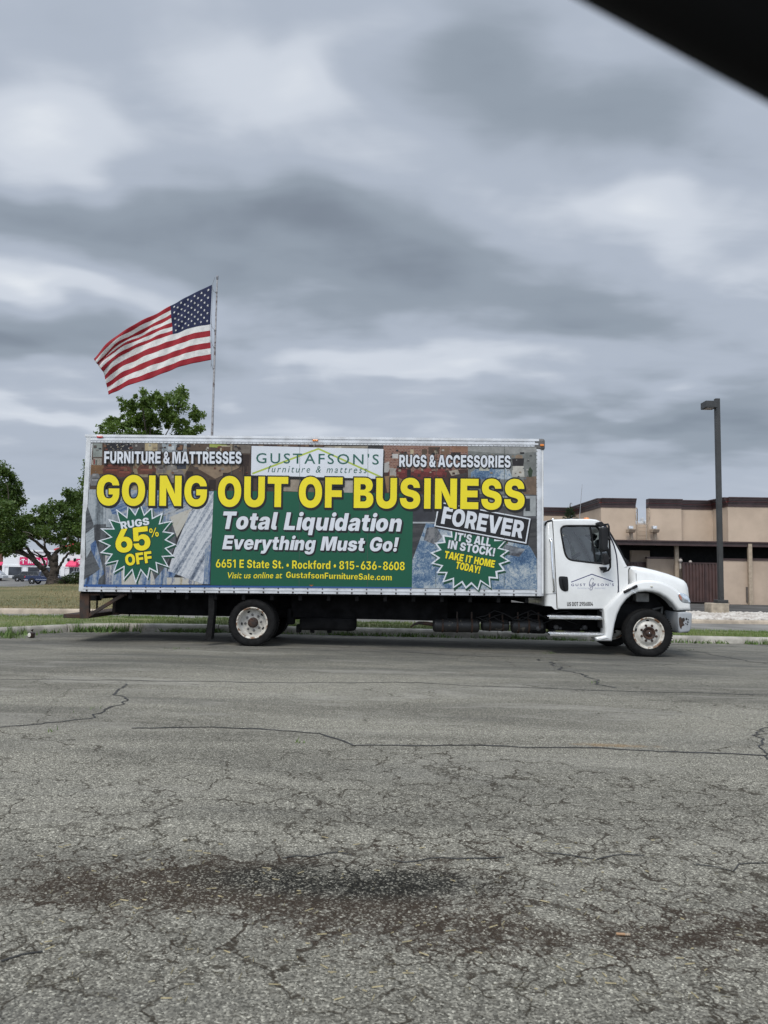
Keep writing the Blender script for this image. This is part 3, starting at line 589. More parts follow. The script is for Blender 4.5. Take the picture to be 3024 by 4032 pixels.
p|633|45,-204 45,528 239,528 239,451 242,451 256,477* 297,516* 354,538* 390,538 451,538* 549,473* 608,351* 608,264 608,177* 551,55* 452,-10* 388,-10 352,-10* 296,13* 255,54* 243,82 241,82 241,-204/324,142 351,142* 389,172* 408,227* 408,264 408,302* 389,356* 351,386* 324,386 298,386* 257,356* 235,302* 235,264 235,227* 257,172* 298,142*
q|633|588,-204 392,-204 392,82 390,82 379,54* 338,13* 281,-10* 245,-10 181,-10* 82,55* 26,177* 26,264 26,351* 84,473* 183,538* 243,538 280,538* 336,516* 378,477* 391,451 394,451 394,528 588,528/309,142 336,142* 376,172* 398,227* 398,264 398,302* 376,356* 336,386* 309,386 282,386* 245,356* 225,302* 225,264 225,227* 245,172* 282,142*
r|423|45,0 45,528 235,528 235,430 238,430 252,484* 314,530* 363,530 377,530* 401,529* 412,527 412,367 400,369* 358,371* 341,371 311,371* 266,344* 241,295* 241,262 241,0
s|570|288,-12 213,-12* 97,32* 28,112* 21,167 209,177 215,150* 255,119* 290,119 319,119* 351,137* 351,153 351,167* 322,184* 291,189 195,206 115,219* 33,299* 33,362 33,417* 92,495* 203,537* 281,537 356,537* 467,495* 530,418* 534,365 359,355 356,379* 315,407* 287,407 260,407* 228,388* 228,373 228,361* 251,342* 277,337 388,318 470,304* 550,235* 550,176 550,119* 484,35* 366,-12*
t|411|387,528 387,382 10,382 10,528/90,664 285,664 285,183 285,163* 303,146* 327,146 339,146* 376,147* 383,148 393,3 371,-1* 311,-3* 280,-3 183,-3* 90,75* 90,155
u|631|226,-10 168,-10* 87,41* 45,133* 45,194 45,528 241,528 241,236 241,197* 280,153* 315,153 339,153* 372,173* 390,212* 390,241 390,528 586,528 586,0 396,0 395,141 412,141 390,76* 303,-10*
v|607|190,0 1,528 205,528 272,297 287,243* 313,134* 326,75 286,75 299,134* 324,243* 339,297 404,528 605,528 417,0
w|876|156,0 -2,528 204,528 235,375 248,317* 273,188* 284,121 261,121 274,188* 303,317* 317,375 353,528 523,528 558,375 572,317* 601,188* 614,121 592,121 603,188* 626,316* 638,375 668,528 877,528 719,0 518,0 465,180 458,206* 443,268* 429,333* 422,361 453,361 446,333* 432,268* 418,206* 410,180 357,0
x|581|3,0 207,321 204,222 16,528 223,528 251,472 270,433* 304,359* 320,323 265,323 282,359* 316,433* 337,472 367,528 571,528 375,222 377,321 578,0 371,0 338,62 318,101* 283,175* 266,210 314,210 297,175* 263,101* 242,62 209,0
y|608|57,-198 75,-53 132,-56 155,-59* 185,-51* 200,-29* 201,-11 201,0 1,528 205,528 273,297 288,243* 312,134* 325,75 277,75 290,134* 317,244* 333,297 405,528 607,528 386,-59 369,-107* 317,-172* 241,-206* 186,-206 153,-206* 86,-202*
z|572|51,0 51,118 286,377 286,379 54,379 54,528 515,528 515,400 292,150 292,148 521,148 521,0
•|380|190,134 147,134* 76,176* 34,247* 34,290 34,333* 76,404* 147,446* 190,446 233,446* 304,404* 346,333* 346,290 346,247* 304,176* 233,134*"""

GL = {}
for ln in GLYPHS.split('\n'):
    ch, rest = ln[0], ln[2:]; wd, cs = rest.split('|', 1); out = []
    for c in (cs.split('/') if cs else []):
        pts = []
        for tk in c.split(' '):
            on = not tk.endswith('*'); x, y = tk.rstrip('*').split(','); pts.append((float(x), float(y), on))
        full = []
        for i, p in enumerate(pts):
            q = pts[(i + 1) % len(pts)]; full.append(p)
            if not p[2] and not q[2]: full.append(((p[0] + q[0]) / 2, (p[1] + q[1]) / 2, True))
        while not full[0][2]: full = full[1:] + full[:1]
        res = []
        for i, p in enumerate(full):
            if p[2]: res.append((p[0], p[1]))
            else:
                a, b = full[i - 1], full[(i + 1) % len(full)]
                for t in (.25, .5, .75): res.append(((1 - t) ** 2 * a[0] + 2 * t * (1 - t) * p[0] + t * t * b[0], (1 - t) ** 2 * a[1] + 2 * t * (1 - t) * p[1] + t * t * b[1]))
        clean = [res[0]]
        for p in res[1:]:
            if abs(p[0] - clean[-1][0]) + abs(p[1] - clean[-1][1]) > 1: clean.append(p)
        out.append(clean)
    GL[ch] = (float(wd), out)
def area(c): return sum(a[0] * b[1] - b[0] * a[1] for a, b in zip(c, c[1:] + c[:1])) / 2
def inside(p, c):
    r = False
    for a, b in zip(c, c[1:] + c[:1]):
        if (a[1] > p[1]) != (b[1] > p[1]) and p[0] < (b[0] - a[0]) * (p[1] - a[1]) / (b[1] - a[1]) + a[0]: r = not r
    return r
def fatten(c, d):
    if not d: return c
    n = len(c); out = []
    for i in range(n):
        a, b, e = c[i - 1], c[i], c[(i + 1) % n]
        u = (b[0] - a[0], b[1] - a[1]); v = (e[0] - b[0], e[1] - b[1]); lu = math.hypot(*u) or 1; lv = math.hypot(*v) or 1
        n1_ = (-u[1] / lu, u[0] / lu); n2_ = (-v[1] / lv, v[0] / lv); m_ = (n1_[0] + n2_[0], n1_[1] + n2_[1]); q = 1 + n1_[0] * n2_[0] + n1_[1] * n2_[1]
        f_ = d / max(q, .55); out.append((b[0] + m_[0] * f_, b[1] + m_[1] * f_))
    return out
def layout(text, fat=0, track=0, shear=0.0, space=270):
    """list of [outer, hole, ...] outlines in thousandths of the em, and the width"""
    x = 0; shapes = []
    for ch in text:
        if ch == ' ': x += space + track; continue
        wd, cs = GL[ch]
        g = []
        for c in cs:
            c2 = fatten(c, fat)
            if area(c) > 0 and area(c2) < 400: continue
            g.append([(p[0] + x + shear * p[1], p[1]) for p in c2])
        shapes.append(g)
        x += wd + track
    return shapes, x - track
CAP = 728.0
def winding(x, y, c):
    w_ = 0
    for a, b in zip(c, c[1:] + c[:1]):
        if a[1] <= y:
            if b[1] > y and (b[0] - a[0]) * (y - a[1]) - (x - a[0]) * (b[1] - a[1]) > 0: w_ += 1
        elif b[1] <= y and (b[0] - a[0]) * (y - a[1]) - (x - a[0]) * (b[1] - a[1]) < 0: w_ -= 1
    return w_
def fill(contours, eps=1e-4, rule=lambda ws: sum(ws) != 0):
    """triangles inside a set of closed outlines, by the winding round each triangle's middle"""
    V = []; E = []
    for c in contours:
        o_ = len(V); V += [Vector((p[0], p[1])) for p in c]; E += [(o_ + i, o_ + (i + 1) % len(c)) for i in range(len(c))]
    ov, oe, of, _v, _e, _f = delaunay_2d_cdt(V, E, [], 0, eps); out = []; used = {}
    for f in of:
        x = sum(ov[i][0] for i in f) / len(f); y = sum(ov[i][1] for i in f) / len(f)
        if rule([winding(x, y, c) for c in contours]): out.append(tuple(used.setdefault(i, len(used)) for i in f))
    return [ov[i] for i in used], out
def lettering_mesh(mb, text, A, B, cap, mapper, depth, fat=0, track=0, shear=0.0, mi=0, shift=(0, 0), space=270, narrow=None):
    """text whose baseline runs from A to B (art units) with capitals `cap` tall; mapper turns art units and a depth into space"""
    shapes, W = layout(text, fat, track, shear, space)
    ax, ay = A; ux, uy = (B[0] - ax) / W, (B[1] - ay) / W
    L = math.hypot(ux, uy); vx, vy = uy / L * cap / CAP, -ux / L * cap / CAP
    for g in shapes:                                       # one letter: strokes may cross, so fill by winding
        ov, of = fill(g)
        mb.add([mapper(ax + ux * p[0] + vx * p[1] + shift[0], ay + uy * p[0] + vy * p[1] + shift[1], depth) for p in ov], of, mi)
# ================================================================== the box truck
YB = 13.35                                             # plane of the box's near side
tl, tr, bl, brc = (339, 1710), (2143, 1729.4), (313, 2329), (2144.6, 2346)
cTL, cTR, cBL, cBR = [at(*p, YB) for p in (tl, tr, bl, brc)]
BX0, BX1 = (cTL.x + cBL.x) / 2, (cTR.x + cBR.x) / 2
BZ0, BZ1 = cBL.z, cTL.z; BH = ((cTL.z - cBL.z) + (cTR.z - cBR.z)) / 2
RAKE = ((cBR.z - cBL.z) + (cTR.z - cTL.z)) / 2 / (BX1 - BX0)      # the box sits a touch nose up
BW = 2.58
def bz(x, t): return BZ0 + (x - BX0) * RAKE + t * BH
A_ = []; B_ = []
for (x, y), (s_, t_) in zip((tl, tr, bl, brc), ((0, 1), (1, 1), (0, 0), (1, 0))):
    A_.append([x, y, 1, 0, 0, 0, -s_ * x, -s_ * y]); B_.append(s_)
    A_.append([0, 0, 0, x, y, 1, -t_ * x, -t_ * y]); B_.append(t_)
Hm = np.linalg.solve(np.array(A_, float), np.array(B_, float))
def art(x, y, depth=0.0):
    """a place in the artwork on the box side, `depth` metres proud of it"""
    q = Hm[6] * x + Hm[7] * y + 1; s_ = (Hm[0] * x + Hm[1] * y + Hm[2]) / q; t_ = (Hm[3] * x + Hm[4] * y + Hm[5]) / q
    X = BX0 + s_ * (BX1 - BX0)
    return (X, YB - depth, bz(X, t_))

truck = thing('box_truck', 'long white box truck with a going out of business advertisement on its side', 'truck', (BX0 + 2.8, YB + BW / 2, 0))
M_WHITE = mat('white_truck_paint', (.73, .735, .72), .28, var=.05, scale=2.2, coat=.4)
M_BOXW = mat('white_box_panel', (.66, .665, .66), .45, var=.07, scale=2.5)
M_ALU = mat('aluminium_trim', (.62, .63, .64), .42, .35, var=.10, scale=5)
M_ALUD = rusty('stained_aluminium', (.60, .61, .61), (.16, .14, .12), .60, .75, 6, .45, .3)
M_RIVET = mat('rivet_grey', (.34, .34, .33), .5, .3)
M_BLACK = mat('black_paint', (.008, .008, .009), .6, spec=.25, var=.25, scale=4)
M_BLACKP = mat('black_plastic', (.010, .010, .011), .5, spec=.3, var=.15, scale=8, bump=.15, bscale=200)
M_FRAME = mat('chassis_black', (.007, .007, .0075), .85, var=.3, scale=5, spec=.12)
M_RUSTB = rusty('rusted_brown_steel', (.030, .022, .018), (.075, .036, .02), .42, .62, 5, .8)
M_RUSTR = rusty('rusty_hub', (.030, .022, .019), (.075, .034, .018), .4, .6, 14, .8)
M_RUBBER = mat('tyre_rubber', (.0105, .0105, .0105), .88, var=.2, scale=12, bump=.2, bscale=90, spec=.2)
M_RIM = rusty('white_rim_with_rust', (.54, .52, .47), (.17, .075, .03), .67, .76, 7, .45)
M_RIMEDGE = rusty('rusty_rim_edge', (.60, .57, .50), (.20, .10, .045), .47, .60, 12, .5)
M_CHROME = mat('chrome', (.80, .81, .82), .12, 1.0, var=.03)
M_AMBER = mat('amber_lens', (.75, .22, .015), .2, var=.1, coat=.5)
M_RED = mat('red_lens', (.42, .01, .012), .2, var=.1, coat=.5)
M_GLASS = glass('window_glass', (.80, .84, .83), .04)
M_DKGLASS = mat('dark_glass', (.012, .014, .016), .06, var=.1)

# ---- cargo box
T0, T1 = .0, 1.0
def box_hexa(mb, x0, x1, y0, y1, t0, t1, mi=0):
    mb.hexa([(x0, y0, bz(x0, t0)), (x1, y0, bz(x1, t0)), (x1, y1, bz(x1, t0)), (x0, y1, bz(x0, t0)), (x0, y0, bz(x0, t1)), (x1, y0, bz(x1, t1)), (x1, y1, bz(x1, t1)), (x0, y1, bz(x0, t1))], mi)
mb = MB(); box_hexa(mb, BX0 + .012, BX1 - .012, YB + .006, YB + BW, .012, .988)
cargo = mb.build('cargo_box', M_BOXW, truck, bevel=.012)
mb = MB(); box_hexa(mb, BX0 + .08, BX1 - .11, YB - .012, YB + .05, .950, .985); box_hexa(mb, BX0 + .08, BX1 - .11, YB - .022, YB + .05, .962, .972)
box_hexa(mb, BX0 - .02, BX1 - .1, YB - .026, YB + BW, .985, 1.0)
for i in range(120):                                     # rivet row
    x = BX0 + .12 + i * (BX1 - BX0 - .30) / 119; z = bz(x, .955); mb.lathe([(.008, .002), (.008, -.002), (.006, -.005), (.001, -.006)], (x, YB - .012, z), 'Y', 6, 1)
mb.build('roof_rail', [M_ALU, M_RIVET], cargo)
mb = MB(); box_hexa(mb, BX0 + .07, BX1 - .10, YB - .016, YB + .05, .0, .039); box_hexa(mb, BX0 + .07, BX1 - .13, YB - .026, YB + .05, .018, .024)
for i in range(31):                                      # bolt rows
    x = BX0 + .14 + i * .2535
    if i > 29: x = BX1 - .15
    for q in ((.031, .012), (.008, .016)): mb.lathe([(q[1], .002), (q[1], -.010), (.001, -.012)], (x, YB - .016, bz(x, q[0])), 'Y', 8, 1)
mb.build('floor_rail', [M_ALU, mat('dark_bolt', (.05, .04, .035), .6)], cargo)
mb = MB(); box_hexa(mb, BX0, BX0 + .085, YB - .018, YB + .12, .0, .992); box_hexa(mb, BX0 - .004, BX0 + .02, YB + .125, YB + BW, .0, .992)
mb.build('rear_corner_post', M_ALUD, cargo, bevel=.006)
mb = MB(); n = 9; pv = []                                # rounded front corner post
for i in range(n):
    a = i / (n - 1) * math.pi / 2
    for t_ in (.0, .985):
        x = BX1 - .10 + .10 * math.sin(a); pv.append((x, YB + .085 - .097 * math.cos(a), bz(x, t_)))
mb.add(pv, [(2 * i, 2 * i + 2, 2 * i + 3, 2 * i + 1) for i in range(n - 1)], 0, True)
box_hexa(mb, BX1 - .150, BX1 - .10, YB - .012, YB + .05, .0, .985)
for i in range(36):
    z = bz(BX1 - .15, .02 + i * .9 / 35); mb.lathe([(.009, .002), (.008, -.002), (.001, -.006)], (BX1 - .135, YB - .012, z), 'Y', 6, 1)
mb.build('front_corner_post', [M_ALU, M_RIVET], cargo)
mb = MB(); box_hexa(mb, BX1 - .19, BX1 + .012, YB - .02, YB + .14, .928, 1.004); mb.build('corner_cap', mat('grey_corner_cap', (.10, .095, .09), .5), cargo, bevel=.04)
def lens(px0, py0, px1, py1, m, nm='marker_light', proud=.012):
    mb_ = MB(); a = art(px0, py1); b = art(px1, py0)
    mb_.box((a[0], YB - .018 - proud - .012, a[2]), (b[0], YB - .01, b[2])); return mb_.build(nm, m, cargo, bevel=.01)
lens(*r1(135, 60), *r1(175, 73), M_RED); lens(*r1(1545, 85), *r1(1582, 97), M_AMBER); lens(*r2(1535, 116), *r2(1560, 130), M_AMBER)

# ---- the printed wrap
def print_mat(name, col, rough=.42):
    return mat(name, col, rough, var=.035, scale=1.2, spec=.3)
P_GREEN = print_mat('print_green', (.008, .082, .044)); P_YELLOW = print_mat('print_yellow', (.74, .62, .02)); P_WHITE = print_mat('print_white', (.60, .625, .66))
P_BLACK = print_mat('print_black', (.012, .012, .013)); P_OLIVE = print_mat('print_olive', (.36, .44, .07)); P_DKGREEN = print_mat('print_dark_green', (.025, .11, .085))
P_SHADE = print_mat('print_shadow_green', (.008, .055, .03)); P_BLUE = print_mat('print_blue', (.03, .085, .24)); P_GREY = print_mat('print_grey', (.16, .16, .165))
def rug_mat(name, ang, pal, s1=22, s2=1.3, dots=True):
    """distressed woven stripes running along `ang` degrees in the plane of the box side"""
    m = bpy.data.materials.new(name); m.use_nodes = True; t = NT(m.node_tree); b = m.node_tree.nodes['Principled BSDF']
    co = t.n('ShaderNodeTexCoord').outputs['Object']
    ca, sa = math.cos(R(ang)), math.sin(R(ang))
    rot = t.n('ShaderNodeCombineXYZ', {0: t.vmath('DOT_PRODUCT', co, (ca, 0, sa), out=1), 1: 0.0, 2: t.vmath('DOT_PRODUCT', co, (-sa, 0, ca), out=1)}).outputs[0]
    st = t.n('ShaderNodeMapping', {0: rot, 3: (s2, 0.0, s1)}).outputs[0]
    band = t.n('ShaderNodeMapping', {0: rot, 3: (.05, 0.0, 5.0)}).outputs[0]
    f_ = t.math('ADD', t.math('MULTIPLY', t.math('SUBTRACT', t.noise(st, 1.0, 5, .7), .5), 1.5), t.math('MULTIPLY', t.math('SUBTRACT', t.noise(band, 1.0, 2, .5), .5), 2.0))
    f_ = t.math('ADD', t.math('ADD', f_, .5), t.math('MULTIPLY', t.math('SUBTRACT', t.noise(co, 26, 6, .75), .5), .9))
    c = t.ramp(f_, [(.05 + i * .9 / (len(pal) - 1), tuple(.62 * q for q in p)) for i, p in enumerate(pal)])
    t.set(b, 'Base Color', c); b.inputs['Roughness'].default_value = .42
    return m
PAL_BLUE = [(.015, .03, .08), (.05, .13, .32), (.22, .30, .42), (.55, .57, .58), (.05, .06, .08)]
PAL_GREY = [(.05, .06, .07), (.18, .21, .23), (.34, .39, .42), (.52, .56, .58), (.22, .26, .30)]
PAL_DARK = [(.012, .013, .015), (.05, .055, .06), (.13, .14, .15), (.025, .028, .03)]
PAL_CREAM = [(.30, .22, .10), (.58, .55, .46), (.66, .64, .58), (.10, .14, .25), (.62, .60, .54)]
PAL_LIGHT = [(.03, .04, .06), (.16, .20, .27), (.46, .50, .56), (.80, .82, .84), (.62, .66, .72), (.08, .11, .24)]
G_A = rug_mat('rug_grey_upright', 92, PAL_GREY); G_B = rug_mat('rug_blue_slant', 24, PAL_BLUE); G_C = rug_mat('rug_dark_slant', 20, PAL_DARK)
G_D = rug_mat('rug_pale_rolled', 61, PAL_LIGHT, 16, .7); G_E = rug_mat('rug_cream_rows', 90, PAL_CREAM, 14, .8); G_F = rug_mat('rug_blue_upright', 86, PAL_BLUE)
G_K = rug_mat('rug_dark_upright', 84, PAL_DARK)
def distressed(name):
    m = bpy.data.materials.new(name); m.use_nodes = True; t = NT(m.node_tree); b = m.node_tree.nodes['Principled BSDF']
    co = t.n('ShaderNodeTexCoord').outputs['Object']; flat = t.n('ShaderNodeMapping', {0: co, 3: (1, 0, 1)}).outputs[0]
    f_ = t.math('ADD', t.math('MULTIPLY', t.noise(flat, 2.6, 4, .6, .6), .8), t.math('MULTIPLY', t.math('SUBTRACT', t.noise(flat, 22, 6, .8, 1.2), .5), 1.1))
    t.set(b, 'Base Color', t.ramp(f_, [(.10, (.010, .02, .05)), (.28, (.035, .09, .18)), (.40, (.13, .19, .26)), (.52, (.32, .36, .38)), (.68, (.44, .45, .44)), (.85, (.16, .18, .20))])); b.inputs['Roughness'].default_value = .42
    return m
G_R = distressed('rug_distressed_blue')
def wood(name, a, c, ang=0):
    return rug_mat(name, ang, [a, c, tuple(q * .6 for q in a), c], 14, .6)
G_FLOOR = wood('print_grey_floorboards', (.045, .045, .048), (.075, .073, .072), 8)
wrap_mats = [P_GREY]; midx = {P_GREY.name: 0}
wrap = MB(); layer = [0.0022]
def patch(pts, m, conv=None):
    """one flat printed shape; each lies a hair above the one before"""
    if m.name not in midx: midx[m.name] = len(wrap_mats); wrap_mats.append(m)
    layer[0] += .00006
    P = [Vector((*(conv(*p) if conv else p), 0)) for p in pts]
    wrap.add([art(p.x, p.y, layer[0]) for p in P], [tuple(t) for t in tessellate_polygon([P])], midx[m.name])
cols = {}
def pc(r, g, b):
    r, g, b = r * .66, g * .66, b * .66
    key = (round(r, 3), round(g, 3), round(b, 3))
    if key not in cols: cols[key] = mat('print_tone_%d' % len(cols), tuple(q * 1.1 for q in key), .42, var=.12, scale=9, spec=.3)
    return cols[key]
def rect(x0, y0, x1, y1): return [(x0, y0), (x1, y0), (x1, y1), (x0, y1)]
# ground of the print
patch([r1(105, 104), r2(1512, 131), r2(1518, 1062), r1(57, 1034)], pc(.05, .046, .045))
# upper left: the furniture floor
patch([(105, 104), (1145, 116), (1145, 420), (86, 410)], pc(.10, .066, .045), r1)
patch([(105, 104), (760, 110), (760, 160), (105, 200)], pc(.17, .155, .135), r1)
rr = random.Random(11)
patch(rect(108, 108, 168, 196), pc(.30, .33, .30), r1); patch(rect(110, 205, 165, 250), pc(.36, .33, .28), r1); patch(rect(168, 106, 182, 330), pc(.09, .05, .03), r1)
patch(rect(190, 106, 362, 152), pc(.018, .018, .022), r1)
for i in range(34):
    x = rr.uniform(192, 356); y = rr.uniform(108, 146); s_ = rr.uniform(3, 8); patch(rect(x, y, x + s_, y + s_ * rr.uniform(.6, 1.4)), pc(*rr.choice([(.45, .42, .33), (.30, .25, .16), (.55, .52, .45), (.12, .09, .06)])), r1)
patch(rect(372, 106, 445, 155), pc(.10, .085, .075), r1); patch(rect(448, 106, 530, 160), pc(.46, .37, .22), r1); patch(rect(470, 106, 495, 160), pc(.55, .47, .30), r1)
patch(rect(560, 108, 722, 165), pc(.36, .40, .42), r1); patch(rect(600, 125, 640, 150), pc(.55, .58, .58), r1); patch([(660, 112), (703, 114), (698, 158), (648, 155)], pc(.05, .03, .02), r1); patch([(668, 120), (695, 121), (692, 150), (660, 149)], pc(.22, .12, .07), r1)
patch(rect(722, 112, 880, 165), pc(.12, .08, .055), r1); patch([(872, 112), (985, 118), (975, 140), (870, 132)], pc(.38, .44, .10), r1); patch(rect(940, 122, 1020, 160), pc(.48, .42, .30), r1); patch(rect(952, 130, 1010, 170), pc(.14, .08, .05), r1)
patch([(1030, 118), (1145, 120), (1145, 175), (1030, 170)], pc(.20, .17, .14), r1)
patch([(95, 250), (180, 250), (180, 305), (92, 315)], pc(.21, .11, .045), r1)
for (x, y) in ((100, 215), (112, 212), (125, 216), (140, 210)): patch(rect(x, y, x + 9, y + 33), pc(*rr.choice([(.25, .05, .04), (.4, .36, .3), (.10, .12, .10)])), r1)
def armchair(x, y, w_, h_, c, conv=r1):
    lt = tuple(q * 1.7 for q in c); dk = tuple(q * .45 for q in c)
    patch([(x + w_ * .05, y + h_), (x, y + h_ * .45), (x + w_ * .08, y + h_ * .30), (x + w_ * .16, y + h_ * .08), (x + w_ * .3, y), (x + w_ * .72, y), (x + w_ * .86, y + h_ * .1), (x + w_ * .92, y + h_ * .32), (x + w_, y + h_ * .45), (x + w_ * .96, y + h_)], pc(*c), conv)
    patch([(x + w_ * .2, y + h_ * .45), (x + w_ * .8, y + h_ * .45), (x + w_ * .83, y + h_ * .62), (x + w_ * .17, y + h_ * .62)], pc(*lt), conv)
    patch([(x + w_ * .2, y + h_ * .36), (x + w_ * .8, y + h_ * .36), (x + w_ * .8, y + h_ * .44), (x + w_ * .2, y + h_ * .44)], pc(*dk), conv)
    patch([(x + w_ * .24, y + h_ * .08), (x + w_ * .6, y + h_ * .05), (x + w_ * .56, y + h_ * .16), (x + w_ * .28, y + h_ * .2)], pc(*lt), conv)
patch([(372, 215), (760, 225), (700, 330), (372, 330)], pc(.30, .24, .15), r1)
armchair(170, 243, 130, 75, (.13, .035, .02)); armchair(262, 258, 105, 70, (.15, .045, .028)); armchair(398, 243, 126, 68, (.14, .05, .03)); armchair(522, 246, 70, 56, (.20, .17, .15)); armchair(590, 222, 66, 60, (.26, .24, .21)); armchair(655, 218, 66, 58, (.05, .055, .07))
patch([(755, 248), (1080, 240), (1065, 268), (910, 340), (770, 258)], pc(.30, .215, .14), r1); patch([(770, 258), (910, 340), (905, 352), (764, 268)], pc(.09, .055, .035), r1)
for x in (1085, 1112): patch([(x, 180), (x + 26, 182), (x + 24, 330), (x + 14, 330), (x + 14, 255), (x + 6, 255), (x + 2, 330)], pc(.035, .02, .014), r1)
for (x, y) in ((720, 290), (870, 345), (960, 300)): patch([(x, y), (x + 44, y + 2), (x + 40, y + 110), (x + 30, y + 110), (x + 28, y + 60), (x + 10, y + 60), (x + 8, y + 110), (x, y + 110)], pc(.032, .02, .015), r1)
armchair(90, 305, 70, 80, (.20, .20, .20)); armchair(605, 278, 108, 90, (.22, .19, .17)); patch([(240, 340), (420, 330), (415, 400), (245, 405)], pc(.055, .03, .022), r1)
patch([(355, 360), (430, 360), (425, 408), (350, 408)], pc(.42, .36, .25), r1)
for i in range(80):                                     # small clutter of the showroom
    x = rr.uniform(100, 1130); y = rr.uniform(108, 300) if i % 3 else rr.uniform(106, 160); s_ = rr.uniform(4, 26); c = rr.choice([(.05, .03, .02), (.20, .10, .055), (.34, .27, .18), (.10, .08, .07), (.42, .40, .35), (.15, .05, .03), (.03, .03, .035), (.24, .22, .20)])
    q_ = rr.uniform(.3, 1.1); patch([(x, y + s_ * q_), (x + s_ * .1, y), (x + s_ * .9, y + rr.uniform(-2, 2)), (x + s_, y + s_ * q_)], pc(*c), r1)
# middle, behind the sign
patch([(1145, 112), (1660, 118), (1660, 440), (1110, 420)], pc(.075, .05, .036), r1)
for i in range(26): x = rr.uniform(1150, 1640); patch(rect(x, 118, x + rr.uniform(8, 30), 130), pc(*rr.choice([(.16, .10, .07), (.30, .25, .2), (.05, .03, .03), (.22, .15, .1)])), r1)
patch([(1340, 345), (1470, 345), (1460, 425), (1330, 420)], pc(.36, .30, .23), r1); patch([(20, 350), (130, 350), (130, 440), (20, 432)], pc(.17, .13, .1), r2)
patch([(262, 348), (335, 350), (330, 432), (250, 430)], pc(.45, .42, .37), r2); patch([(130, 126), (415, 126), (415, 145), (130, 145)], pc(.32, .28, .22), r2); patch([(200, 130), (240, 130), (240, 145), (200, 145)], pc(.6, .55, .42), r2)
# brick wall and red sofa
def brick(name):
    m = bpy.data.materials.new(name); m.use_nodes = True; t = NT(m.node_tree); b = m.node_tree.nodes['Principled BSDF']
    co = t.n('ShaderNodeTexCoord').outputs['Object']; s_ = t.n('ShaderNodeSeparateXYZ', {0: co}); v_ = t.n('ShaderNodeCombineXYZ', {0: s_.outputs[0], 1: s_.outputs[2], 2: 0.0})
    br = t.n('ShaderNodeTexBrick', {'Vector': v_.outputs[0], 'Color1': (.20, .085, .05, 1), 'Color2': (.13, .05, .033, 1), 'Mortar': (.25, .18, .14, 1), 'Scale': 9.0, 'Mortar Size': .03})
    t.set(b, 'Base Color', br.outputs[0]); b.inputs['Roughness'].default_value = .42
    return m
patch([(515, 122), (1066, 128), (1066, 300), (515, 300)], brick('print_brick'), r2)
for (x, y, x1_, y1_, c) in ((573, 178, 612, 207, (.6, .58, .55)), (620, 165, 668, 205, (.10, .07, .05)), (765, 148, 800, 180, (.12, .08, .05)), (808, 134, 880, 180, (.10, .06, .04)), (890, 134, 946, 186, (.22, .13, .08)), (955, 168, 1018, 215, (.04, .03, .025)), (960, 130, 1062, 165, (.30, .16, .10)), (690, 150, 712, 178, (.55, .45, .3))): patch(rect(x, y, x1_, y1_), pc(*c), r2)
patch([(515, 240), (552, 228), (556, 300), (515, 310)], pc(.50, .48, .45), r2)
patch([(515, 300), (1066, 280), (1080, 440), (515, 440)], pc(.07, .035, .025), r2)
patch([(545, 300), (560, 272), (690, 276), (700, 300), (900, 290), (930, 300), (925, 330), (800, 345), (560, 345)], pc(.15, .028, .024), r2)
for (x, y, w_, h_) in ((600, 282, 60, 20), (712, 280, 50, 24), (775, 270, 55, 26), (840, 290, 60, 26), (868, 274, 50, 18)): patch([(x, y + h_ * .4), (x + w_ * .3, y), (x + w_, y + h_ * .2), (x + w_ * .95, y + h_), (x + w_ * .1, y + h_)], pc(.25, .055, .045), r2)
patch([(940, 288), (1000, 280), (1012, 310), (960, 322)], pc(.42, .36, .28), r2); patch([(985, 318), (1060, 300), (1055, 340), (1000, 345)], pc(.06, .05, .045), r2); patch([(556, 270), (600, 268), (598, 335), (556, 335)], pc(.40, .37, .33), r2); patch([(522, 325), (580, 318), (640, 345), (600, 430), (540, 430)], pc(.30, .18, .09), r2); patch(rect(670, 280, 694, 330), pc(.02, .018, .018), r2)
for i in range(70):
    x = rr.uniform(520, 1060); y = rr.uniform(132, 330); s_ = rr.uniform(4, 22); c = rr.choice([(.05, .025, .02), (.22, .10, .06), (.36, .30, .22), (.12, .03, .025), (.45, .42, .36), (.03, .03, .03)])
    patch([(x, y + s_ * .7), (x + s_ * .1, y), (x + s_ * .9, y), (x + s_, y + s_ * .7)], pc(*c), r2)
# bedroom
patch([(1066, 130), (1511, 136), (1513, 448), (1066, 440)], pc(.21, .22, .205), r2); patch([(1066, 130), (1511, 136), (1511, 165), (1350, 180), (1066, 160)], pc(.34, .34, .32), r2)
patch([(1085, 300), (1130, 268), (1330, 268), (1360, 345), (1085, 345)], distressed('print_bedspread'), r2); patch([(1140, 258), (1210, 262), (1205, 290), (1138, 288)], pc(.50, .50, .42), r2)
patch([(1352, 208), (1432, 208), (1426, 262), (1358, 262)], pc(.025, .022, .022), r2); patch([(1358, 258), (1428, 258), (1434, 328), (1352, 328)], pc(.55, .53, .47), r2); patch([(1430, 330), (1512, 325), (1513, 448), (1425, 440)], pc(.19, .13, .09), r2); patch(rect(1405, 168, 1432, 180), pc(.02, .02, .02), r2); patch([(1455, 290), (1470, 262), (1488, 288), (1480, 330), (1462, 330)], pc(.04, .06, .03), r2)
patch([(1375, 190), (1395, 182), (1420, 190), (1422, 208), (1374, 208)], pc(.30, .22, .15), r2)
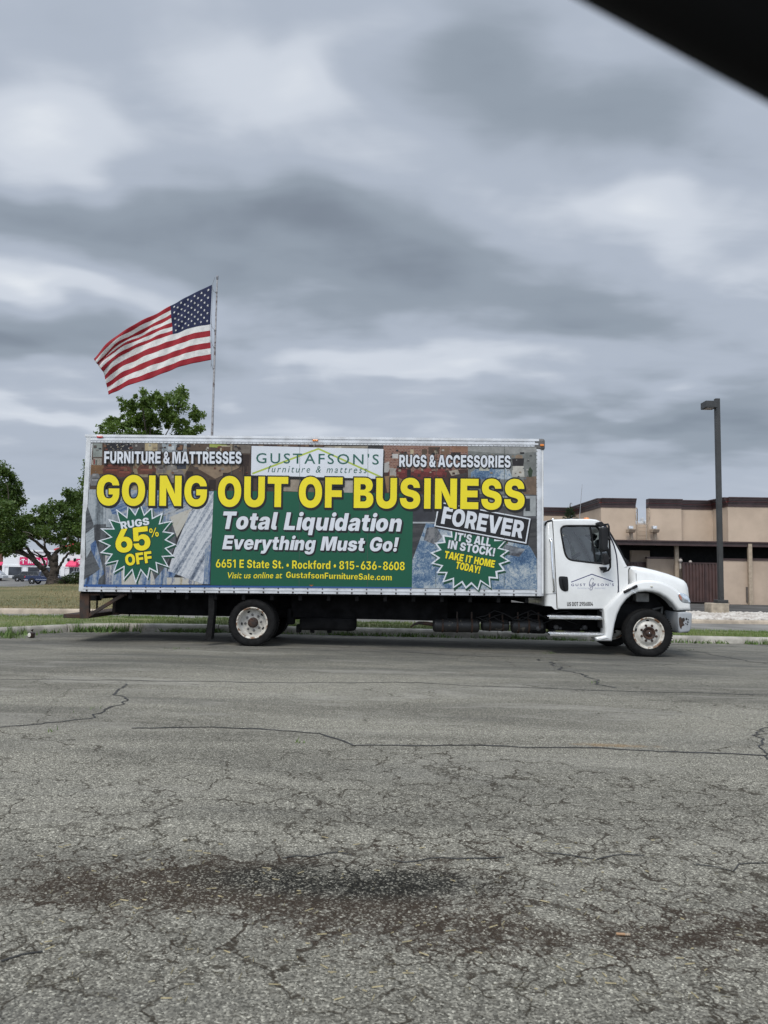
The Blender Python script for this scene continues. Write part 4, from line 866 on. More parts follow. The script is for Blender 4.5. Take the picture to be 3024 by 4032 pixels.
for i in range(45):
    x = rr.uniform(1080, 1500); y = rr.uniform(165, 430); s_ = rr.uniform(4, 20); c = rr.choice([(.10, .10, .095), (.40, .39, .36), (.04, .04, .04), (.25, .20, .15), (.16, .17, .18)])
    patch([(x, y + s_ * .6), (x + s_ * .15, y), (x + s_ * .85, y), (x + s_, y + s_ * .6)], pc(*c), r2)
# lower right: grey room with the blue rug
patch([(705, 440), (1513, 446), (1518, 1063), (702, 1052)], G_FLOOR, r2)
patch([(708, 445), (1513, 450), (1513, 600), (708, 620)], pc(.085, .085, .092), r2); patch([(708, 480), (870, 480), (860, 612), (708, 618)], pc(.05, .052, .06), r2); patch([(708, 622), (850, 622), (850, 632), (708, 632)], pc(.45, .48, .50), r2)
patch([(1428, 452), (1508, 452), (1508, 584), (1428, 584)], pc(.40, .42, .42), r2); patch([(1440, 470), (1470, 470), (1470, 552), (1440, 552)], pc(.03, .04, .045), r2)
patch([(1180, 480), (1400, 470), (1420, 580), (1180, 590)], pc(.10, .095, .095), r2); patch([(1190, 450), (1330, 452), (1330, 520), (1190, 520)], pc(.32, .34, .35), r2)
patch([(862, 640), (926, 640), (924, 690), (862, 684)], pc(.16, .14, .11), r2)
patch([(795, 628), (860, 640), (1200, 700), (1400, 715), (1475, 790), (1513, 860), (1518, 1063), (702, 1053), (706, 870)], G_R, r2)
patch([(800, 660), (862, 655), (900, 720), (850, 770), (780, 740)], rug_mat('rug_dark_medallion', 70, [(.03, .03, .035), (.10, .11, .13), (.30, .30, .30), (.02, .03, .06)], 9, 3), r2)
patch([(1260, 735), (1330, 740), (1325, 765), (1262, 760)], pc(.22, .08, .03), r2)
patch([(1280, 760), (1440, 800), (1400, 850), (1290, 830)], rug_mat('rug_dark_corner', 10, [(.05, .05, .06), (.20, .22, .25), (.45, .46, .46), (.06, .09, .16)], 9, 3), r2)
# lower left: stacked rugs
patch([(86, 408), (905, 420), (884, 1030), (57, 1032)], pc(.03, .031, .034), r1)
patch([(86, 410), (440, 414), (560, 520), (520, 620), (240, 660), (120, 650), (80, 540)], G_A, r1)
patch([(200, 480), (470, 500), (450, 600), (240, 572)], G_B, r1)
patch([(66, 560), (78, 520), (118, 640), (132, 745), (72, 860), (62, 840)], G_C, r1); patch([(66, 700), (130, 650), (132, 745), (72, 862)], rug_mat('rug_curl', 35, PAL_GREY), r1)
patch([(120, 640), (200, 636), (206, 1030), (140, 1030), (128, 820)], G_K, r1); patch([(96, 770), (132, 742), (190, 960), (150, 1000)], G_F, r1)
patch([(62, 880), (104, 808), (162, 930), (60, 1000)], G_C, r1); patch([(58, 1000), (160, 935), (150, 1032), (57, 1032)], G_F, r1)
for i, (x0, x1_, m_) in enumerate(((196, 236, G_E), (236, 300, G_F), (300, 420, G_E), (420, 490, G_F), (490, 520, G_E), (520, 600, G_F))): patch([(x0, 830), (x1_, 830), (x1_ + 4, 1031), (x0 + 4, 1031)], m_, r1)
patch([(440, 414), (905, 422), (800, 520), (600, 620), (520, 560)], G_B, r1); patch([(545, 600), (640, 560), (660, 700), (560, 660)], G_F, r1)
patch([(560, 640), (640, 600), (660, 760), (600, 900), (520, 1000), (500, 940), (600, 760)], G_K, r1)
patch([(618, 590), (765, 530), (700, 660), (664, 725)], rug_mat('rug_cream_fold', 62, [(.40, .30, .15), (.60, .57, .48), (.66, .63, .56), (.28, .17, .05)], 8, .8), r1)
patch([(345, 404), (440, 410), (470, 520), (352, 512)], pc(.40, .37, .26), r1); patch([(352, 412), (440, 420), (455, 520), (380, 500)], G_B, r1)
patch([(745, 560), (842, 470), (902, 424), (890, 720), (835, 1028), (606, 944), (650, 800)], G_D, r1)
patch([(602, 944), (660, 958), (640, 990), (596, 980)], G_F, r1); patch([(600, 985), (720, 985), (835, 1030), (600, 1031)], G_E, r1); patch([(850, 800), (886, 760), (880, 1030), (838, 1028)], G_F, r1)
# green field
patch([r1(902, 418), r2(640, 437), r2(708, 540), r2(703, 1052), r1(884, 1034)], P_GREEN)
# blue strip along the foot of the print
patch([r1(57, 1030), r2(702, 1048), r2(702, 1056), r1(56, 1046)], P_BLUE)
patch([r1(1528, 1033), r1(1556, 1033), r1(1542, 1043)], pc(.45, .13, .03))
# white sign panel with its shadow
patch([(1150, 130), (1659, 140), (1659, 350), (1150, 330)], P_BLACK, r1); patch([(20, 140), (522, 156), (518, 350), (20, 345)], P_BLACK, r2)
patch([r1(1148, 126), r2(515, 147), r2(510, 342), r1(1145, 318)], P_WHITE)
def bar(a, b, wd, m):
    a, b = Vector(a), Vector(b); d_ = (b - a).normalized(); q = Vector((-d_.y, d_.x)) * wd / 2; patch([a + q, b + q, b - q, a - q], m)
bar(r1(1153, 308), r1(1587, 144), 7, P_OLIVE); bar(r2(93, 146), r2(500, 330), 7, P_OLIVE)
# bursts
def burst(cx, cy, rx, ry, n, seed, conv, a0=0.0, inner=.73, m=P_GREEN, sc=1.0):
    q = random.Random(seed); pts = []
    for i in range(2 * n):
        a = a0 + math.pi * i / n; f_ = (1.0 + q.uniform(-.06, .06)) * sc if i % 2 == 0 else inner * (1 + q.uniform(-.03, .03)) * (sc + (sc - 1) * -.2)
        pts.append((cx + rx * f_ * math.cos(a), cy + ry * f_ * math.sin(a)))
    patch(pts, m, conv)
burst(418, 770, 256, 252, 20, 3, r1, .05, m=P_SHADE, sc=1.0); burst(410, 758, 258, 254, 20, 3, r1, .05, m=P_WHITE, sc=1.0); burst(410, 758, 240, 236, 20, 3, r1, .05)
burst(1090, 862, 262, 224, 20, 9, r2, .12, .79, P_SHADE); burst(1083, 850, 262, 222, 20, 9, r2, .12, .79, P_WHITE); burst(1083, 850, 243, 206, 20, 9, r2, .12, .785)
patch([(886, 500), (1482, 610), (1456, 775), (850, 662)], P_BLACK, r2)
patch([(876, 490), (1474, 600), (1446, 764), (847, 650)], P_WHITE, r2); patch([(884, 499), (1465, 606), (1439, 754), (856, 645)], P_BLACK, r2)
# faint upright joints of the box panels
for i in range(1, 7):
    x = 377 + i * 268; patch([(x, 1760), (x + 1.4, 1760), (x + 1.2, 2310), (x - .2, 2310)], pc(.09, .12, .10))
wrap.build('printed_wrap', wrap_mats, cargo, recalc=False)

# ---- lettering on the wrap
TL0 = layer[0] + .001
def words(name, text, A, B, cap, fill, fat=0, edge=0, edge_m=None, shadow=None, shadow_m=None, track=0, shear=0.0, space=270):
    mb = MB(); ms = []
    def lay(m_, **kw):
        if m_ not in ms: ms.append(m_)
        return ms.index(m_)
    d_ = TL0
    if shadow: lettering_mesh(mb, text, A, B, cap, art, d_, fat + edge, track, shear, lay(shadow_m or P_BLACK), shadow, space)
    if edge: lettering_mesh(mb, text, A, B, cap, art, d_ + .0012, fat + edge, track, shear, lay(edge_m or P_BLACK), (0, 0), space)
    lettering_mesh(mb, text, A, B, cap, art, d_ + .0024, fat, track, shear, lay(fill), (0, 0), space)
    return mb.build(name, ms, cargo, recalc=False)
words('headline_lettering', 'GOING OUT OF BUSINESS', r1(132, 513), r2(1440, 543), 119, P_YELLOW, fat=0, edge=32, shadow=(3.5, 4.5), track=24, space=235)
words('furniture_lettering', 'FURNITURE & MATTRESSES', r1(182, 240), r1(1085, 243), 48, P_WHITE, fat=-8, edge=46, shadow=(1.5, 2), track=0, space=200)
words('rugs_lettering', 'RUGS & ACCESSORIES', r2(615, 264), r2(1345, 269), 48, P_WHITE, fat=-8, edge=46, shadow=(1.5, 2), track=0, space=200)
words('liquidation_lettering', 'Total Liquidation', r1(945, 668), r2(632, 685), 69, P_WHITE, edge=22, shadow=(5, 6), shadow_m=P_BLACK, shear=.19, track=10)
words('everything_lettering', 'Everything Must Go!', r1(955, 800), r2(608, 815), 55, P_WHITE, edge=22, shadow=(4, 5), shadow_m=P_BLACK, shear=.19)
words('address_lettering', '6651 E State St. • Rockford • 815-636-8608', r1(915, 921), r2(657, 938), 34, P_YELLOW, fat=-22, edge=0, shadow=(1.2, 1.6), shadow_m=P_SHADE)
words('rugs_lettering', 'RUGS', r1(297, 671), r1(487, 640), 29, P_WHITE, shadow=(2, 2), shadow_m=P_SHADE)
words('discount_lettering', '65', r1(258, 828), r1(500, 800), 92, P_YELLOW, edge=22, track=-30)
words('percent_lettering', '%', r1(484, 726), r1(552, 716), 36, P_YELLOW, fat=-12, edge=40)
words('off_lettering', 'OFF', r1(330, 910), r1(508, 886), 45, P_YELLOW, edge=40)
words('forever_lettering', 'FOREVER', r2(885, 632), r2(1420, 730), 68, P_WHITE)
words('stock_lettering', "IT'S ALL", r2(974, 742), r2(1213, 783), 33, P_WHITE, edge=30); words('stock_lettering', 'IN STOCK!', r2(930, 793), r2(1240, 848), 33, P_WHITE, edge=30)
words('stock_lettering', 'TAKE IT HOME', r2(910, 857), r2(1238, 921), 29, P_YELLOW, edge=30); words('stock_lettering', 'TODAY!', r2(984, 925), r2(1143, 960), 29, P_YELLOW, edge=30)
words('web_address_lettering', 'GustafsonFurnitureSale.com', r1(1375, 987), r2(575, 1004), 25, P_YELLOW, fat=-26)
# light faces come from the built-in font
def light_words(name, text, A, B, cap, mapper, depth, m, parent, off=0.0, shear=0.0, spacing=1.0):
    cu = bpy.data.curves.new(name, 'FONT'); cu.body = text; cu.size = 1.0; cu.offset = off; cu.shear = shear; cu.space_character = spacing; cu.fill_mode = 'FRONT'; cu.resolution_u = 3
    ob = bpy.data.objects.new(name, cu); COL.objects.link(ob); dg = bpy.context.evaluated_depsgraph_get()
    me = bpy.data.meshes.new_from_object(ob.evaluated_get(dg)); bpy.data.objects.remove(ob); bpy.data.curves.remove(cu)
    xs = [v_.co.x for v_ in me.vertices]; x0, x1_ = min(xs), max(xs); W = x1_ - x0
    ux, uy = (B[0] - A[0]) / W, (B[1] - A[1]) / W; L = math.hypot(ux, uy); vx, vy = uy / L * cap / .70, -ux / L * cap / .70
    for v_ in me.vertices:
        x, y = v_.co.x - x0, v_.co.y; v_.co = mapper(A[0] + ux * x + vx * y, A[1] + uy * x + vy * y, depth)
    me.materials.clear(); me.materials.append(m); me.update()
    return link(name, me, parent)
light_words('visit_lettering', 'Visit us online at', r1(997, 990), r1(1352, 989), 24, art, TL0 + .001, P_YELLOW, cargo, .006, .2)
light_words('sign_lettering', "GUSTAFSON'S", r1(1178, 238), r2(485, 248), 40, art, TL0 + .001, P_DKGREEN, cargo, .004, 0, 1.25)
light_words('sign_lettering', 'furniture & mattress', r1(1255, 298), r2(408, 304), 27, art, TL0 + .001, P_DKGREEN, cargo, -.004, .25, 1.35)

# ---- wheels
def make_wheel(name, c, rt, rr_, front, ysign=-1, parent=truck):
    """tyre on a steel rim; ysign -1 faces the camera side"""
    mb = MB(); W2 = .115; y = ysign
    prof = [(rr_ + .002, y * -.10), (rr_ + .02, y * -.112), (rt * .8, y * -.125), (rt * .95, y * -.115), (rt * .99, y * -.095), (rt, y * -.06), (rt, y * .06), (rt * .99, y * .095), (rt * .955, y * .112), (rt * .90, y * .121), (rt * .80, y * .127), (rr_ + .05, y * .121), (rr_ + .02, y * .112), (rr_ + .002, y * .10)]
    mb.lathe(prof, c, 'Y', 72)
    for i in range(60):                                   # shoulder lugs
        a = 2 * math.pi * i / 60
        for w0, w1 in ((-.108, -.07), (.07, .108)):
            pts = []
            for rr2 in (rt * .985, rt * 1.012):
                for da, yy in ((-.030, w0), (.030, w0), (.030, w1), (-.030, w1)): pts.append((c[0] + rr2 * math.cos(a + da), c[1] + yy, c[2] + rr2 * math.sin(a + da)))
            mb.hexa(pts)
    wh = mb.build(name, M_RUBBER, parent)
    for p in wh.data.polygons: p.use_smooth = len(p.vertices) == 4 and p.use_smooth
    r = MB()
    if front: dish = [(rr_ + .012, .104), (rr_ + .006, .112), (rr_ - .010, .108), (rr_ - .022, .085), (rr_ - .034, .062), (rr_ - .045, .058), (rr_ - .06, .075), (.165, .105), (.14, .112), (.095, .112), (.088, .11)]
    else: dish = [(rr_ + .012, .104), (rr_ + .006, .112), (rr_ - .010, .108), (rr_ - .022, .075), (rr_ - .035, -.01), (rr_ - .055, -.045), (.19, -.04), (.165, -.028), (.14, -.022), (.10, -.022), (.088, -.02)]
    dish = [(a, y * b) for a, b in dish]
    r.lathe(dish[:4], c, 'Y', 64, 1); r.lathe(dish[3:], c, 'Y', 64, 0)
    rim = r.build('rim', [M_RIM, M_RIMEDGE], wh)
    hb = MB(); fy = .11 if front else -.022
    if front:
        hb.lathe([(.112, y * (fy - .002)), (.110, y * (fy + .012)), (.104, y * (fy + .022)), (.098, y * (fy + .024)), (.076, y * (fy - .01)), (.05, y * (fy - .012)), (.046, y * (fy + .014)), (.03, y * (fy + .018)), (.001, y * (fy + .018))], c, 'Y', 32)
        hb.lathe([(.012, y * (fy + .018)), (.010, y * (fy + .03)), (.001, y * (fy + .032))], c, 'Y', 12, 1)
    else:
        hb.lathe([(.090, y * fy), (.086, y * (fy + .05)), (.078, y * (fy + .072)), (.05, y * (fy + .08)), (.001, y * (fy + .082))], c, 'Y', 28)
        for i in range(8):
            a = math.pi * i / 4 + .2; hb.lathe([(.009, y * (fy + .07)), (.009, y * (fy + .085)), (.001, y * (fy + .087))], (c[0] + .066 * math.cos(a), c[1], c[2] + .066 * math.sin(a)), 'Y', 6)
    hb.build('hub', [M_RUSTR, M_CHROME], wh, recalc=False)
    nb = MB()
    for i in range(8):
        a = math.pi * i / 4 + (.38 if front else .12); p = (c[0] + .137 * math.cos(a), c[1], c[2] + .137 * math.sin(a))
        nb.lathe([(.024, y * fy), (.024, y * (fy + .006)), (.017, y * (fy + .008)), (.016, y * (fy + .034)), (.001, y * (fy + .038))], p, 'Y', 6, smooth=False)
    split_pieces(nb.build('wheel_nut', M_RUSTR if front else mat('grey_nut', (.13, .125, .12), .5, .3), wh, recalc=False))
    hh = MB()
    for i in range(5 if not front else 2):                # hand holes
        a = (2 * math.pi * i / 5 + .75) if not front else (1.6 if i == 0 else 2.9); rc = rr_ - .062 if not front else rr_ - .05
        pts = [(c[0] + (rc + .016 * math.sin(q)) * math.cos(a + .13 * math.cos(q)), c[1] + y * ((.072 if front else -.036)), c[2] + (rc + .016 * math.sin(q)) * math.sin(a + .13 * math.cos(q))) for q in [2 * math.pi * i_ / 14 for i_ in range(14)]]
        hh.add(pts + [(p[0], p[1] + y * .004, p[2]) for p in pts], [tuple(range(14)), tuple(range(14, 28))] + [(i_, (i_ + 1) % 14, 14 + (i_ + 1) % 14, 14 + i_) for i_ in range(14)])
    split_pieces(hh.build('hand_hole', M_BLACK, wh))
    return wh
cr_ = at(*r1(1155, 1270), YB + .16); RT = .405
crw = (cr_.x, YB + .16, gz(cr_.x) + RT - .006)
wheel_rear = make_wheel('rear_wheel', crw, RT, .262, False)
cf_ = at(*r3(1098, 1416), YB + .16); cfw = (cf_.x, YB + .16, gz(cf_.x) + RT + .002)
wheel_front = make_wheel('front_wheel', cfw, RT + .006, .262, True)
def copy_part(o, parent, shift, flip=False):
    c = o.copy(); COL.objects.link(c); c.parent = parent; c.matrix_parent_inverse = o.matrix_parent_inverse.copy(); c.location = Vector(o.location) + Vector(shift)
    for ch in o.children:
        g = ch.copy(); COL.objects.link(g); g.parent = c; g.matrix_parent_inverse = ch.matrix_parent_inverse.copy()
    return c
copy_part(wheel_rear, truck, (0, .30, 0)); copy_part(wheel_rear, truck, (0, 1.62, 0)); copy_part(wheel_rear, truck, (0, 1.92, 0)); copy_part(wheel_front, truck, (-.03, 2.02, 0))

# ---- chassis and what hangs from it
YC = YB + BW / 2
zt = lambda x: bz(x, 0) - .02
mb = MB()
for yy in (YC - .46, YC + .38):
    x0, x1_ = BX0 + .30, at(*r3(1300, 1200), YB).x; a0 = at(*r1(300, 1225), YB + .85).z
    mb.hexa([(x0, yy, a0), (x1_, yy, a0 - .03), (x1_, yy + .08, a0 - .03), (x0, yy + .08, a0), (x0, yy, zt(x0) - .02), (x1_, yy, a0 + .28), (x1_, yy + .08, a0 + .28), (x0, yy + .08, zt(x0) - .02)])
mb.build('chassis_rail', M_FRAME, truck)
mb = MB()
for i in range(16):
    x = BX0 + .35 + i * .49; mb.box((x, YB + .04, zt(x) - .10), (x + .06, YB + BW - .04, zt(x) + .03))
box_hexa(mb, BX0 + .02, BX1 - .05, YB + .03, YB + BW - .03, -.012, .013)
zl = at(*r1(600, 1222), YB + .55).z
for i, (xa, xb, dz0) in enumerate(((BX0 + .45, BX0 + 2.2, .0), (BX0 + 3.6, BX0 + 6.4, -.03))):  # near-black fill panels added so the open underside reads as deep shade
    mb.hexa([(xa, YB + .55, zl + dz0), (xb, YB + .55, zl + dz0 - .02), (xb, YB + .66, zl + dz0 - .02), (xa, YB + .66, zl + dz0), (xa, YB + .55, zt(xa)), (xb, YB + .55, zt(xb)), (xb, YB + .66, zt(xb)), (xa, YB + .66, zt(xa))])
for (xa, xb) in ((BX0 + .4, BX0 + 7.7),):                    # solid dark back panel added to stand for shade behind the frame
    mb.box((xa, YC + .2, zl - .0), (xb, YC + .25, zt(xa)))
mb.build('underframe_and_shade_fill', M_FRAME, truck, bevel=.006)
mb = MB()
for (px_, py_) in ((335, 1230), (660, 1230)):                 # hanging bolts under the floor
    p = at(*r1(px_, py_), YB + .5); mb.tube([(p.x, YB + .6, p.z - .03), (p.x, YB + .6, p.z + .2)], .012, 6)
mb.tube([(crw[0], YB + .28, crw[2]), (crw[0], YB + BW - .28, crw[2])], .07, 12)
mb.lathe([(.02, -.2), (.15, -.16), (.2, 0), (.15, .16), (.02, .2)], (crw[0], YC, crw[2]), 'X', 16)
mb.tube([(crw[0], YC, crw[2] + .03), (cfw[0] - 2, YC, crw[2] + .18)], .045, 10)
mb.tube([(cfw[0], YB + .3, cfw[2] - .02), (cfw[0], YB + BW - .3, cfw[2] - .02)], .05, 8)
for yy in (YC - .46, YC + .46):
    for i in range(5): mb.tube([(crw[0] - .62 + i * .06, yy, crw[2] + .26 - i * .035), (crw[0], yy, crw[2] + .09 - i * .012), (crw[0] + .72 - i * .06, yy, crw[2] + .26 - i * .035)], .025, 6)
mb.build('axle', M_FRAME, truck)
def hung(name, c0, c1, y0, y1, m, bevel=.02):
    a, b = at(*c0, (y0 + y1) / 2), at(*c1, (y0 + y1) / 2); mb_ = MB(); mb_.box((a.x, y0, b.z), (b.x, y1, a.z)); return mb_.build(name, m, truck, bevel=bevel)
hung('spring_hanger', r1(1382, 1185), r1(1428, 1292), YB + .55, YB + .75, M_FRAME, .03)
hung('spring_hanger', r1(1440, 1290), r1(1470, 1345), YB + .55, YB + .70, M_FRAME, .02)
hung('air_tank', r1(1468, 1240), r1(1830, 1330), YB + .45, YB + .95, M_FRAME, .05)
hung('frame_bracket', r1(1530, 1325), r1(1556, 1347), YB + .5, YB + .6, M_FRAME, .01); hung('frame_bracket', r1(1640, 1325), r1(1668, 1347), YB + .5, YB + .6, M_FRAME, .01)
def tank(name, ca, cb, yc, m, bands=3, bm_=None):
    a, b = at(*ca, yc), at(*cb, yc); r = abs(a.z - b.z) / 2; zc = (a.z + b.z) / 2; mb_ = MB(); L = b.x - a.x
    mb_.lathe([(.001, 0), (r * .7, .004), (r * .95, .025), (r, .05), (r, L - .05), (r * .95, L - .025), (r * .7, L - .004), (.001, L)], (a.x, yc, zc), 'X', 32)
    o_ = mb_.build(name, m, truck); bb = MB()
    for i in range(bands):
        x = a.x + L * (i + .6) / (bands + .2); bb.lathe([(r + .002, 0), (r + .008, .004), (r + .008, .03), (r + .002, .034)], (x, yc, zc), 'X', 32)
        bb.box((x + .005, yc - .02, zc + r * .9), (x + .03, yc + .02, zc + r + .12))
    split_pieces(bb.build('strap', bm_ or M_RUSTB, o_)); return o_
M_BATT = rusty('scuffed_black_steel', (.018, .018, .018), (.16, .14, .11), .58, .66, 9, .55)
tank('muffler', r2(836, 1250), r2(1140, 1346), YB + .62, M_BATT, 3); tank('air_tank', r2(1150, 1258), r2(1335, 1336), YB + .68, M_BATT, 2); tank('air_tank', r2(1345, 1255), r2(1560, 1350), YB + .66, M_BATT, 3)
mb = MB(); pp_ = [at(*r2(x, y), YB + .62) for x, y in ((690, 1310), (715, 1292), (745, 1282), (790, 1285), (840, 1292))]; mb.tube([(p.x, YB + .62, p.z) for p in pp_], [.014, .02, .028, .034, .036], 12); mb.build('exhaust_pipe', M_RUSTB, truck)
hung('battery_box', r3(60, 1330), r3(200, 1420), YB + .55, YB + 1.0, M_FRAME, .03); hung('fuel_tank', r3(210, 1225), r3(715, 1400), YB + .62, YB + 1.2, M_FRAME, .06)
mb = MB()
for (x, y, r) in ((310, 1372, .05), (345, 1380, .03), (560, 1372, .05), (155, 1380, .05), (530, 1385, .025)):
    p = at(*r3(x, y), YB + .55); mb.lathe([(r, .02), (r, -.02), (r * .6, -.03), (.001, -.03)], (p.x, YB + .56, p.z), 'Y', 16)
split_pieces(mb.build('air_valve', mat('grey_valve', (.06, .06, .06), .5, .3), truck))
mb = MB()
for j, (yy, zz) in enumerate(((.52, .0), (.50, .05), (.56, -.06))):
    q = [at(*r2(1120 + i * 60, 1262 + 26 * math.sin(i * 1.7 + j)), YB + yy) for i in range(12)]; mb.tube([(p.x, YB + yy, p.z + zz + .05) for p in q], .010, 6)
mb.build('air_line', M_BLACKP, truck)
# rear frame under the box
def beam(mb_, a, b, wd, y0, y1):
    a, b = Vector((a[0], 0, a[1])), Vector((b[0], 0, b[1])); d_ = (b - a).normalized(); q = Vector((-d_.z, 0, d_.x)) * wd / 2
    c_ = [a + q, b + q, b - q, a - q]; mb_.hexa([(p.x, y0, p.z) for p in c_] + [(p.x, y1, p.z) for p in c_])
def xz(c, Y): p = at(*c, Y); return (p.x, p.z)
mb = MB()
for yy in (YB + .06, YB + BW - .14):
    beam(mb, xz(r1(44, 1082), YB), xz(r1(42, 1255), YB), .165, yy, yy + .08)
    beam(mb, xz(r1(52, 1246), YB), xz(r1(300, 1096), YB), .06, yy + .01, yy + .07)
    beam(mb, xz(r1(44, 1094), YB), xz(r1(320, 1094), YB), .05, yy + .02, yy + .06)
beam(mb, xz(r1(155, 1092), YB), xz(r1(152, 1245), YB), .11, YB + .8, YB + .86)
split_pieces(mb.build('rear_frame', M_RUSTB, truck, bevel=.006))
mb = MB(); a, b = at(*r4(662, 1848), YB), at(*r4(1000, 1898), YB); x0 = a.x; xm = BX0 + .16
mb.box((x0, YB + .10, b.z), (xm, YB + BW - .1, a.z)); mb.build('rear_bumper', M_RUSTB, truck, bevel=.01)
mb = MB(); a, b = at(*r4(1000, 1640), YB + .8), at(*r4(1078, 1700), YB + .8); mb.box((a.x, YB + .7, b.z), (b.x, YB + .95, a.z)); mb.box((a.x + .1, YB + .75, b.z - .25), (a.x + .13, YB + .78, b.z)); mb.build('lift_motor', M_FRAME, truck, bevel=.01)
mb = MB(); fl = [(870, 1098), (908, 1098), (906, 1200), (886, 1388), (846, 1392), (868, 1230)]; mb.prism([xz(r1(*p), YB + .12) for p in fl], YB + .06, YB + .28); mb.build('mud_flap', M_RUBBER, truck)
# ---- cab
YCAB = YB + .16; CW = 2.26                           # cab side plane and cab width
def q3(x, y, Y=None): p = at(*r3(x, y), YCAB if Y is None else Y); return (p.x, p.z)
SIL = [(212, 1185), (212, 800), (212, 470), (222, 448), (245, 436), (275, 430), (450, 424), (620, 425), (665, 430), (700, 445), (735, 478), (800, 580), (870, 705), (935, 835)]
SILS = [q3(*p) for p in SIL]
WIN = [(352, 530), (362, 503), (390, 490), (500, 489), (630, 490), (664, 500), (690, 540), (728, 620), (758, 700), (770, 755), (771, 790), (760, 812), (730, 816), (640, 808), (540, 797), (440, 783), (405, 760), (384, 715), (366, 620)]
WINS = [(p.x, p.y) for p in smooth_poly([Vector((*q3(*p), 0)) for p in WIN], 3)]
RC = .075
def shell():
    """the cab's skin: roof, back and windscreen with rounded shoulders, pulled across the cab's width"""
    P = [Vector(p) for p in SILS]; P2 = []
    for a, b in zip(P, P[1:]): P2 += [a, a.lerp(b, .5)]
    P2.append(P[-1]); n = len(P2); nor = []
    for i in range(n):
        d_ = (P2[min(i + 1, n - 1)] - P2[max(i - 1, 0)]).normalized(); nor.append(Vector((d_.y, -d_.x)))
    ys = []
    for i in range(6):
        a = i / 5 * math.pi / 2; ys.append((RC * (1 - math.sin(a)), RC * (1 - math.cos(a))))
    prof = [(ins, YCAB + dy_) for ins, dy_ in ys] + [(-.012, YCAB + CW * .3), (-.015, YCAB + CW / 2), (-.012, YCAB + CW * .7)] + [(ins, YCAB + CW - dy_) for ins, dy_ in reversed(ys)]
    m = len(prof); mb_ = MB(); vs = []
    for p, nn in zip(P2, nor):
        for ins, y in prof: q = p + nn * ins; vs.append((q.x, y, q.y))
    mb_.v = vs
    for i in range(n - 1):
        for j in range(m - 1):
            scr = i >= 21 and 4 <= j < m - 5
            mb_.f.append((i * m + j, (i + 1) * m + j, (i + 1) * m + j + 1, i * m + j + 1)); mb_.m.append(1 if scr else 0); mb_.sm.append(True)
    return mb_, [(p + nn * RC) for p, nn in zip(P2, nor)]
smb, inner = shell()
cab = smb.build('cab', [M_WHITE, M_GLASS], truck)
# side panels with their window openings
side = [(p.x, p.y) for p in inner] + [q3(*p) for p in ((936, 850), (936, 1010), (850, 1082), (727, 1214), (300, 1216), (270, 1188))]
def holed_plate(name, outl, hole, y0, y1, m, parent):
    """flat panel with one opening"""
    outl = [tuple(q) for q in outl]; hole = [tuple(q) for q in hole]; nh = len(hole)
    ov, keep = fill([outl, hole], 1e-6, lambda ws: ws[0] != 0 and ws[1] == 0); n_ = len(ov)
    mb_ = MB(); mb_.add([(p.x, y0, p.y) for p in ov] + [(p.x, y1, p.y) for p in ov], keep + [tuple(i + n_ for i in f) for f in keep])
    mb_.add([(p[0], y, p[1]) for p in hole for y in (y0, y1)], [(2 * i, 2 * i + 1, (2 * i + 3) % (2 * nh), (2 * i + 2) % (2 * nh)) for i in range(nh)])
    return mb_.build(name, m, parent)
holed_plate('side_panel', side, WINS, YCAB + .0, YCAB + .04, M_WHITE, cab); holed_plate('side_panel', side, WINS, YCAB + CW - .04, YCAB + CW, M_WHITE, cab)
DOOR = [(281, 444), (420, 437), (620, 438), (672, 447), (702, 468), (732, 510), (770, 585), (805, 668), (828, 745), (840, 880), (845, 1000), (842, 1072), (800, 1125), (720, 1207), (335, 1209), (322, 1200), (312, 1050), (300, 800), (290, 620)]
DOORS = [q3(*p) for p in DOOR]
WIN2 = [(Vector(p) - Vector(q3(560, 650))) * 1.03 + Vector(q3(560, 650)) for p in WINS]
door = curve_plate('door', DOORS, [WIN2], YCAB - .016, YCAB + .006, M_WHITE, cab, bevel=.007)
mb = MB()
seam = smooth_poly([Vector((*q3(*p), 0)) for p in [(702, 452), (745, 520), (800, 625), (833, 740), (845, 880), (850, 1000), (847, 1076), (800, 1132), (724, 1213)]], 5, closed=False)
mb.tube([(p.x, YCAB - .003, p.y) for p in seam], .011, 6); mb.build('door_seal', mat('blue_black_seal', (.014, .016, .045), .5), cab)
mb = MB(); mb.tube([(p[0], YCAB - .002, p[1]) for p in [q3(*a) for a in ((276, 440), (288, 620), (298, 800), (310, 1050), (316, 1205), (325, 1214), (720, 1214))]], .006, 6); mb.build('door_gap', M_BLACKP, cab)
# rubber window surround and panes
ring = [(Vector(p) - Vector(q3(560, 650))) * 1.012 + Vector(q3(560, 650)) for p in WINS]
mb = MB(); mb.tube([(p[0], YCAB - .008, p[1]) for p in ring + ring[:2]], .019, 8, caps=False); mb.build('window_seal', M_BLACKP, door)
a, b = q3(608, 497), q3(655, 808); mb = MB(); beam(mb, a, b, .022, YCAB - .012, YCAB + .03); mb.build('quarter_window_bar', M_BLACKP, door)
mb = MB(); n = len(ring)
for yy in (YCAB + .018, YCAB + CW - .018):
    mb.add([(p[0], yy, p[1]) for p in ring], [tuple(t) for t in tessellate_polygon([[Vector((p[0], p[1], 0)) for p in ring]])])
split_pieces(mb.build('window_pane', M_GLASS, cab, recalc=False))
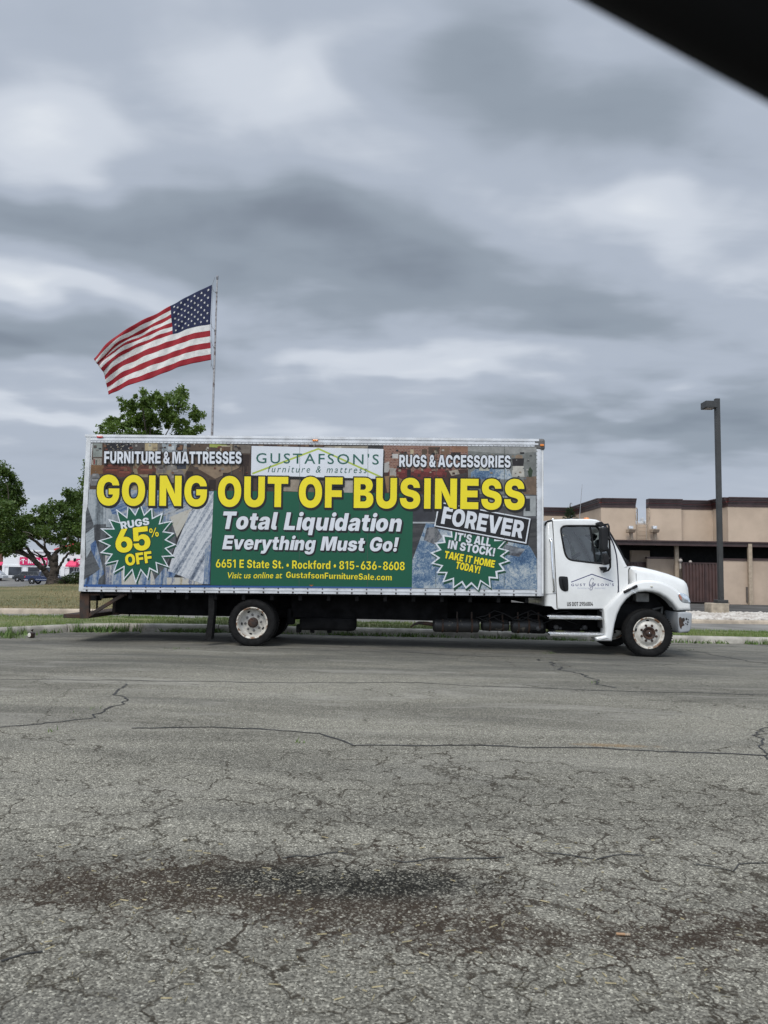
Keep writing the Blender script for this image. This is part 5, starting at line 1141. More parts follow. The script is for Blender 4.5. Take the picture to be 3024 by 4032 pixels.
# handle
hd = smooth_poly([Vector((*q3(*p), 0)) for p in [(330, 940), (345, 927), (395, 930), (409, 945), (413, 1040), (400, 1056), (372, 1056), (345, 1035), (332, 990)]], 3)
h_ = curve_plate('door_handle', [(p.x, p.y) for p in hd], [], YCAB - .028, YCAB - .010, M_BLACKP, door, bevel=.007)
mb = MB(); mb.tube([(q[0], YCAB - .04, q[1]) for q in [q3(*p) for p in ((366, 948), (369, 980), (374, 1010), (381, 1042))]], [.016, .020, .018, .012], 10); mb.build('handle_pull', M_BLACK, door)
# lettering on the door
def dmap(x, y, dp): p = at(*r3(x, y), YCAB - .017); return (p.x, YCAB - .0165 - dp, p.z)
P_NAVY = print_mat('print_navy', (.012, .014, .11)); P_PALE = print_mat('print_pale_blue', (.33, .36, .47))
mb = MB()
for a, b in (((440, 978), (622, 908)), ((618, 908), (806, 973))):
    a, b = Vector(a), Vector(b); d_ = (b - a).normalized(); q = Vector((-d_.y, d_.x)) * 3.6; c_ = [a + q, b + q, b - q, a - q]
    mb.add([dmap(p.x, p.y, .001 + .0004 * (a.x > 500)) for p in c_], [(0, 1, 2, 3)])
mb.build('door_lettering', P_NAVY, door, recalc=False)
light_words('door_lettering', "GUST   FSON'S", (440, 1012), (812, 1011), 21, dmap, .001, P_NAVY, door, .014, 0, 1.55)
light_words('door_lettering', 'A', (598, 1012), (611, 1012), 20, dmap, .0012, P_NAVY, door, .006)
light_words('door_lettering', 'furniture', (495, 1037), (596, 1037), 17, dmap, .001, P_PALE, door, .002, .25, 1.3)
light_words('door_lettering', 'mattress', (645, 1037), (737, 1036), 17, dmap, .001, P_PALE, door, .002, .25, 1.3)
sc_ = smooth_poly([Vector((x, y, 0)) for x, y in [(634, 958), (630, 944), (615, 948), (600, 980), (598, 1005), (606, 1014), (622, 1000), (632, 978), (630, 1010), (622, 1040), (608, 1047), (603, 1034), (618, 1018), (640, 1004)]], 6, closed=False)
mb = MB(); vs = []
for i, p in enumerate(sc_):
    d_ = (sc_[min(i + 1, len(sc_) - 1)] - sc_[max(i - 1, 0)]).normalized(); q = Vector((-d_.y, d_.x, 0)) * 1.7
    vs += [dmap((p + q).x, (p + q).y, .002 + i * .00003), dmap((p - q).x, (p - q).y, .002 + i * .00003)]
mb.add(vs, [(2 * i, 2 * i + 1, 2 * i + 3, 2 * i + 2) for i in range(len(sc_) - 1)]); mb.build('door_lettering', P_NAVY, door, recalc=False)
mb = MB(); lettering_mesh(mb, 'US DOT 2956804', (403, 1187), (630, 1185), 36, dmap, .002, fat=-12); mb.build('number_lettering', P_BLACK, door, recalc=False)
# cab insides: floor, dash, seats, wheel
M_INT = mat('cab_interior_grey', (.13, .13, .135), .8, var=.2); M_SEAT = mat('seat_fabric', (.15, .15, .16), .9, var=.2)
mb = MB(); p0, p1 = q3(225, 1180), q3(930, 1005); mb.box((p0[0], YCAB + .06, p0[1] + .02), (q3(840, 1100)[0], YCAB + CW - .06, p0[1] + .06)); mb.build('cab_floor', M_INT, cab)
ds = [q3(*p) for p in ((735, 830), (770, 800), (925, 838), (925, 1000), (760, 1000), (740, 900))]
mb = MB(); mb.prism(ds, YCAB + .07, YCAB + CW - .07); mb.build('dashboard', M_INT, cab, bevel=.02)
for y0, y1 in ((YCAB + .30, YCAB + .82), (YCAB + CW - .82, YCAB + CW - .30)):
    bk = [q3(*p) for p in ((372, 610), (400, 575), (445, 590), (470, 660), (500, 900), (430, 910), (395, 760))]
    mb = MB(); mb.prism(bk, y0, y1); mb.prism([q3(*p) for p in ((430, 905), (660, 880), (680, 930), (640, 975), (440, 975))], y0, y1); mb.build('seat', M_SEAT, cab, bevel=.03)
mb = MB(); c0 = q3(640, 760); n = 32; R0 = .23; ax = Vector((.55, 0, -.83)); 
up_ = Vector((.83, 0, .55))
pts = [Vector((c0[0], YCAB + CW - .56, c0[1])) + up_ * R0 * math.cos(2 * math.pi * i / n) + Vector((0, 1, 0)) * R0 * math.sin(2 * math.pi * i / n) for i in range(n + 2)]
mb.tube(pts, .017, 8, caps=False); mb.tube([pts[0], pts[16]], .012, 6); mb.tube([pts[8], pts[24]], .012, 6); mb.tube([pts[0].lerp(pts[16], .5), Vector((q3(760, 880)[0], YCAB + CW - .56, q3(760, 880)[1]))], .025, 8); mb.build('steering_wheel', M_BLACKP, cab)
mb = MB(); p0 = q3(232, 470); mb.box((p0[0], YCAB + .08, q3(232, 1170)[1]), (p0[0] + .02, YCAB + CW * .3, p0[1])); mb.box((p0[0], YCAB + CW * .7, q3(232, 1170)[1]), (p0[0] + .02, YCAB + CW - .08, p0[1])); mb.box((p0[0], YCAB + CW * .3, q3(232, 1170)[1]), (p0[0] + .02, YCAB + CW * .7, q3(232, 800)[1])); mb.build('cab_back_lining', M_INT, cab)
# roof lights, hook, aerial
for yy in (.42, .75, 1.13, 1.51, 1.84):
    c_ = q3(628 + (.42 - yy) * 0, 420); mb = MB(); mb.lathe([(.058, -.02), (.056, .018), (.045, .034), (.02, .042), (.001, .043)], (c_[0], YCAB + yy, c_[1] + .0), 'Z', 16); r_ = mb.build('roof_marker', M_AMBER, cab); r_.scale = (1, 1, 1)
mb = MB(); mb.tube([(q[0], YCAB + .5, q[1]) for q in [q3(*p) for p in ((318, 424), (330, 412), (336, 402), (342, 424))]], .010, 6); mb.build('roof_hook', M_CHROME, cab)
mb = MB(); a, b = at(*r3(512, 430), YCAB + 2.1), at(*r3(536, 125), YCAB + 2.1); mb.tube([a - Vector((0, 0, .3)), a, b], [.008, .007, .004], 6); mb.build('aerial', mat('grey_whip', (.30, .30, .31), .5), cab)
# grab rail and dark upper back edge
mb = MB(); mb.tube([(q[0], YCAB - d_, q[1]) for q, d_ in zip([q3(*p) for p in ((260, 606), (262, 625), (268, 800), (277, 940), (287, 1040), (290, 1062))], (.004, .045, .05, .05, .045, .004))], .017, 10)
for p in ((260, 610), (289, 1056)): q = q3(*p); mb.lathe([(.026, .004), (.026, -.02), (.001, -.024)], (q[0], YCAB, q[1]), 'Y', 12)
mb.build('grab_rail', M_CHROME, cab)
mb = MB(); mb.tube([(q[0] + .012, YCAB + .012, q[1] - .012) for q in [q3(*p) for p in ((207, 480), (214, 456), (230, 442), (268, 434))]], .017, 6); mb.build('roof_gutter', M_BLACKP, cab)
mb = MB(); p0, p1 = q3(216, 1082), q3(318, 1077); beam(mb, p0, p1, .008, YCAB - .004, YCAB + .02); mb.build('panel_joint', mat('joint_grey', (.25, .25, .25), .6), cab)
# windscreen rubber and wiper base
mb = MB(); ws_ = [q3(*p) for p in ((736, 474), (800, 577), (870, 702), (928, 822), (926, 840), (905, 822))]
mb.tube([(p[0], YCAB + .05, p[1]) for p in ws_[:4]], .022, 8); mb.tube([(p[0], YCAB + CW - .05, p[1]) for p in ws_[:4]], .022, 8)
mb.tube([(ws_[3][0], YCAB + .05, ws_[3][1]), (ws_[3][0], YCAB + CW - .05, ws_[3][1])], .02, 8); mb.build('windscreen_seal', M_BLACKP, cab)
mb = MB(); p = q3(908, 800, YCAB + .3); mb.box((p[0] - .02, YCAB + .25, p[1] - .03), (p[0] + .05, YCAB + .4, p[1] + .03)); q = q3(925, 780, YCAB + .3); mb.tube([(p[0], YCAB + .3, p[1]), (q[0], YCAB + .35, q[1]), (q[0] - .2, YCAB + .9, q[1] + .3)], .010, 6); mb.build('wiper', M_BLACKP, cab)

# ---- bonnet, wing, nose
HO = [(944, 860), (950, 846), (1000, 837), (1100, 853), (1200, 876), (1300, 905), (1390, 938), (1440, 962), (1464, 988), (1478, 1030), (1486, 1100), (1488, 1180), (1486, 1222), (1372, 1226), (1330, 1160), (1240, 1090), (1090, 1050), (990, 1065), (946, 1040)]
YH = YCAB + .12
hood = curve_plate('bonnet', [q3(*p, YH) for p in HO], [], YH, YCAB + CW - .12, M_WHITE, truck, bevel=.13, res=6)
WG = [(850, 1084), (888, 1046), (935, 1008), (1000, 978), (1080, 962), (1160, 962), (1230, 975), (1300, 1004), (1370, 1050), (1430, 1096), (1470, 1130), (1484, 1165), (1487, 1222), (1372, 1226), (1352, 1196), (1318, 1152), (1270, 1112), (1210, 1080), (1150, 1064), (1090, 1060), (1030, 1066), (975, 1088), (925, 1130), (880, 1190), (848, 1260), (826, 1340), (810, 1430), (800, 1494), (664, 1492), (648, 1462), (735, 1440), (738, 1380), (729, 1216)]
YW = YB + .045
wing = curve_plate('wing', [q3(*p, YW) for p in WG], [], YW, YW + .34, M_WHITE, hood, bevel=.055, res=5)
curve_plate('wing', [q3(*p, YW) for p in WG], [], YCAB + CW - .25, YCAB + CW + .09, M_WHITE, hood, bevel=.055, res=5)
# wheel well lining
mb = MB(); arch = [q3(*p, YW) for p in [(1372, 1232), (1340, 1180), (1290, 1125), (1220, 1082), (1150, 1062), (1090, 1058), (1020, 1064), (960, 1092), (900, 1150), (850, 1250), (815, 1400), (806, 1480)]]
mb.add([(x, y, z + .008) for x, z in arch for y in (YW + .2, YCAB + CW - .1)], [(2 * i, 2 * i + 1, 2 * i + 3, 2 * i + 2) for i in range(len(arch) - 1)], 0, True)
a, b = q3(900, 1090), q3(1360, 1400); mb.box((a[0], YW + .62, b[1]), (b[0], YW + .68, a[1])); a, b = q3(735, 1216), q3(800, 1480); mb.box((a[0], YW + .2, b[1] + .02), (a[0] + .03, YW + .5, a[1])); mb.build('wheel_well', M_BLACK, hood, recalc=False)
hb_ = hung('air_cleaner', r3(985, 1070), r3(1102, 1150), YB + .42, YB + .66, mat('dusty_white_box', (.30, .30, .29), .7, var=.2), .02); hung('engine_bracket', r3(890, 1150), r3(1105, 1156), YB + .38, YB + .7, M_BLACKP, .005)
mb = MB(); q = [at(*r3(x, y), YB + .5) for x, y in ((1150, 1215), (1200, 1205), (1232, 1195), (1228, 1250))]; mb.tube([(p.x, YB + .5, p.z) for p in q], .02, 8); mb.build('steering_arm', mat('grey_casting', (.12, .12, .115), .7), truck)
# bonnet gap, latch, lamps
mb = MB(); mb.tube([(p[0], YCAB + .01, p[1]) for p in [q3(*a) for a in ((955, 850), (940, 875), (936, 940), (938, 1010))]], .010, 6); mb.build('bonnet_gap', M_BLACKP, hood)
mb = MB(); beam(mb, q3(898, 1068, YW), q3(1012, 1010, YW), .034, YW - .03, YW + .012); beam(mb, q3(897, 1068, YW), q3(950, 1042, YW), .05, YW - .02, YW + .012); beam(mb, q3(975, 1030, YW), q3(1014, 1009, YW), .046, YW - .036, YW + .012); mb.build('bonnet_latch', M_BLACKP, hood, bevel=.012)
mb = MB(); beam(mb, q3(962, 1050, YW), q3(1000, 1072, YW), .012, YW - .004, YW + .02); mb.build('latch_hook', M_CHROME, hood)
mb = MB(); c_ = q3(1140, 1016, YW); mb.lathe([(.001, -.022), (.015, -.020), (.022, -.006), (.024, .03)], (0, 0, 0), 'Y', 20); mk = mb.build('side_repeater', mat('cream_lens', (.60, .57, .44), .2, coat=.4), hood); mk.parent = None; mk.location = (c_[0], YW, c_[1]); mk.scale = (1.0, 1, .5); mk.parent = hood; mk.matrix_parent_inverse = wm(hood).inverted()
hl = smooth_poly([Vector((*q3(*p, YW), 0)) for p in [(1369, 1090), (1376, 1074), (1400, 1071), (1440, 1085), (1468, 1115), (1478, 1150), (1474, 1162), (1430, 1160), (1400, 1150), (1380, 1125)]], 4)
def headlight_mat():
    m = mat('headlight_lens', (.36, .40, .44), .08, .6, var=.35, scale=14, coat=.8, col2=(.62, .66, .70)); return m
lamp = curve_plate('headlight', [(p.x, p.y) for p in hl], [], YW - .012, YW + .06, headlight_mat(), hood, bevel=.02)
mb = MB(); mb.prism([q3(*p, YW) for p in ((1374, 1092), (1382, 1080), (1400, 1110), (1404, 1140), (1385, 1122))], YW - .018, YW); mb.build('turn_signal', mat('amber_reflector', (.42, .17, .12), .3), lamp, bevel=.004)
# bumper
M_BUMP = rusty('scuffed_grey_bumper', (.30, .315, .33), (.018, .02, .022), .60, .62, 3.2, .42)
bp = [q3(*p, YW) for p in [(1366, 1240), (1440, 1236), (1488, 1246), (1492, 1262), (1490, 1330), (1482, 1385), (1470, 1408), (1450, 1414), (1384, 1420), (1372, 1400), (1368, 1320)]]
bumper = curve_plate('front_bumper', bp, [], YW - .02, YCAB + CW + .08, mat('grey_bumper', (.32, .335, .35), .42, var=.06), truck, bevel=.03)
sp = smooth_poly([Vector((*q3(*p, YW), 0)) for p in [(1376, 1290), (1392, 1282), (1400, 1292), (1420, 1288), (1426, 1310), (1412, 1330), (1424, 1352), (1402, 1362), (1396, 1385), (1384, 1372), (1377, 1340)]], 3)
curve_plate('scraped_patch', [(p.x, p.y) for p in sp], [], YW - .0235, YW - .015, M_RUSTB, bumper, bevel=.001)
for i, (cx_, cy_, r_) in enumerate(((1440, 1300, 9), (1452, 1325, 8), (1434, 1338, 6), (1447, 1345, 7), (1456, 1305, 5))):
    sp = [q3(cx_ + r_ * math.cos(a) * random.uniform(.5, 1.1), cy_ + r_ * 1.3 * math.sin(a) * random.uniform(.6, 1.2), YW) for a in [2 * math.pi * j / 9 for j in range(9)]]
    curve_plate('paint_chip', sp, [], YW - .0235, YW - .015, M_BLACK, bumper, bevel=.001)
mb = MB(); a, b = q3(1318, 1260, YW + .4), q3(1440, 1415, YW + .4); mb.box((a[0], YW + .3, b[1]), (b[0], YW + .5, a[1])); a, b = q3(1440, 1222, YW + .1), q3(1375, 1246, YW + .1); mb.box((b[0], YW + .12, b[1]), (a[0], YCAB + CW - .1, a[1])); mb.build('bumper_bracket', M_BLACK, truck)

# ---- steps
for (y0_, y1_, x0_, x1_) in ((1256, 1306, 238, 718), (1404, 1455, 246, 738)):
    YS_ = YB + .08; a, b = at(*r3(x0_, y0_), YS_), at(*r3(x1_, y1_), YS_); mb = MB()
    h = (a.z - b.z); mb.box((a.x + .02, YS_, b.z), (b.x, YS_ + .03, b.z + h * .45)); mb.box((a.x, YS_ + .012, b.z + h * .45), (b.x - .02, YS_ + .30, b.z + h * .62))
    mb.box((a.x - .01, YS_ + .04, b.z + h * .62), (b.x - .05, YS_ + .30, b.z + h * .7))
    st_ = mb.build('step', M_CHROME, truck, bevel=.006); mb = MB()
    for i in range(34): x = a.x + .05 + (b.x - a.x - .1) * i / 33; mb.box((x, YS_ - .002, b.z + h * .40), (x + .012, YS_ + .28, b.z + h * .72))
    mb.build('tread', M_ALU, st_); mb = MB()
    for x in (a.x + .12, b.x - .2): mb.box((x, YS_ + .28, b.z - .02), (x + .06, YS_ + .62, b.z + h))
    split_pieces(mb.build('step_bracket', M_BLACK, st_))
a, b = at(*r3(708, 1216), YB + .2), at(*r3(734, 1380), YB + .2); mb = MB(); mb.box((a.x, YB + .2, b.z), (b.x, YB + .5, a.z)); mb.build('mud_shield', mat('shield_grey', (.06, .06, .06), .6), truck)

# ---- mirrors
def mirror(sgn, yb):
    Y0 = yb; Ym = yb - sgn * .22
    mb_ = MB()
    path = [((690, 492), .03), ((712, 482), .14), ((726, 482), .22), ((731, 500), .24), ((735, 600), .24), ((740, 700), .24), ((743, 780), .24), ((746, 850), .22), ((738, 876), .16), ((716, 888), .03)]
    mb_.tube([(q3(*p)[0], Y0 - sgn * d_, q3(*p)[1]) for p, d_ in path], .017, 10)
    for p in ((732, 608), (737, 778)): q = q3(*p); mb_.lathe([(.03, -.022), (.03, .022)], (q[0], Y0 - sgn * .24, q[1]), 'Z', 12, caps=(True, True))
    arm = mb_.build('mirror_arm', M_BLACKP, cab)
    md = smooth_poly([Vector((*q3(*p), 0)) for p in [(660, 515), (690, 506), (714, 512), (719, 560), (718, 650), (712, 708), (690, 716), (664, 710), (658, 650), (656, 570)]], 3)
    curve_plate('mirror', [(p.x, p.y) for p in md], [], Ym - .09, Ym + .09, M_BLACKP, arm, bevel=.03)
    mc = smooth_poly([Vector((*q3(*p), 0)) for p in [(690, 732), (716, 736), (728, 765), (729, 800), (716, 826), (694, 830), (682, 812), (677, 780), (680, 748)]], 3)
    curve_plate('convex_mirror', [(p.x, p.y) for p in mc], [], Ym - .08, Ym + .08, M_BLACKP, arm, bevel=.03)
    mbb = MB(); mbb.prism([q3(*p) for p in ((674, 846), (738, 846), (742, 868), (724, 880), (690, 876))], Y0 - sgn * .05 - .03, Y0 - sgn * .05 + .03); mbb.prism([q3(*p) for p in ((640, 466), (660, 458), (690, 466), (702, 484), (690, 500), (660, 498), (644, 486))], Y0 - sgn * .12 - .08, Y0 - sgn * .12 + .08); split_pieces(mbb.build('mirror_base', M_BLACKP, arm, bevel=.012))
mirror(1, YCAB - .016); mirror(-1, YCAB + CW)
# ================================================================== flagpole and flag
YF = 46.0
ftop, fbot = at(849, 1085, YF), at(836, 1715, YF)
pole_base = Vector((fbot.x + (fbot.x - ftop.x) * .0, YF, gz(-10)))
M_POLE = rusty('weathered_pole_paint', (.34, .33, .33), (.15, .11, .10), .48, .62, 3, .5, .2)
fp = thing('flagpole', 'tall weathered metal flagpole rising behind the truck roof', 'flagpole', tuple(pole_base))
mb = MB(); zt_ = ftop.z; n = 14
mb.tube([(pole_base.x + (ftop.x - fbot.x) * .25 * (i / n) , YF, pole_base.z + (zt_ - .25 - pole_base.z) * i / n) for i in range(n + 1)], [.105 - .062 * i / n for i in range(n + 1)], 14); px_top = pole_base.x + (ftop.x - fbot.x) * .25
shaft = mb.build('shaft', M_POLE, fp)
mb = MB(); mb.lathe([(.02, -.30), (.06, -.24), (.07, -.10), (.065, -.02), (.03, 0), (.001, .005)], (px_top, YF, zt_), 'Z', 14); mb.build('finial', mat('grey_finial', (.20, .20, .21), .4, .5), fp)
mb = MB(); mb.lathe([(.25, 0), (.25, .06), (.14, .12), (.11, .3)], (pole_base.x, YF, pole_base.z), 'Z', 20); mb.build('base_collar', M_ALU, fp)
mb = MB()
hp = [at(*r6(*p), YF) for p in ((1296, 105), (1278, 160), (1272, 300), (1265, 520), (1268, 720), (1266, 860), (1260, 940))]
mb.tube([(p.x, YF - .08, p.z) for p in hp], .010, 5)
for a, b in (((1272, 200), (1300, 240)), ((1252, 520), (1300, 600)), ((1255, 690), (1296, 755)), ((1262, 905), (1292, 955))):
    a, b = at(*r6(*a), YF), at(*r6(*b), YF); m_ = (a + b) / 2 - Vector((0, 0, .12)); mb.tube([(p.x, YF - .07, p.z) for p in (a, m_, b)], .012, 5)
    mb.lathe([(.07, -.03), (.07, .03)], (px_top - .02, YF, b.z), 'Z', 10)
mb.build('halyard', mat('grey_rope', (.16, .16, .16), .8), fp)
# the flag: three guide curves (top edge, foot of the canton, bottom edge) on the cloth
def guide(us, pts):
    P = [np.array(p, float) for p in pts]
    return lambda u: np.array([np.interp(u, us, [p[0] for p in P]), np.interp(u, us, [p[1] for p in P])])
def sguide(us, pts):
    q = smooth_poly([Vector((u * 1000, 0, 0)) for u in us], 8, closed=False); s_ = smooth_poly([Vector((p[0], p[1], 0)) for p in pts], 8, closed=False)
    return guide([a.x / 1000 for a in q], [(p.x, p.y) for p in s_])
g_top = sguide([0, .2, .4, .6, .8, .9, 1], [(1268, 168), (1072, 258), (875, 362), (640, 490), (420, 640), (290, 745), (172, 866)])
g_mid = sguide([0, .2, .4, .6, .8, .9, 1], [(1250, 540), (1080, 572), (900, 632), (690, 694), (460, 790), (350, 880), (258, 985)])
g_bot = sguide([0, .2, .4, .6, .8, .9, 1], [(1258, 870), (1080, 908), (905, 962), (690, 1047), (480, 1104), (375, 1140), (290, 1188)])
VM = 7 / 13
def flag_pt(u, v, off=0.0):
    a, b, c = g_top(u), g_mid(u), g_bot(u)
    # the cloth near the fly doubles over along its upper edge, so the top stripes bunch there
    vv = v
    if v < VM: f_ = v / VM; f_ = f_ * (1 - .0 * u) + .10 * u * math.sin(f_ * math.pi * 2.2) * max(0, u - .42) * 2; p = a + (b - a) * f_
    else: p = b + (c - b) * ((v - VM) / (1 - VM))
    rip = .10 * u * math.sin(14 * u - 5.5 * v + .6) + .06 * u * math.sin(27 * u + 9 * v) + .28 * u * math.sin(5 * u - 3.2 * v) + .035 * math.sin(40 * u - 22 * v) * min(1, u * 3)
    fold = .35 * max(0, u - .42) * math.sin((v * 16) - 3 * u) * max(0, 1 - v / .62)
    q = at(*r6(*p), YF - .10); return Vector((q.x, YF - .10 + rip + fold - off, q.z))
def cloth_mat(name, col):
    m = bpy.data.materials.new(name); m.use_nodes = True; t = NT(m.node_tree); b = m.node_tree.nodes['Principled BSDF']; out = m.node_tree.nodes['Material Output']
    co = t.n('ShaderNodeTexCoord').outputs['Object']; c = t.mix(t.smooth(t.noise(co, 4, 4), .3, .7), col, tuple(q * .86 for q in col))
    t.set(b, 'Base Color', c); b.inputs['Roughness'].default_value = .75
    tl_ = t.n('ShaderNodeBsdfTranslucent', {0: c}); t.n; mx = t.n('ShaderNodeMixShader', {0: .38, 1: b.outputs[0], 2: tl_.outputs[0]}); m.node_tree.links.new(mx.outputs[0], out.inputs[0])
    return m
F_R, F_W, F_B = cloth_mat('flag_red', (.42, .022, .035)), cloth_mat('flag_white', (.83, .82, .79)), cloth_mat('flag_blue', (.018, .026, .085))
mb = MB(); NU, NV = 80, 65
mb.v = [tuple(flag_pt(i / NU, j / NV)) for j in range(NV + 1) for i in range(NU + 1)]
for j in range(NV):
    for i in range(NU):
        s_ = j * 13 // NV; canton = i < NU * .4 and s_ < 7
        mb.f.append((j * (NU + 1) + i, j * (NU + 1) + i + 1, (j + 1) * (NU + 1) + i + 1, (j + 1) * (NU + 1) + i)); mb.m.append(2 if canton else (0 if s_ % 2 == 0 else 1)); mb.sm.append(True)
for row in range(9):
    nn = 6 if row % 2 == 0 else 5
    for c_ in range(nn):
        u0 = .4 * ((c_ * 2 + (1 if nn == 6 else 2)) / 12); v0 = VM * (row + 1) / 10; pts = []
        for q in range(10):
            r_ = .0125 if q % 2 == 0 else .0050; a = math.pi / 2 + q * math.pi / 5
            pts.append(flag_pt(max(0, u0 + r_ * math.cos(a)), v0 - r_ * 1.75 * math.sin(a), .022))
        pts.append(flag_pt(u0, v0, .022)); mb.add(pts, [(q, (q + 1) % 10, 10) for q in range(10)], 1)
flag = mb.build('flag', [F_R, F_W, F_B], recalc=False); tag(flag, 'large red white and blue striped flag with stars flying from the flagpole', 'flag')
md_ = flag.modifiers.new('thickness', 'SOLIDIFY'); md_.thickness = .008; md_.offset = 0
# ================================================================== trees
def leaf_mat(name, c1, c2, c3):
    m = bpy.data.materials.new(name); m.use_nodes = True; t = NT(m.node_tree); b = m.node_tree.nodes['Principled BSDF']; out = m.node_tree.nodes['Material Output']
    co = t.n('ShaderNodeTexCoord').outputs['Object']; c = t.mix(t.smooth(t.noise(co, 1.1, 3), .35, .65), c1, c2)
    c = t.mix(t.smooth(t.noise(co, 13, 2), .52, .72), c, c3)
    t.set(b, 'Base Color', c); b.inputs['Roughness'].default_value = .5; b.inputs['Specular IOR Level'].default_value = .35
    tl_ = t.n('ShaderNodeBsdfTranslucent', {0: t.mix(.35, c, (.20, .28, .04))}); mx = t.n('ShaderNodeMixShader', {0: .30, 1: b.outputs[0], 2: tl_.outputs[0]}); m.node_tree.links.new(mx.outputs[0], out.inputs[0])
    return m
M_BARK = mat('grey_brown_bark', (.075, .060, .048), .95, var=.35, scale=7, bump=1.0, bscale=22)
M_DEAD = mat('bare_twig', (.20, .18, .16), .9, var=.2)
def leaves(name, clumps, per, size, m, parent, sub=10, spread=.34, up=.35):
    """leaf quads gathered on twigs through each clump ellipsoid: (cx, cy, cz, rx, ry, rz)"""
    out = []
    for (cx, cy, cz, rx, ry, rz) in clumps:
        vol = rx * rz; nsub = max(4, int(sub * vol / .25)); n = max(30, int(per * vol / .25))
        d_ = rng.normal(size=(nsub, 3)); d_ /= np.linalg.norm(d_, axis=1)[:, None]; rad = rng.uniform(.25, 1.0, nsub) ** .6
        cs = d_ * rad[:, None] * np.array([rx, ry, rz]); idx = rng.integers(0, nsub, n)
        s_ = min(rx, ry, rz) * spread + .05
        p = np.array([cx, cy, cz]) + cs[idx] + np.clip(rng.normal(size=(n, 3)), -1.7, 1.7) * s_ * rng.uniform(.4, 1.1, (nsub, 1))[idx]
        a = rng.normal(size=(n, 3)); a /= np.linalg.norm(a, axis=1)[:, None]; nrm = rng.normal(size=(n, 3)) + np.array([0, 0, up * 2]); nrm /= np.linalg.norm(nrm, axis=1)[:, None]
        b = np.cross(nrm, a); b /= np.linalg.norm(b, axis=1)[:, None] + 1e-9; a = np.cross(b, nrm)
        sz = size * rng.uniform(.6, 1.3, n)[:, None]; a *= sz; b *= sz * .62
        q = np.stack([p - a, p + b * .9 - a * .15, p + a, p - b * .9 - a * .15], 1); out.append(q.reshape(-1, 3))
    return quadmesh(name, np.concatenate(out), 4, m, parent=parent)
L_MID = leaf_mat('leaf_green', (.062, .112, .020), (.105, .170, .028), (.16, .22, .045))
L_DEEP = leaf_mat('leaf_deep_green', (.042, .080, .017), (.072, .122, .023), (.12, .165, .035))
# -- the spreading tree on the mound, left
YT = 32.0; s4 = .36166 * YT / F
tb = at(206, 2303, YT); tb.z = lawn_z(tb.x, YT) - .03
tree1 = thing('spreading_tree', 'wide low-forked tree with a sawn-off limb on the grass mound', 'tree', tuple(tb), 'leafy trees')
cl = []
q_ = random.Random(5)
for (x, y, rx, ry) in [(30, 330, 110, 130), (110, 480, 130, 110), (60, 640, 170, 140), (175, 560, 80, 100), (-60, 560, 190, 180), (-150, 900, 240, 200), (-40, 840, 170, 150), (110, 830, 160, 130), (40, 1010, 180, 110), (170, 960, 130, 90), (215, 650, 50, 60), (70, 1130, 90, 60),
                       (320, 800, 60, 70), (350, 860, 110, 80), (440, 760, 90, 60), (470, 850, 120, 90), (600, 730, 100, 90), (690, 590, 100, 90), (770, 520, 90, 70), (830, 600, 100, 110), (860, 760, 110, 130), (720, 760, 130, 120), (620, 880, 120, 80), (780, 930, 130, 100), (880, 950, 90, 110), (700, 1040, 110, 60), (560, 950, 90, 60), (830, 1070, 70, 60), (760, 1150, 45, 40), (250, 1010, 100, 70), (330, 960, 90, 60), (390, 1000, 70, 40), (190, 1150, 70, 45), (70, 1190, 45, 25), (740, 1130, 60, 40), (-120, 1120, 140, 60), (560, 640, 30, 30), (650, 1090, 70, 40), (480, 680, 40, 20), (300, 900, 90, 70), (520, 1000, 70, 60), (420, 920, 80, 60), (840, 860, 80, 80), (140, 1060, 100, 60), (260, 1090, 60, 40), (860, 1130, 50, 50), (30, 760, 140, 120), (400, 850, 60, 50)]:
    p = at(*r4(x, y), YT + q_.uniform(-1.6, 1.6)); r_ = max(rx, ry) * s4
    cl.append((p.x, p.y, p.z, rx * s4, r_ * 1.1, ry * s4))
leaves('crown', cl, 1500, .060, L_DEEP, tree1, sub=11, spread=.28)
def limb(mb_, pts, r0, r1_, Y0, ysp=0.0, wob=.04):
    P = smooth_poly([Vector((*pp, 0)) for pp in pts], 5, closed=False); n_ = len(P); o_ = []
    for i, p in enumerate(P):
        w_ = at(*r4(p.x, p.y), Y0 + ysp * i / n_); o_.append(w_ + Vector((mnoise.noise((p.x * .05, p.y * .05, 0)) * wob, mnoise.noise((p.x * .03, 7, p.y * .04)) * wob * 2, 0)))
    mb_.tube(o_, [r0 + (r1_ - r0) * i / (n_ - 1) for i in range(n_)], 10)
mb = MB(); U = s4
limb(mb, [(572, 1545), (575, 1500), (580, 1440), (582, 1390)], 66 * U, 46 * U, YT); mb.lathe([(95 * U, -.05), (72 * U, .10), (62 * U, .3)], tuple(at(*r4(574, 1535), YT)), 'Z', 14)
limb(mb, [(585, 1440), (590, 1330), (596, 1255), (600, 1205)], 44 * U, 34 * U, YT, -.1)
limb(mb, [(545, 1440), (480, 1370), (400, 1290), (300, 1210), (180, 1170), (60, 1165), (-60, 1180)], 34 * U, 14 * U, YT, -1.2)
limb(mb, [(556, 1330), (548, 1235), (500, 1160), (430, 1090), (330, 1010), (240, 950)], 30 * U, 9 * U, YT, .6)
limb(mb, [(560, 1260), (620, 1170), (690, 1110), (740, 1000), (770, 880), (800, 740)], 26 * U, 8 * U, YT, .8)
limb(mb, [(610, 1420), (650, 1330), (700, 1240), (770, 1160), (830, 1100), (860, 1000)], 17 * U, 6 * U, YT, -.8)
limb(mb, [(400, 1290), (330, 1180), (260, 1090), (130, 1000), (60, 860)], 20 * U, 7 * U, YT, -.5)
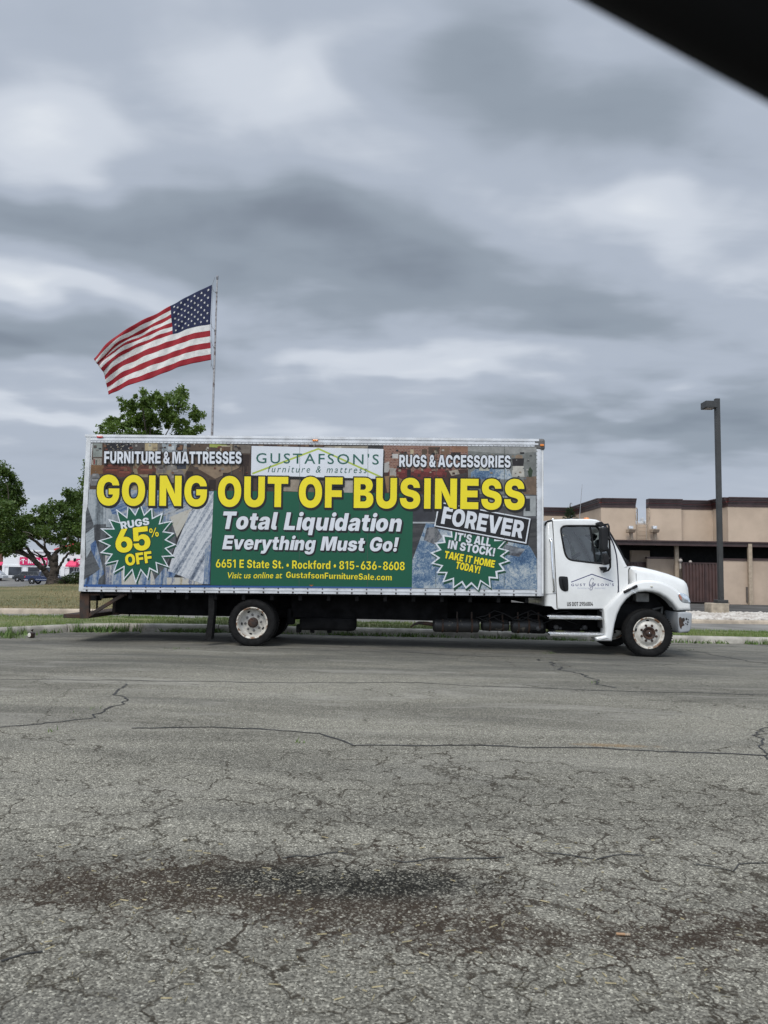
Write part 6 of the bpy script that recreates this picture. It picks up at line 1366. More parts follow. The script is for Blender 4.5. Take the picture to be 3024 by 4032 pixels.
limb(mb, [(300, 1210), (200, 1120), (100, 1080), (-40, 1050)], 15 * U, 6 * U, YT, -1.0)
limb(mb, [(520, 1190), (470, 1220), (400, 1180), (370, 1150)], 13 * U, 5 * U, YT, .6); limb(mb, [(500, 1330), (460, 1240), (400, 1210), (350, 1180)], 14 * U, 5 * U, YT, .9)
limb(mb, [(500, 1160), (480, 1050), (470, 950), (450, 830)], 12 * U, 4 * U, YT, .4); limb(mb, [(690, 1110), (640, 1000), (600, 880), (610, 760)], 11 * U, 4 * U, YT, 1.0)
limb(mb, [(60, 860), (80, 700), (90, 520), (50, 380)], 9 * U, 3 * U, YT - .4, -.3); limb(mb, [(770, 880), (740, 740), (700, 640)], 6 * U, 3 * U, YT + .8, .2)
mb.build('trunk', M_BARK, tree1)
mb = MB()
for pts in ([(480, 1000), (530, 980), (560, 950), (600, 990)], [(560, 950), (590, 1010), (640, 1030)], [(250, 950), (310, 960), (360, 990)], [(540, 960), (545, 1000), (520, 1040)], [(600, 1060), (640, 1000), (650, 940)], [(430, 1000), (480, 1060), (470, 1100)]): limb(mb, pts, 3 * U, 1.5 * U, YT - 1.0, -.2, .02)
mb.build('bare_branch', M_DEAD, tree1)
# -- the round maple hidden behind the box
YM = 38.0; s6 = .42194 * YM / F
t2 = at(565, 2300, YM); t2.z = lawn_z(t2.x, YM) - .05
tree2 = thing('maple_tree', 'bushy bright green tree whose top shows above the truck roof under the flag', 'tree', tuple(t2), 'leafy trees')
cl = []
for (x, y, rx, ry) in [(628, 1165, 26, 34), (612, 1230, 60, 50), (700, 1215, 40, 40), (760, 1200, 26, 30), (418, 1240, 20, 36), (428, 1310, 40, 50), (500, 1262, 34, 40), (520, 1320, 50, 50), (1000, 1150, 30, 34), (960, 1190, 30, 40), (1010, 1215, 50, 50), (880, 1225, 44, 44), (850, 1190, 20, 24), (740, 1260, 80, 50), (820, 1300, 90, 70), (650, 1310, 90, 70), (560, 1370, 70, 60), (480, 1400, 60, 50), (990, 1300, 70, 60), (1120, 1335, 34, 40), (1140, 1380, 46, 40), (1085, 1410, 60, 50), (330, 1420, 40, 34), (300, 1480, 50, 40), (255, 1505, 24, 28), (245, 1550, 26, 18), (400, 1470, 80, 60), (560, 1460, 110, 60), (720, 1410, 120, 70), (880, 1400, 110, 80), (980, 1450, 90, 60), (1160, 1500, 40, 40), (1100, 1520, 80, 50), (760, 1520, 180, 60), (450, 1550, 180, 60), (1000, 1560, 150, 60),
                       (300, 1650, 110, 100), (205, 1790, 80, 100), (140, 1920, 70, 100), (90, 2040, 40, 70), (500, 1750, 260, 150), (900, 1750, 260, 160), (300, 1950, 170, 130), (700, 2000, 280, 150), (1050, 1980, 150, 140)]:
    p = at(*r6(x, y), YM + q_.uniform(-1.4, 1.4)); cl.append((p.x, p.y, p.z, rx * s6, max(rx, ry) * s6 * 1.2, ry * s6))
leaves('crown', cl, 1050, .078, L_MID, tree2, sub=9, spread=.32)
mb = MB(); z0 = t2.z
mb.tube([(t2.x, YM, z0), (t2.x + .05, YM, z0 + 1.2), (t2.x - .03, YM, z0 + 2.6), (t2.x + .05, YM, z0 + 6.5), (t2.x, YM, z0 + 8.2)], [.24, .19, .17, .08, .03], 12)
for i in range(16):
    a = i * 2.4; h_ = 2.0 + i * .35; l_ = 2.3 - i * .09; b = Vector((t2.x, YM, z0 + h_)); mb.tube([b, b + Vector((math.cos(a) * l_ * .5, math.sin(a) * l_ * .5, .7)), b + Vector((math.cos(a) * l_, math.sin(a) * l_, 1.7))], [.07, .045, .015], 7)
mb.build('trunk', M_BARK, tree2)
# -- juniper shrub beside the mound tree
YJ = 31.2; s4j = .36166 * YJ / F; jb = at(*r4(760, 1530), YJ)
jun = thing('juniper_shrub', 'low spreading dark green juniper shrub beside the tree trunk', 'shrub', (jb.x, YJ, lawn_z(jb.x, YJ)))
cl = []
for (x, y, rx, ry) in [(680, 1490, 50, 36), (740, 1470, 70, 44), (810, 1450, 70, 40), (860, 1440, 60, 50), (700, 1520, 60, 20), (780, 1505, 90, 34), (860, 1500, 70, 34), (930, 1460, 80, 50), (640, 1510, 24, 18)]:
    p = at(*r4(x, y), YJ + q_.uniform(-.5, .5)); cl.append((p.x, p.y, p.z, rx * s4j, rx * s4j, ry * s4j))
leaves('foliage', cl, 1500, .045, leaf_mat('juniper_green', (.022, .040, .014), (.035, .055, .018), (.055, .075, .024)), jun, sub=14, spread=.3, up=.1)
mb = MB()
for i in range(7): a = i * .9; mb.tube([(jb.x, YJ, jb.z - .15), (jb.x + math.cos(a) * .4, YJ + math.sin(a) * .4, jb.z + .15), (jb.x + math.cos(a) * .9, YJ + math.sin(a) * .8, jb.z + .3)], [.04, .03, .01], 6)
mb.build('stem', M_BARK, jun)
# -- spruce whose tip shows over the cab
YP = 40.0; sp_t = at(*r5(258, 862), YP); sp_b = Vector((sp_t.x, YP, gz(sp_t.x)))
spr = thing('spruce_tree', 'small dark spruce whose tip shows above the cab roof', 'tree', tuple(sp_b))
mb = MB(); mb.tube([sp_b, (sp_t.x, YP, sp_t.z - .3), (sp_t.x + .06, YP, sp_t.z)], [.12, .02, .008], 8); mb.build('trunk', M_BARK, spr)
out = []; H_ = sp_t.z - sp_b.z
for i in range(190):
    f_ = i / 189; z = sp_b.z + .5 + (H_ - .75) * f_; L_ = (1 - f_) * 2.3 + .10; a = i * 2.4 + q_.uniform(-.3, .3); L_ *= q_.uniform(.75, 1.1)
    n = int(110 * L_) + 40; t_ = rng.uniform(.1, 1, n) ** .8; droop = -.18 * t_ + .32 * t_ ** 2
    p = np.stack([sp_t.x + np.cos(a) * L_ * t_, YP + np.sin(a) * L_ * t_, z + droop * L_], 1)
    side_ = rng.normal(size=(n, 3)) * .5 + np.array([np.cos(a), np.sin(a), .25]); side_ /= np.linalg.norm(side_, axis=1)[:, None]; ln_ = .10 * rng.uniform(.6, 1.2, n)[:, None]
    w_ = np.cross(side_, rng.normal(size=(n, 3))); w_ /= np.linalg.norm(w_, axis=1)[:, None]; out.append(np.stack([p - w_ * .011, p + w_ * .011, p + side_ * ln_ + w_ * .004, p + side_ * ln_ - w_ * .004], 1).reshape(-1, 3))
quadmesh('crown', np.concatenate(out), 4, leaf_mat('spruce_green', (.016, .032, .020), (.026, .045, .026), (.04, .06, .03)), parent=spr)
mb = MB(); hk = [at(*r5(x, y), YP) for x, y in ((256, 905), (258, 872), (264, 862), (272, 864), (274, 872))]; mb.tube([(p.x, YP, p.z) for p in hk], .012, 6); mb.build('leader', M_DEAD, spr)

# ================================================================== lamp post
YLP = 29.6
M_BRONZE = mat('dark_bronze_paint', (.034, .034, .032), .45, var=.12, scale=2)
c0, c1 = at(*r5(1320, 1648), YLP), at(*r5(1320, 1570), YLP)
lp = thing('lamp_post', 'square dark bronze car park lamp post on a concrete block', 'street lamp', (c0.x, YLP, gz(c0.x)))
wl = at(*r5(1258, 1570), YLP); wr = at(*r5(1384, 1570), YLP); zb = at(*r5(1320, 1572), YLP).z
mb = MB(); hw = (wr.x - wl.x) / 2; xc = (wr.x + wl.x) / 2
mb.box((xc - hw, YLP - .02, gz(xc)), (xc + hw, YLP + hw * 2 - .02, zb)); mb.build('concrete_base', mat('tan_concrete', (.40, .34, .26), .9, var=.2, scale=3, bump=.4), lp, bevel=.03)
yc = YLP + hw - .02; pt = at(*r5(1304, 126), yc); pb = at(*r5(1320, 1560), yc); hx = 16.2 * .55696 * yc / F
mb = MB(); xp = (pt.x + pb.x) / 2; mb.box((xp - hx, yc - hx, zb + .02), (xp + hx, yc + hx, pt.z)); mb.build('pole', M_BRONZE, lp, bevel=.012)
mb = MB(); mb.box((xp - .24, yc - .24, zb), (xp + .24, yc + .24, zb + .03)); mb.box((xp - .205, yc - .205, zb + .03), (xp + .205, yc + .205, zb + .13)); mb.build('base_cover', M_BRONZE, lp, bevel=.02)
mb = MB(); a = at(*r5(1318, 1490), yc); mb.box((xp - .05, yc - hx - .012, a.z - .2), (xp + .08, yc - hx + .002, a.z + .05)); mb.build('hand_hole_cover', M_BRONZE, lp, bevel=.004)
mb = MB(); h0, h1 = at(*r5(1202, 205), yc), at(*r5(1284, 150), yc)
mb.box((h0.x, yc - .26, h0.z + .06), (h1.x - .01, yc + .26, h1.z)); mb.box((h1.x - .04, yc - .08, h0.z + .2), (xp - hx + .01, yc + .08, h1.z - .08)); hd_ = mb.build('lamp_head', M_BRONZE, lp, bevel=.01)
mb = MB(); mb.box((h0.x + .08, yc - .2, h0.z + .045), (h1.x - .12, yc + .2, h0.z + .062)); mb.build('lens', mat('lamp_lens', (.32, .32, .31), .25), hd_)

# ================================================================== the tan building on the right
YWALL, YSH = 53.0, 48.0
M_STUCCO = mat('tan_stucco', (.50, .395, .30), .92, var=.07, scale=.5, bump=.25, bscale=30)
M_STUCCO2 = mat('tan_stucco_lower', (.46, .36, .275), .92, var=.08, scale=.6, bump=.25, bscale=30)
M_CORN = mat('brown_metal_fascia', (.052, .026, .023), .45, var=.15, scale=2); M_CORN2 = mat('brown_red_trim', (.30, .018, .020), .4, var=.1)
M_GATE = mat('brown_corrugated_gate', (.070, .036, .030), .5, var=.15, scale=2); M_SHED_SHADE = mat('painted_shed_shade', (.012, .012, .012), .9); M_POST = mat('tan_painted_pipe', (.40, .32, .235), .6, var=.1)
def w5(x, y, Y): p = at(*r5(x, y), Y); return Vector((p.x, Y, p.z))
bb0 = w5(1000, 1580, YWALL)
bld = thing('restaurant_building', 'low tan stucco building with brown cornice behind the cab', 'building', (bb0.x, YWALL, gz(bb0.x)))
zbase = gz(20) - .05
def wall_seg(nm, xa, xb, ya, yb, z1a, z1b, m, zb0=None, th=.35, par=None):
    mb_ = MB(); z0 = zbase if zb0 is None else zb0; d_ = Vector((xb - xa, yb - ya)).normalized(); nn = Vector((-d_.y, d_.x)) * th
    mb_.hexa([(xa, ya, z0), (xb, yb, z0), (xb + nn.x, yb + nn.y, z0), (xa + nn.x, ya + nn.y, z0), (xa, ya, z1a), (xb, yb, z1b), (xb + nn.x, yb + nn.y, z1b), (xa + nn.x, ya + nn.y, z1a)]); return mb_
def section(xa, ya, xb, yb, ztop, hcorn):
    wall_seg('wall', xa, xb, ya, yb, ztop - hcorn * .9, ztop - hcorn * .9, M_STUCCO).build('wall', M_STUCCO, bld)
    d_ = Vector((xb - xa, yb - ya)).normalized(); nn = Vector((d_.y, -d_.x))
    steps = [(.04, 1.0, .66, 0), (.09, .66, .50, 0), (.12, .50, .47, 1), (.17, .47, .30, 0), (.23, .30, .12, 0), (.30, .12, 0, 0)]
    mb_ = MB()
    for off, a, b, mi in steps:
        z0, z1 = ztop - hcorn * a, ztop - hcorn * b; e = d_ * off * 0
        mb_.hexa([(xa + nn.x * off - e.x, ya + nn.y * off - e.y, z0), (xb + nn.x * off + e.x, yb + nn.y * off + e.y, z0), (xb - nn.x * .36, yb - nn.y * .36, z0), (xa - nn.x * .36, ya - nn.y * .36, z0),
                  (xa + nn.x * off - e.x, ya + nn.y * off - e.y, z1), (xb + nn.x * off + e.x, yb + nn.y * off + e.y, z1), (xb - nn.x * .36, yb - nn.y * .36, z1), (xa - nn.x * .36, ya - nn.y * .36, z1)], mi)
    mb_.build('cornice', [M_CORN, M_CORN2], bld)
A0, A1 = w5(478, 829, YWALL), w5(722, 831, YWALL); HC = A0.z - w5(478, 893, YWALL).z
B0, B1 = w5(808, 834, YWALL - .1), w5(1045, 832, YWALL - .1)
section(A0.x, YWALL, A1.x, YWALL, A0.z, HC); section(B0.x, YWALL - .1, B1.x, YWALL - .1, B0.z, HC)
# the left return runs back to a farther, lower-looking wing
K = 1.0
Yb_ = YWALL * (2290 - 1961) / (2290 - 2001.0); Lx = w5(275, 903, Yb_)
section(Lx.x, Yb_, A0.x - .001, YWALL, A0.z, HC); Lx2 = w5(-400, 900, Yb_ + .2); section(Lx2.x, Yb_ + .2, Lx.x, Yb_ + .2, A0.z, HC)
C0, C1 = w5(1046, 834, YWALL + .5), w5(1262, 836, YWALL + .5); section(B1.x + .002, YWALL + .45, C1.x, YWALL + .45, B0.z, HC)
D0 = w5(1372, 814, YWALL - 1.6); section(C1.x + .002, YWALL + .45, D0.x, YWALL - 1.6, B0.z + .04, HC); D1 = w5(2100, 815, YWALL - 1.6); section(D0.x + .002, YWALL - 1.62, D1.x, YWALL - 1.62, B0.z + .04, HC)
# low parapet in the notch, with the roof ladder
nz = w5(760, 1012, YWALL).z
wall_seg('wall', A1.x + .002, B0.x - .002, YWALL + .3, YWALL + .3, nz, nz, M_STUCCO).build('wall', M_STUCCO, bld)
mb = MB()
for x in (738, 806):
    a, b = w5(x, 1125, YWALL - .25), w5(x, 1000, YWALL - .25); mb.tube([a, b], .03, 8); sg = -1 if x < 770 else 1
    mb.tube([b, w5(x + sg * 10, 985, YWALL - .25), w5(x + sg * 14, 955, YWALL - .25), w5(x + sg * 14, 905, YWALL - .25), w5(x + sg * 10, 896, YWALL - .1), w5(x + sg * 4, 905, YWALL + .3), w5(x + sg * 2, 990, YWALL + .5)], .03, 8)
for y in (1010, 1033, 1060, 1088, 1112): mb.tube([w5(738, y, YWALL - .25), w5(806, y, YWALL - .25)], .02, 6)
for y in (930, 955): mb.tube([w5(726, y, YWALL - .25), w5(736, y, YWALL + .4)], .02, 6); mb.tube([w5(818, y, YWALL - .25), w5(808, y, YWALL + .4)], .02, 6)
mb.build('roof_ladder', M_POST, bld)
mb = MB()
for (x0, y0, x1_, y1_) in ((768, 968, 780, 1008), (790, 988, 812, 1008), (730, 996, 770, 1008)): a, b = w5(x0, y1_, YWALL + 3), w5(x1_, y0, YWALL + 3); mb.box((a.x, YWALL + 3, a.z - 1.2), (b.x, YWALL + 3.5, b.z))
mb.build('roof_vent', mat('white_vent', (.70, .71, .72), .5), bld, bevel=.03)
# flat roof slab so that the shell is closed behind the parapets
mb = MB(); mb.box((Lx2.x, YWALL + 6, zbase), (D1.x, YWALL + 26, nz - 1.4)); mb.build('roof', M_CORN, bld)
# floodlights over the shed roof
def floodlight(x):
    mb_ = MB(); a, b = w5(x - 24, 1072, YWALL - .7), w5(x + 22, 1046, YWALL - .7)
    mb_.hexa([(a.x, YWALL - .95, a.z), (b.x, YWALL - .95, a.z), (b.x, YWALL - .3, a.z), (a.x, YWALL - .3, a.z), (a.x, YWALL - 1.1, b.z - .05), (b.x, YWALL - 1.1, b.z - .05), (b.x, YWALL - .3, b.z), (a.x, YWALL - .3, b.z)])
    mb_.tube([w5(x, 1072, YWALL - .5), w5(x + 2, 1090, YWALL - .5), w5(x + 4, 1122, YWALL - .5)], [.14, .13, .11], 10); f_ = mb_.build('floodlight', M_POST, bld, bevel=.02)
    mb_ = MB(); a, b = w5(x - 17, 1046, YWALL - .7), w5(x + 12, 1026, YWALL - .7); mb_.box((a.x, YWALL - .85, a.z), (b.x, YWALL - .45, b.z)); mb_.build('lamp', mat('floodlight_glass', (.62, .64, .66), .12, .4, var=.2, scale=10), f_, bevel=.02)
floodlight(690); floodlight(858)
# lean-to shed: roof slab, fascia, posts, panels and gates
fa, fb, fm = w5(300, 1118, YSH), w5(585, 1128, YSH), w5(1659, 1146, YSH); zf1 = w5(900, 1132, YSH).z; zf0 = w5(900, 1164, YSH).z; xr = w5(2300, 1146, YSH).x
mb = MB(); mb.hexa([(fa.x, YSH - .3, zf1 - .05), (xr, YSH - .3, zf1 - .05), (xr, YWALL - .12, zf1 + .18), (fa.x, YWALL - .12, zf1 + .18), (fa.x, YSH - .3, zf1 + .03), (xr, YSH - .3, zf1 + .03), (xr, YWALL - .12, zf1 + .26), (fa.x, YWALL - .12, zf1 + .26)]); sh = mb.build('shed_roof', M_CORN, bld)
mb = MB(); mb.box((fa.x, YSH - .33, zf0 + .22), (xr, YSH - .28, zf1 - .06)); mb.box((fa.x, YSH - .24, zf0), (xr, YSH - .12, zf0 + .23)); mb.build('fascia', M_CORN, sh)
mb = MB()
for i in range(9): x = w5(640 + i * 175, 1150, YSH).x; mb.box((x, YSH - .1, zf0 + .02), (x + .14, YWALL - .13, zf1 - .04))
mb.build('rafter', M_CORN, sh)
mb = MB(); mb.box((fa.x, YWALL - 1.95, zbase), (xr, YWALL - 1.9, zf1 + .0)); mb.build('shed_shade_sheet', M_SHED_SHADE, sh)  # black sheet added to stand for the deep shade under the shed roof
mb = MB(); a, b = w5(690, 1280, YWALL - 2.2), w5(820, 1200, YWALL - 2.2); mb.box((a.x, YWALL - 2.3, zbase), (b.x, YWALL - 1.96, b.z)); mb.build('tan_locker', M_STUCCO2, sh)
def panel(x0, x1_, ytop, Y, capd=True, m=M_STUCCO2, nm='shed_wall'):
    a, b = w5(x0, ytop, Y), w5(x1_, ytop, Y); mb_ = MB(); mb_.box((a.x, Y, zbase), (b.x, Y + .25, a.z)); p_ = mb_.build(nm, m, bld)
    if capd: mb_ = MB(); mb_.box((a.x - .03, Y - .05, a.z), (b.x + .03, Y + .3, a.z + .12)); mb_.build('wall_cap', M_CORN, p_)
    return p_
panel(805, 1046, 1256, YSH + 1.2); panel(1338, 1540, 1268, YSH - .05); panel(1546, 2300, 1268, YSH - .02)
def gate(x0, x1_, y0, Y):
    a, b = w5(x0, y0, Y), w5(x1_, y0, Y); zb_ = w5(x0, 1556, Y).z; mb_ = MB(); n_ = int((b.x - a.x) / .19); w_ = (b.x - a.x) / n_; top = []; bot = []
    for i in range(n_):
        for fx, dy_ in ((0, 0), (.42, 0), (.5, .06), (.92, .06)): top.append((a.x + (i + fx) * w_, Y + dy_, a.z)); bot.append((a.x + (i + fx) * w_, Y + dy_, zb_))
    k_ = len(top); mb_.add(top + bot, [(i, i + 1, k_ + i + 1, k_ + i) for i in range(k_ - 1)]); g_ = mb_.build('gate', M_GATE, bld); mb_ = MB()
    mb_.box((a.x - .06, Y - .02, zb_ - .03), (a.x + .03, Y + .1, a.z + .05)); mb_.box((b.x - .03, Y - .02, zb_ - .03), (b.x + .06, Y + .1, a.z + .05)); mb_.box((a.x, Y - .01, a.z), (b.x, Y + .08, a.z + .07)); mb_.box((a.x, Y - .01, zb_ - .06), (b.x, Y + .08, zb_)); xm_ = a.x + (b.x - a.x) * .56
    mb_.box((xm_ - .035, Y - .02, zb_), (xm_ + .035, Y + .09, a.z)); mb_.build('gate_frame', M_CORN, g_)
gate(1060, 1334, 1290, YSH + .1); gate(560, 842, 1284, YSH + 1.6)
mb = MB()
for (x, y0, y1_, Y) in ((1011, 1150, 1400, YSH + .6), (1528, 1150, 1590, YSH - .2)):
    a, b = w5(x, y0, Y), w5(x, min(y1_, 1586), Y); mb.box((a.x - .12, Y - .10, zbase), (a.x + .12, Y + .10, a.z))
split_pieces(mb.build('post', M_POST, bld, bevel=.02))
mb = MB(); a, b = w5(1506, 1562, YSH - .1), w5(1526, 1456, YSH - .1); mb.box((a.x, YSH - .14, a.z), (b.x, YSH - .055, b.z)); a, b = w5(1540, 1500, YSH), w5(1552, 1290, YSH); mb.box((a.x, YSH - .08, zbase), (a.x + .05, YSH - .03, b.z)); mb.build('meter_box', mat('grey_brown_box', (.12, .10, .085), .6), bld, bevel=.01)
mb = MB(); p = w5(1038, 1270, YSH + .4); mb.lathe([(.001, -.12), (.10, -.08), (.13, .0), (.10, .08), (.06, .12)], (p.x, YSH + .35, p.z), 'Y', 14); mb.box((p.x - .05, YSH + .35, p.z - .5), (p.x + .05, YSH + .45, p.z)); p2 = w5(1108, 1278, YSH + .3); mb.lathe([(.001, -.1), (.09, -.05), (.1, 0), (.06, .08)], (p2.x, YSH + .25, p2.z), 'Z', 12); split_pieces(mb.build('wall_fitting', mat('pale_fitting', (.50, .45, .40), .6), bld))

# ================================================================== the phone shop, far left
YST = 137.0; u4 = .36166 * YST / F
def w4(x, y, Y): p = at(*r4(x, y), Y); return Vector((p.x, Y, p.z))
M_SWHITE = mat('shop_white_render', (.74, .75, .76), .7, var=.04, scale=.3); M_MAG = mat('magenta_sign', (.60, .012, .115), .4, var=.06); M_SRED = mat('red_shop_roof', (.40, .025, .035), .5, var=.12, scale=.4); M_SWIN = mat('dark_shop_window', (.03, .035, .045), .12, var=.4, scale=.5); M_AWN = mat('pink_awning', (.72, .06, .15), .6, var=.06); M_SIDING = mat('grey_siding', (.40, .42, .43), .7, var=.08, scale=.6)
sb = w4(450, 1455, YST); zs0 = gz(-30) - .1
shop = thing('phone_shop', 'white single storey phone shop with magenta sign and red roof far behind the tree', 'shop', (sb.x, YST, gz(-30)))
a, b = w4(22, 1455, YST), w4(1150, 1180, YST)
mb = MB(); mb.box((a.x, YST, zs0), (b.x, YST + 14, b.z)); mb.build('wall', M_SWHITE, shop)
mb = MB(); mb.box((a.x - .2, YST - .25, b.z), (b.x, YST + .2, b.z + 1.0 * u4 * 18)); c_ = w4(20, 1330, YST).z; mb.box((a.x - .05, YST - .12, c_), (b.x, YST, c_ + .35)); 
for x in (24, 248, 660): p = w4(x, 1400, YST); mb.box((p.x, YST - .10, zs0), (p.x + 44 * u4 * (.6 if x == 24 else 1), YST, c_))
mb.build('cornice', M_SWHITE, shop)
for (x0, x1_) in ((88, 244), (300, 440), (446, 655)):
    p, q = w4(x0, 1428, YST), w4(x1_, 1330, YST); mb = MB(); mb.box((p.x, YST - .06, p.z), (q.x, YST + .02, q.z)); wn = mb.build('window', M_SWIN, shop); mb = MB(); beam(mb, (p.x, q.z + .03), (q.x, q.z + .03), .12, YST - .09, YST); beam(mb, (p.x, p.z), (q.x, p.z), .12, YST - .09, YST); beam(mb, (p.x, p.z), (p.x, q.z), .1, YST - .09, YST); beam(mb, (q.x, p.z), (q.x, q.z), .1, YST - .09, YST); mb.build('frame', M_SWHITE, wn)
def sign(x0, y0, x1_, y1_, words_=True):
    p, q = w4(x0, y1_, YST), w4(x1_, y0, YST); mb_ = MB(); mb_.box((p.x, YST - .35, p.z), (q.x, YST - .10, q.z)); s_ = mb_.build('shop_sign', M_MAG, shop)
    mp = lambda x, y, d_: (w4(x, y, YST).x, YST - .36 - d_, w4(x, y, YST).z); mb_ = MB()
    h_ = y1_ - y0; lettering_mesh(mb_, 'T', (x0 + h_ * .28, y1_ - h_ * .14), (x0 + h_ * .78, y1_ - h_ * .14), h_ * .68, mp, .02, fat=-10)
    for xx in (x0 + h_ * .14, x0 + h_ * .86): mb_.add([mp(xx + i, y1_ - h_ * .5 + j, .02) for i, j in ((0, 0), (h_ * .13, 0), (h_ * .13, -h_ * .13), (0, -h_ * .13))], [(0, 1, 2, 3)])
    if words_: lettering_mesh(mb_, 'Mobile', (x0 + h_ * 1.14, y1_ - h_ * .16), (x1_ - h_ * .06, y1_ - h_ * .16), h_ * .66, mp, .02, fat=-14)
    mb_.build('sign_lettering', print_mat('shop_sign_white', (.82, .80, .81)), s_, recalc=False)
sign(222, 1232, 522, 1310); sign(838, 1250, 1130, 1312)
# awning and doorway
p, q = w4(750, 1332, YST), w4(866, 1264, YST); mb = MB(); mb.add([(p.x, YST - 1.6, p.z), (q.x, YST - 1.6, p.z), (q.x - .5, YST, q.z), (p.x + .0, YST, q.z), (p.x, YST - 1.6, p.z + .25), (q.x, YST - 1.6, p.z + .25), (p.x, YST, p.z), (q.x, YST, p.z)], [(4, 5, 2, 3), (0, 1, 5, 4), (0, 4, 3, 6), (1, 7, 2, 5)]); mb.build('awning', M_AWN, shop, recalc=False)
p, q = w4(752, 1450, YST), w4(862, 1338, YST); mb = MB(); mb.box((p.x, YST - .05, zs0), (q.x, YST + .02, q.z)); dr = mb.build('doorway', M_SWIN, shop); mb = MB()
for x in (752, 805, 836, 862): r_ = w4(x, 1400, YST); mb.box((r_.x - .05, YST - .08, zs0), (r_.x + .05, YST - .04, q.z))
mb.build('door_frame', M_SWHITE, dr)
mb = MB()
for x in (750, 820): p = w4(x, 1255, YST); mb.box((p.x - .12, YST - .5, p.z - .3), (p.x + .12, YST, p.z + .25))
split_pieces(mb.build('wall_lamp', M_BLACK, shop))
# red gabled roof, right of the tree
g0, gp, g1 = w4(640, 1195, YST + 3), w4(800, 1100, YST + 3), w4(1100, 1200, YST + 3)
mb = MB(); mb.prism([(g0.x, g0.z), (gp.x + 1.5, w4(800, 1135, YST + 3).z), (g1.x, g1.z - .0)], YST + 2.5, YST + 3); mb.build('gable', M_SIDING, shop)
mb = MB(); zc_ = w4(800, 1128, YST + 3).z; ridge = w4(740, 1125, YST + 3)
mb.hexa([(g0.x - .3, YST + 1.5, g0.z), (gp.x + 1.5, YST + 1.5, zc_), (gp.x + 1.5, YST + 14, zc_), (g0.x - .3, YST + 14, g0.z), (g0.x - .3, YST + 1.5, g0.z + .9), (gp.x + 1.5, YST + 1.5, zc_ + 1.1), (gp.x + 1.5, YST + 14, zc_ + 1.1), (g0.x - .3, YST + 14, g0.z + .9)])
mb.hexa([(gp.x + 1.51, YST + 1.5, zc_), (g1.x, YST + 1.5, g1.z), (g1.x, YST + 14, g1.z), (gp.x + 1.51, YST + 14, zc_), (gp.x + 1.51, YST + 1.5, zc_ + .55), (g1.x, YST + 1.5, g1.z + .5), (g1.x, YST + 14, g1.z + .5), (gp.x + 1.51, YST + 14, zc_ + .55)]); mb.build('roof', M_SRED, shop)
p, q = w4(800, 1130, YST + 16), w4(1000, 1095, YST + 16); mb = MB(); mb.box((p.x, YST + 15, zs0), (q.x, YST + 17, q.z)); mb.build('rear_wall', mat('cream_render', (.52, .45, .36), .8), shop)
# brown neighbour at the frame's edge
p, q = w4(-260, 1330, YST + 12), w4(34, 1138, YST + 12); bk = thing('brown_building', 'dark brown building with a pink awning beyond the tree', 'building', ((p.x + q.x) / 2, YST + 12, gz(-30)))
mb = MB(); mb.box((p.x, YST + 12, zs0), (q.x, YST + 22, q.z)); mb.build('wall', mat('brown_brick_wall', (.13, .065, .045), .85, var=.2, scale=1.5), bk)
mb = MB(); mb.box((p.x - .2, YST + 11.7, q.z), (q.x + .3, YST + 22.2, q.z + .5)); mb.build('roof', M_CORN, bk)
r_, s_ = w4(-60, 1320, YST + 11), w4(26, 1278, YST + 11); mb = MB(); mb.add([(r_.x, YST + 10, r_.z), (s_.x, YST + 10, r_.z), (s_.x, YST + 12, s_.z), (r_.x, YST + 12, s_.z), (r_.x, YST + 12, r_.z), (s_.x, YST + 12, r_.z)], [(0, 1, 2, 3), (0, 3, 4), (1, 5, 2)]); mb.build('awning', M_AWN, bk, recalc=False)
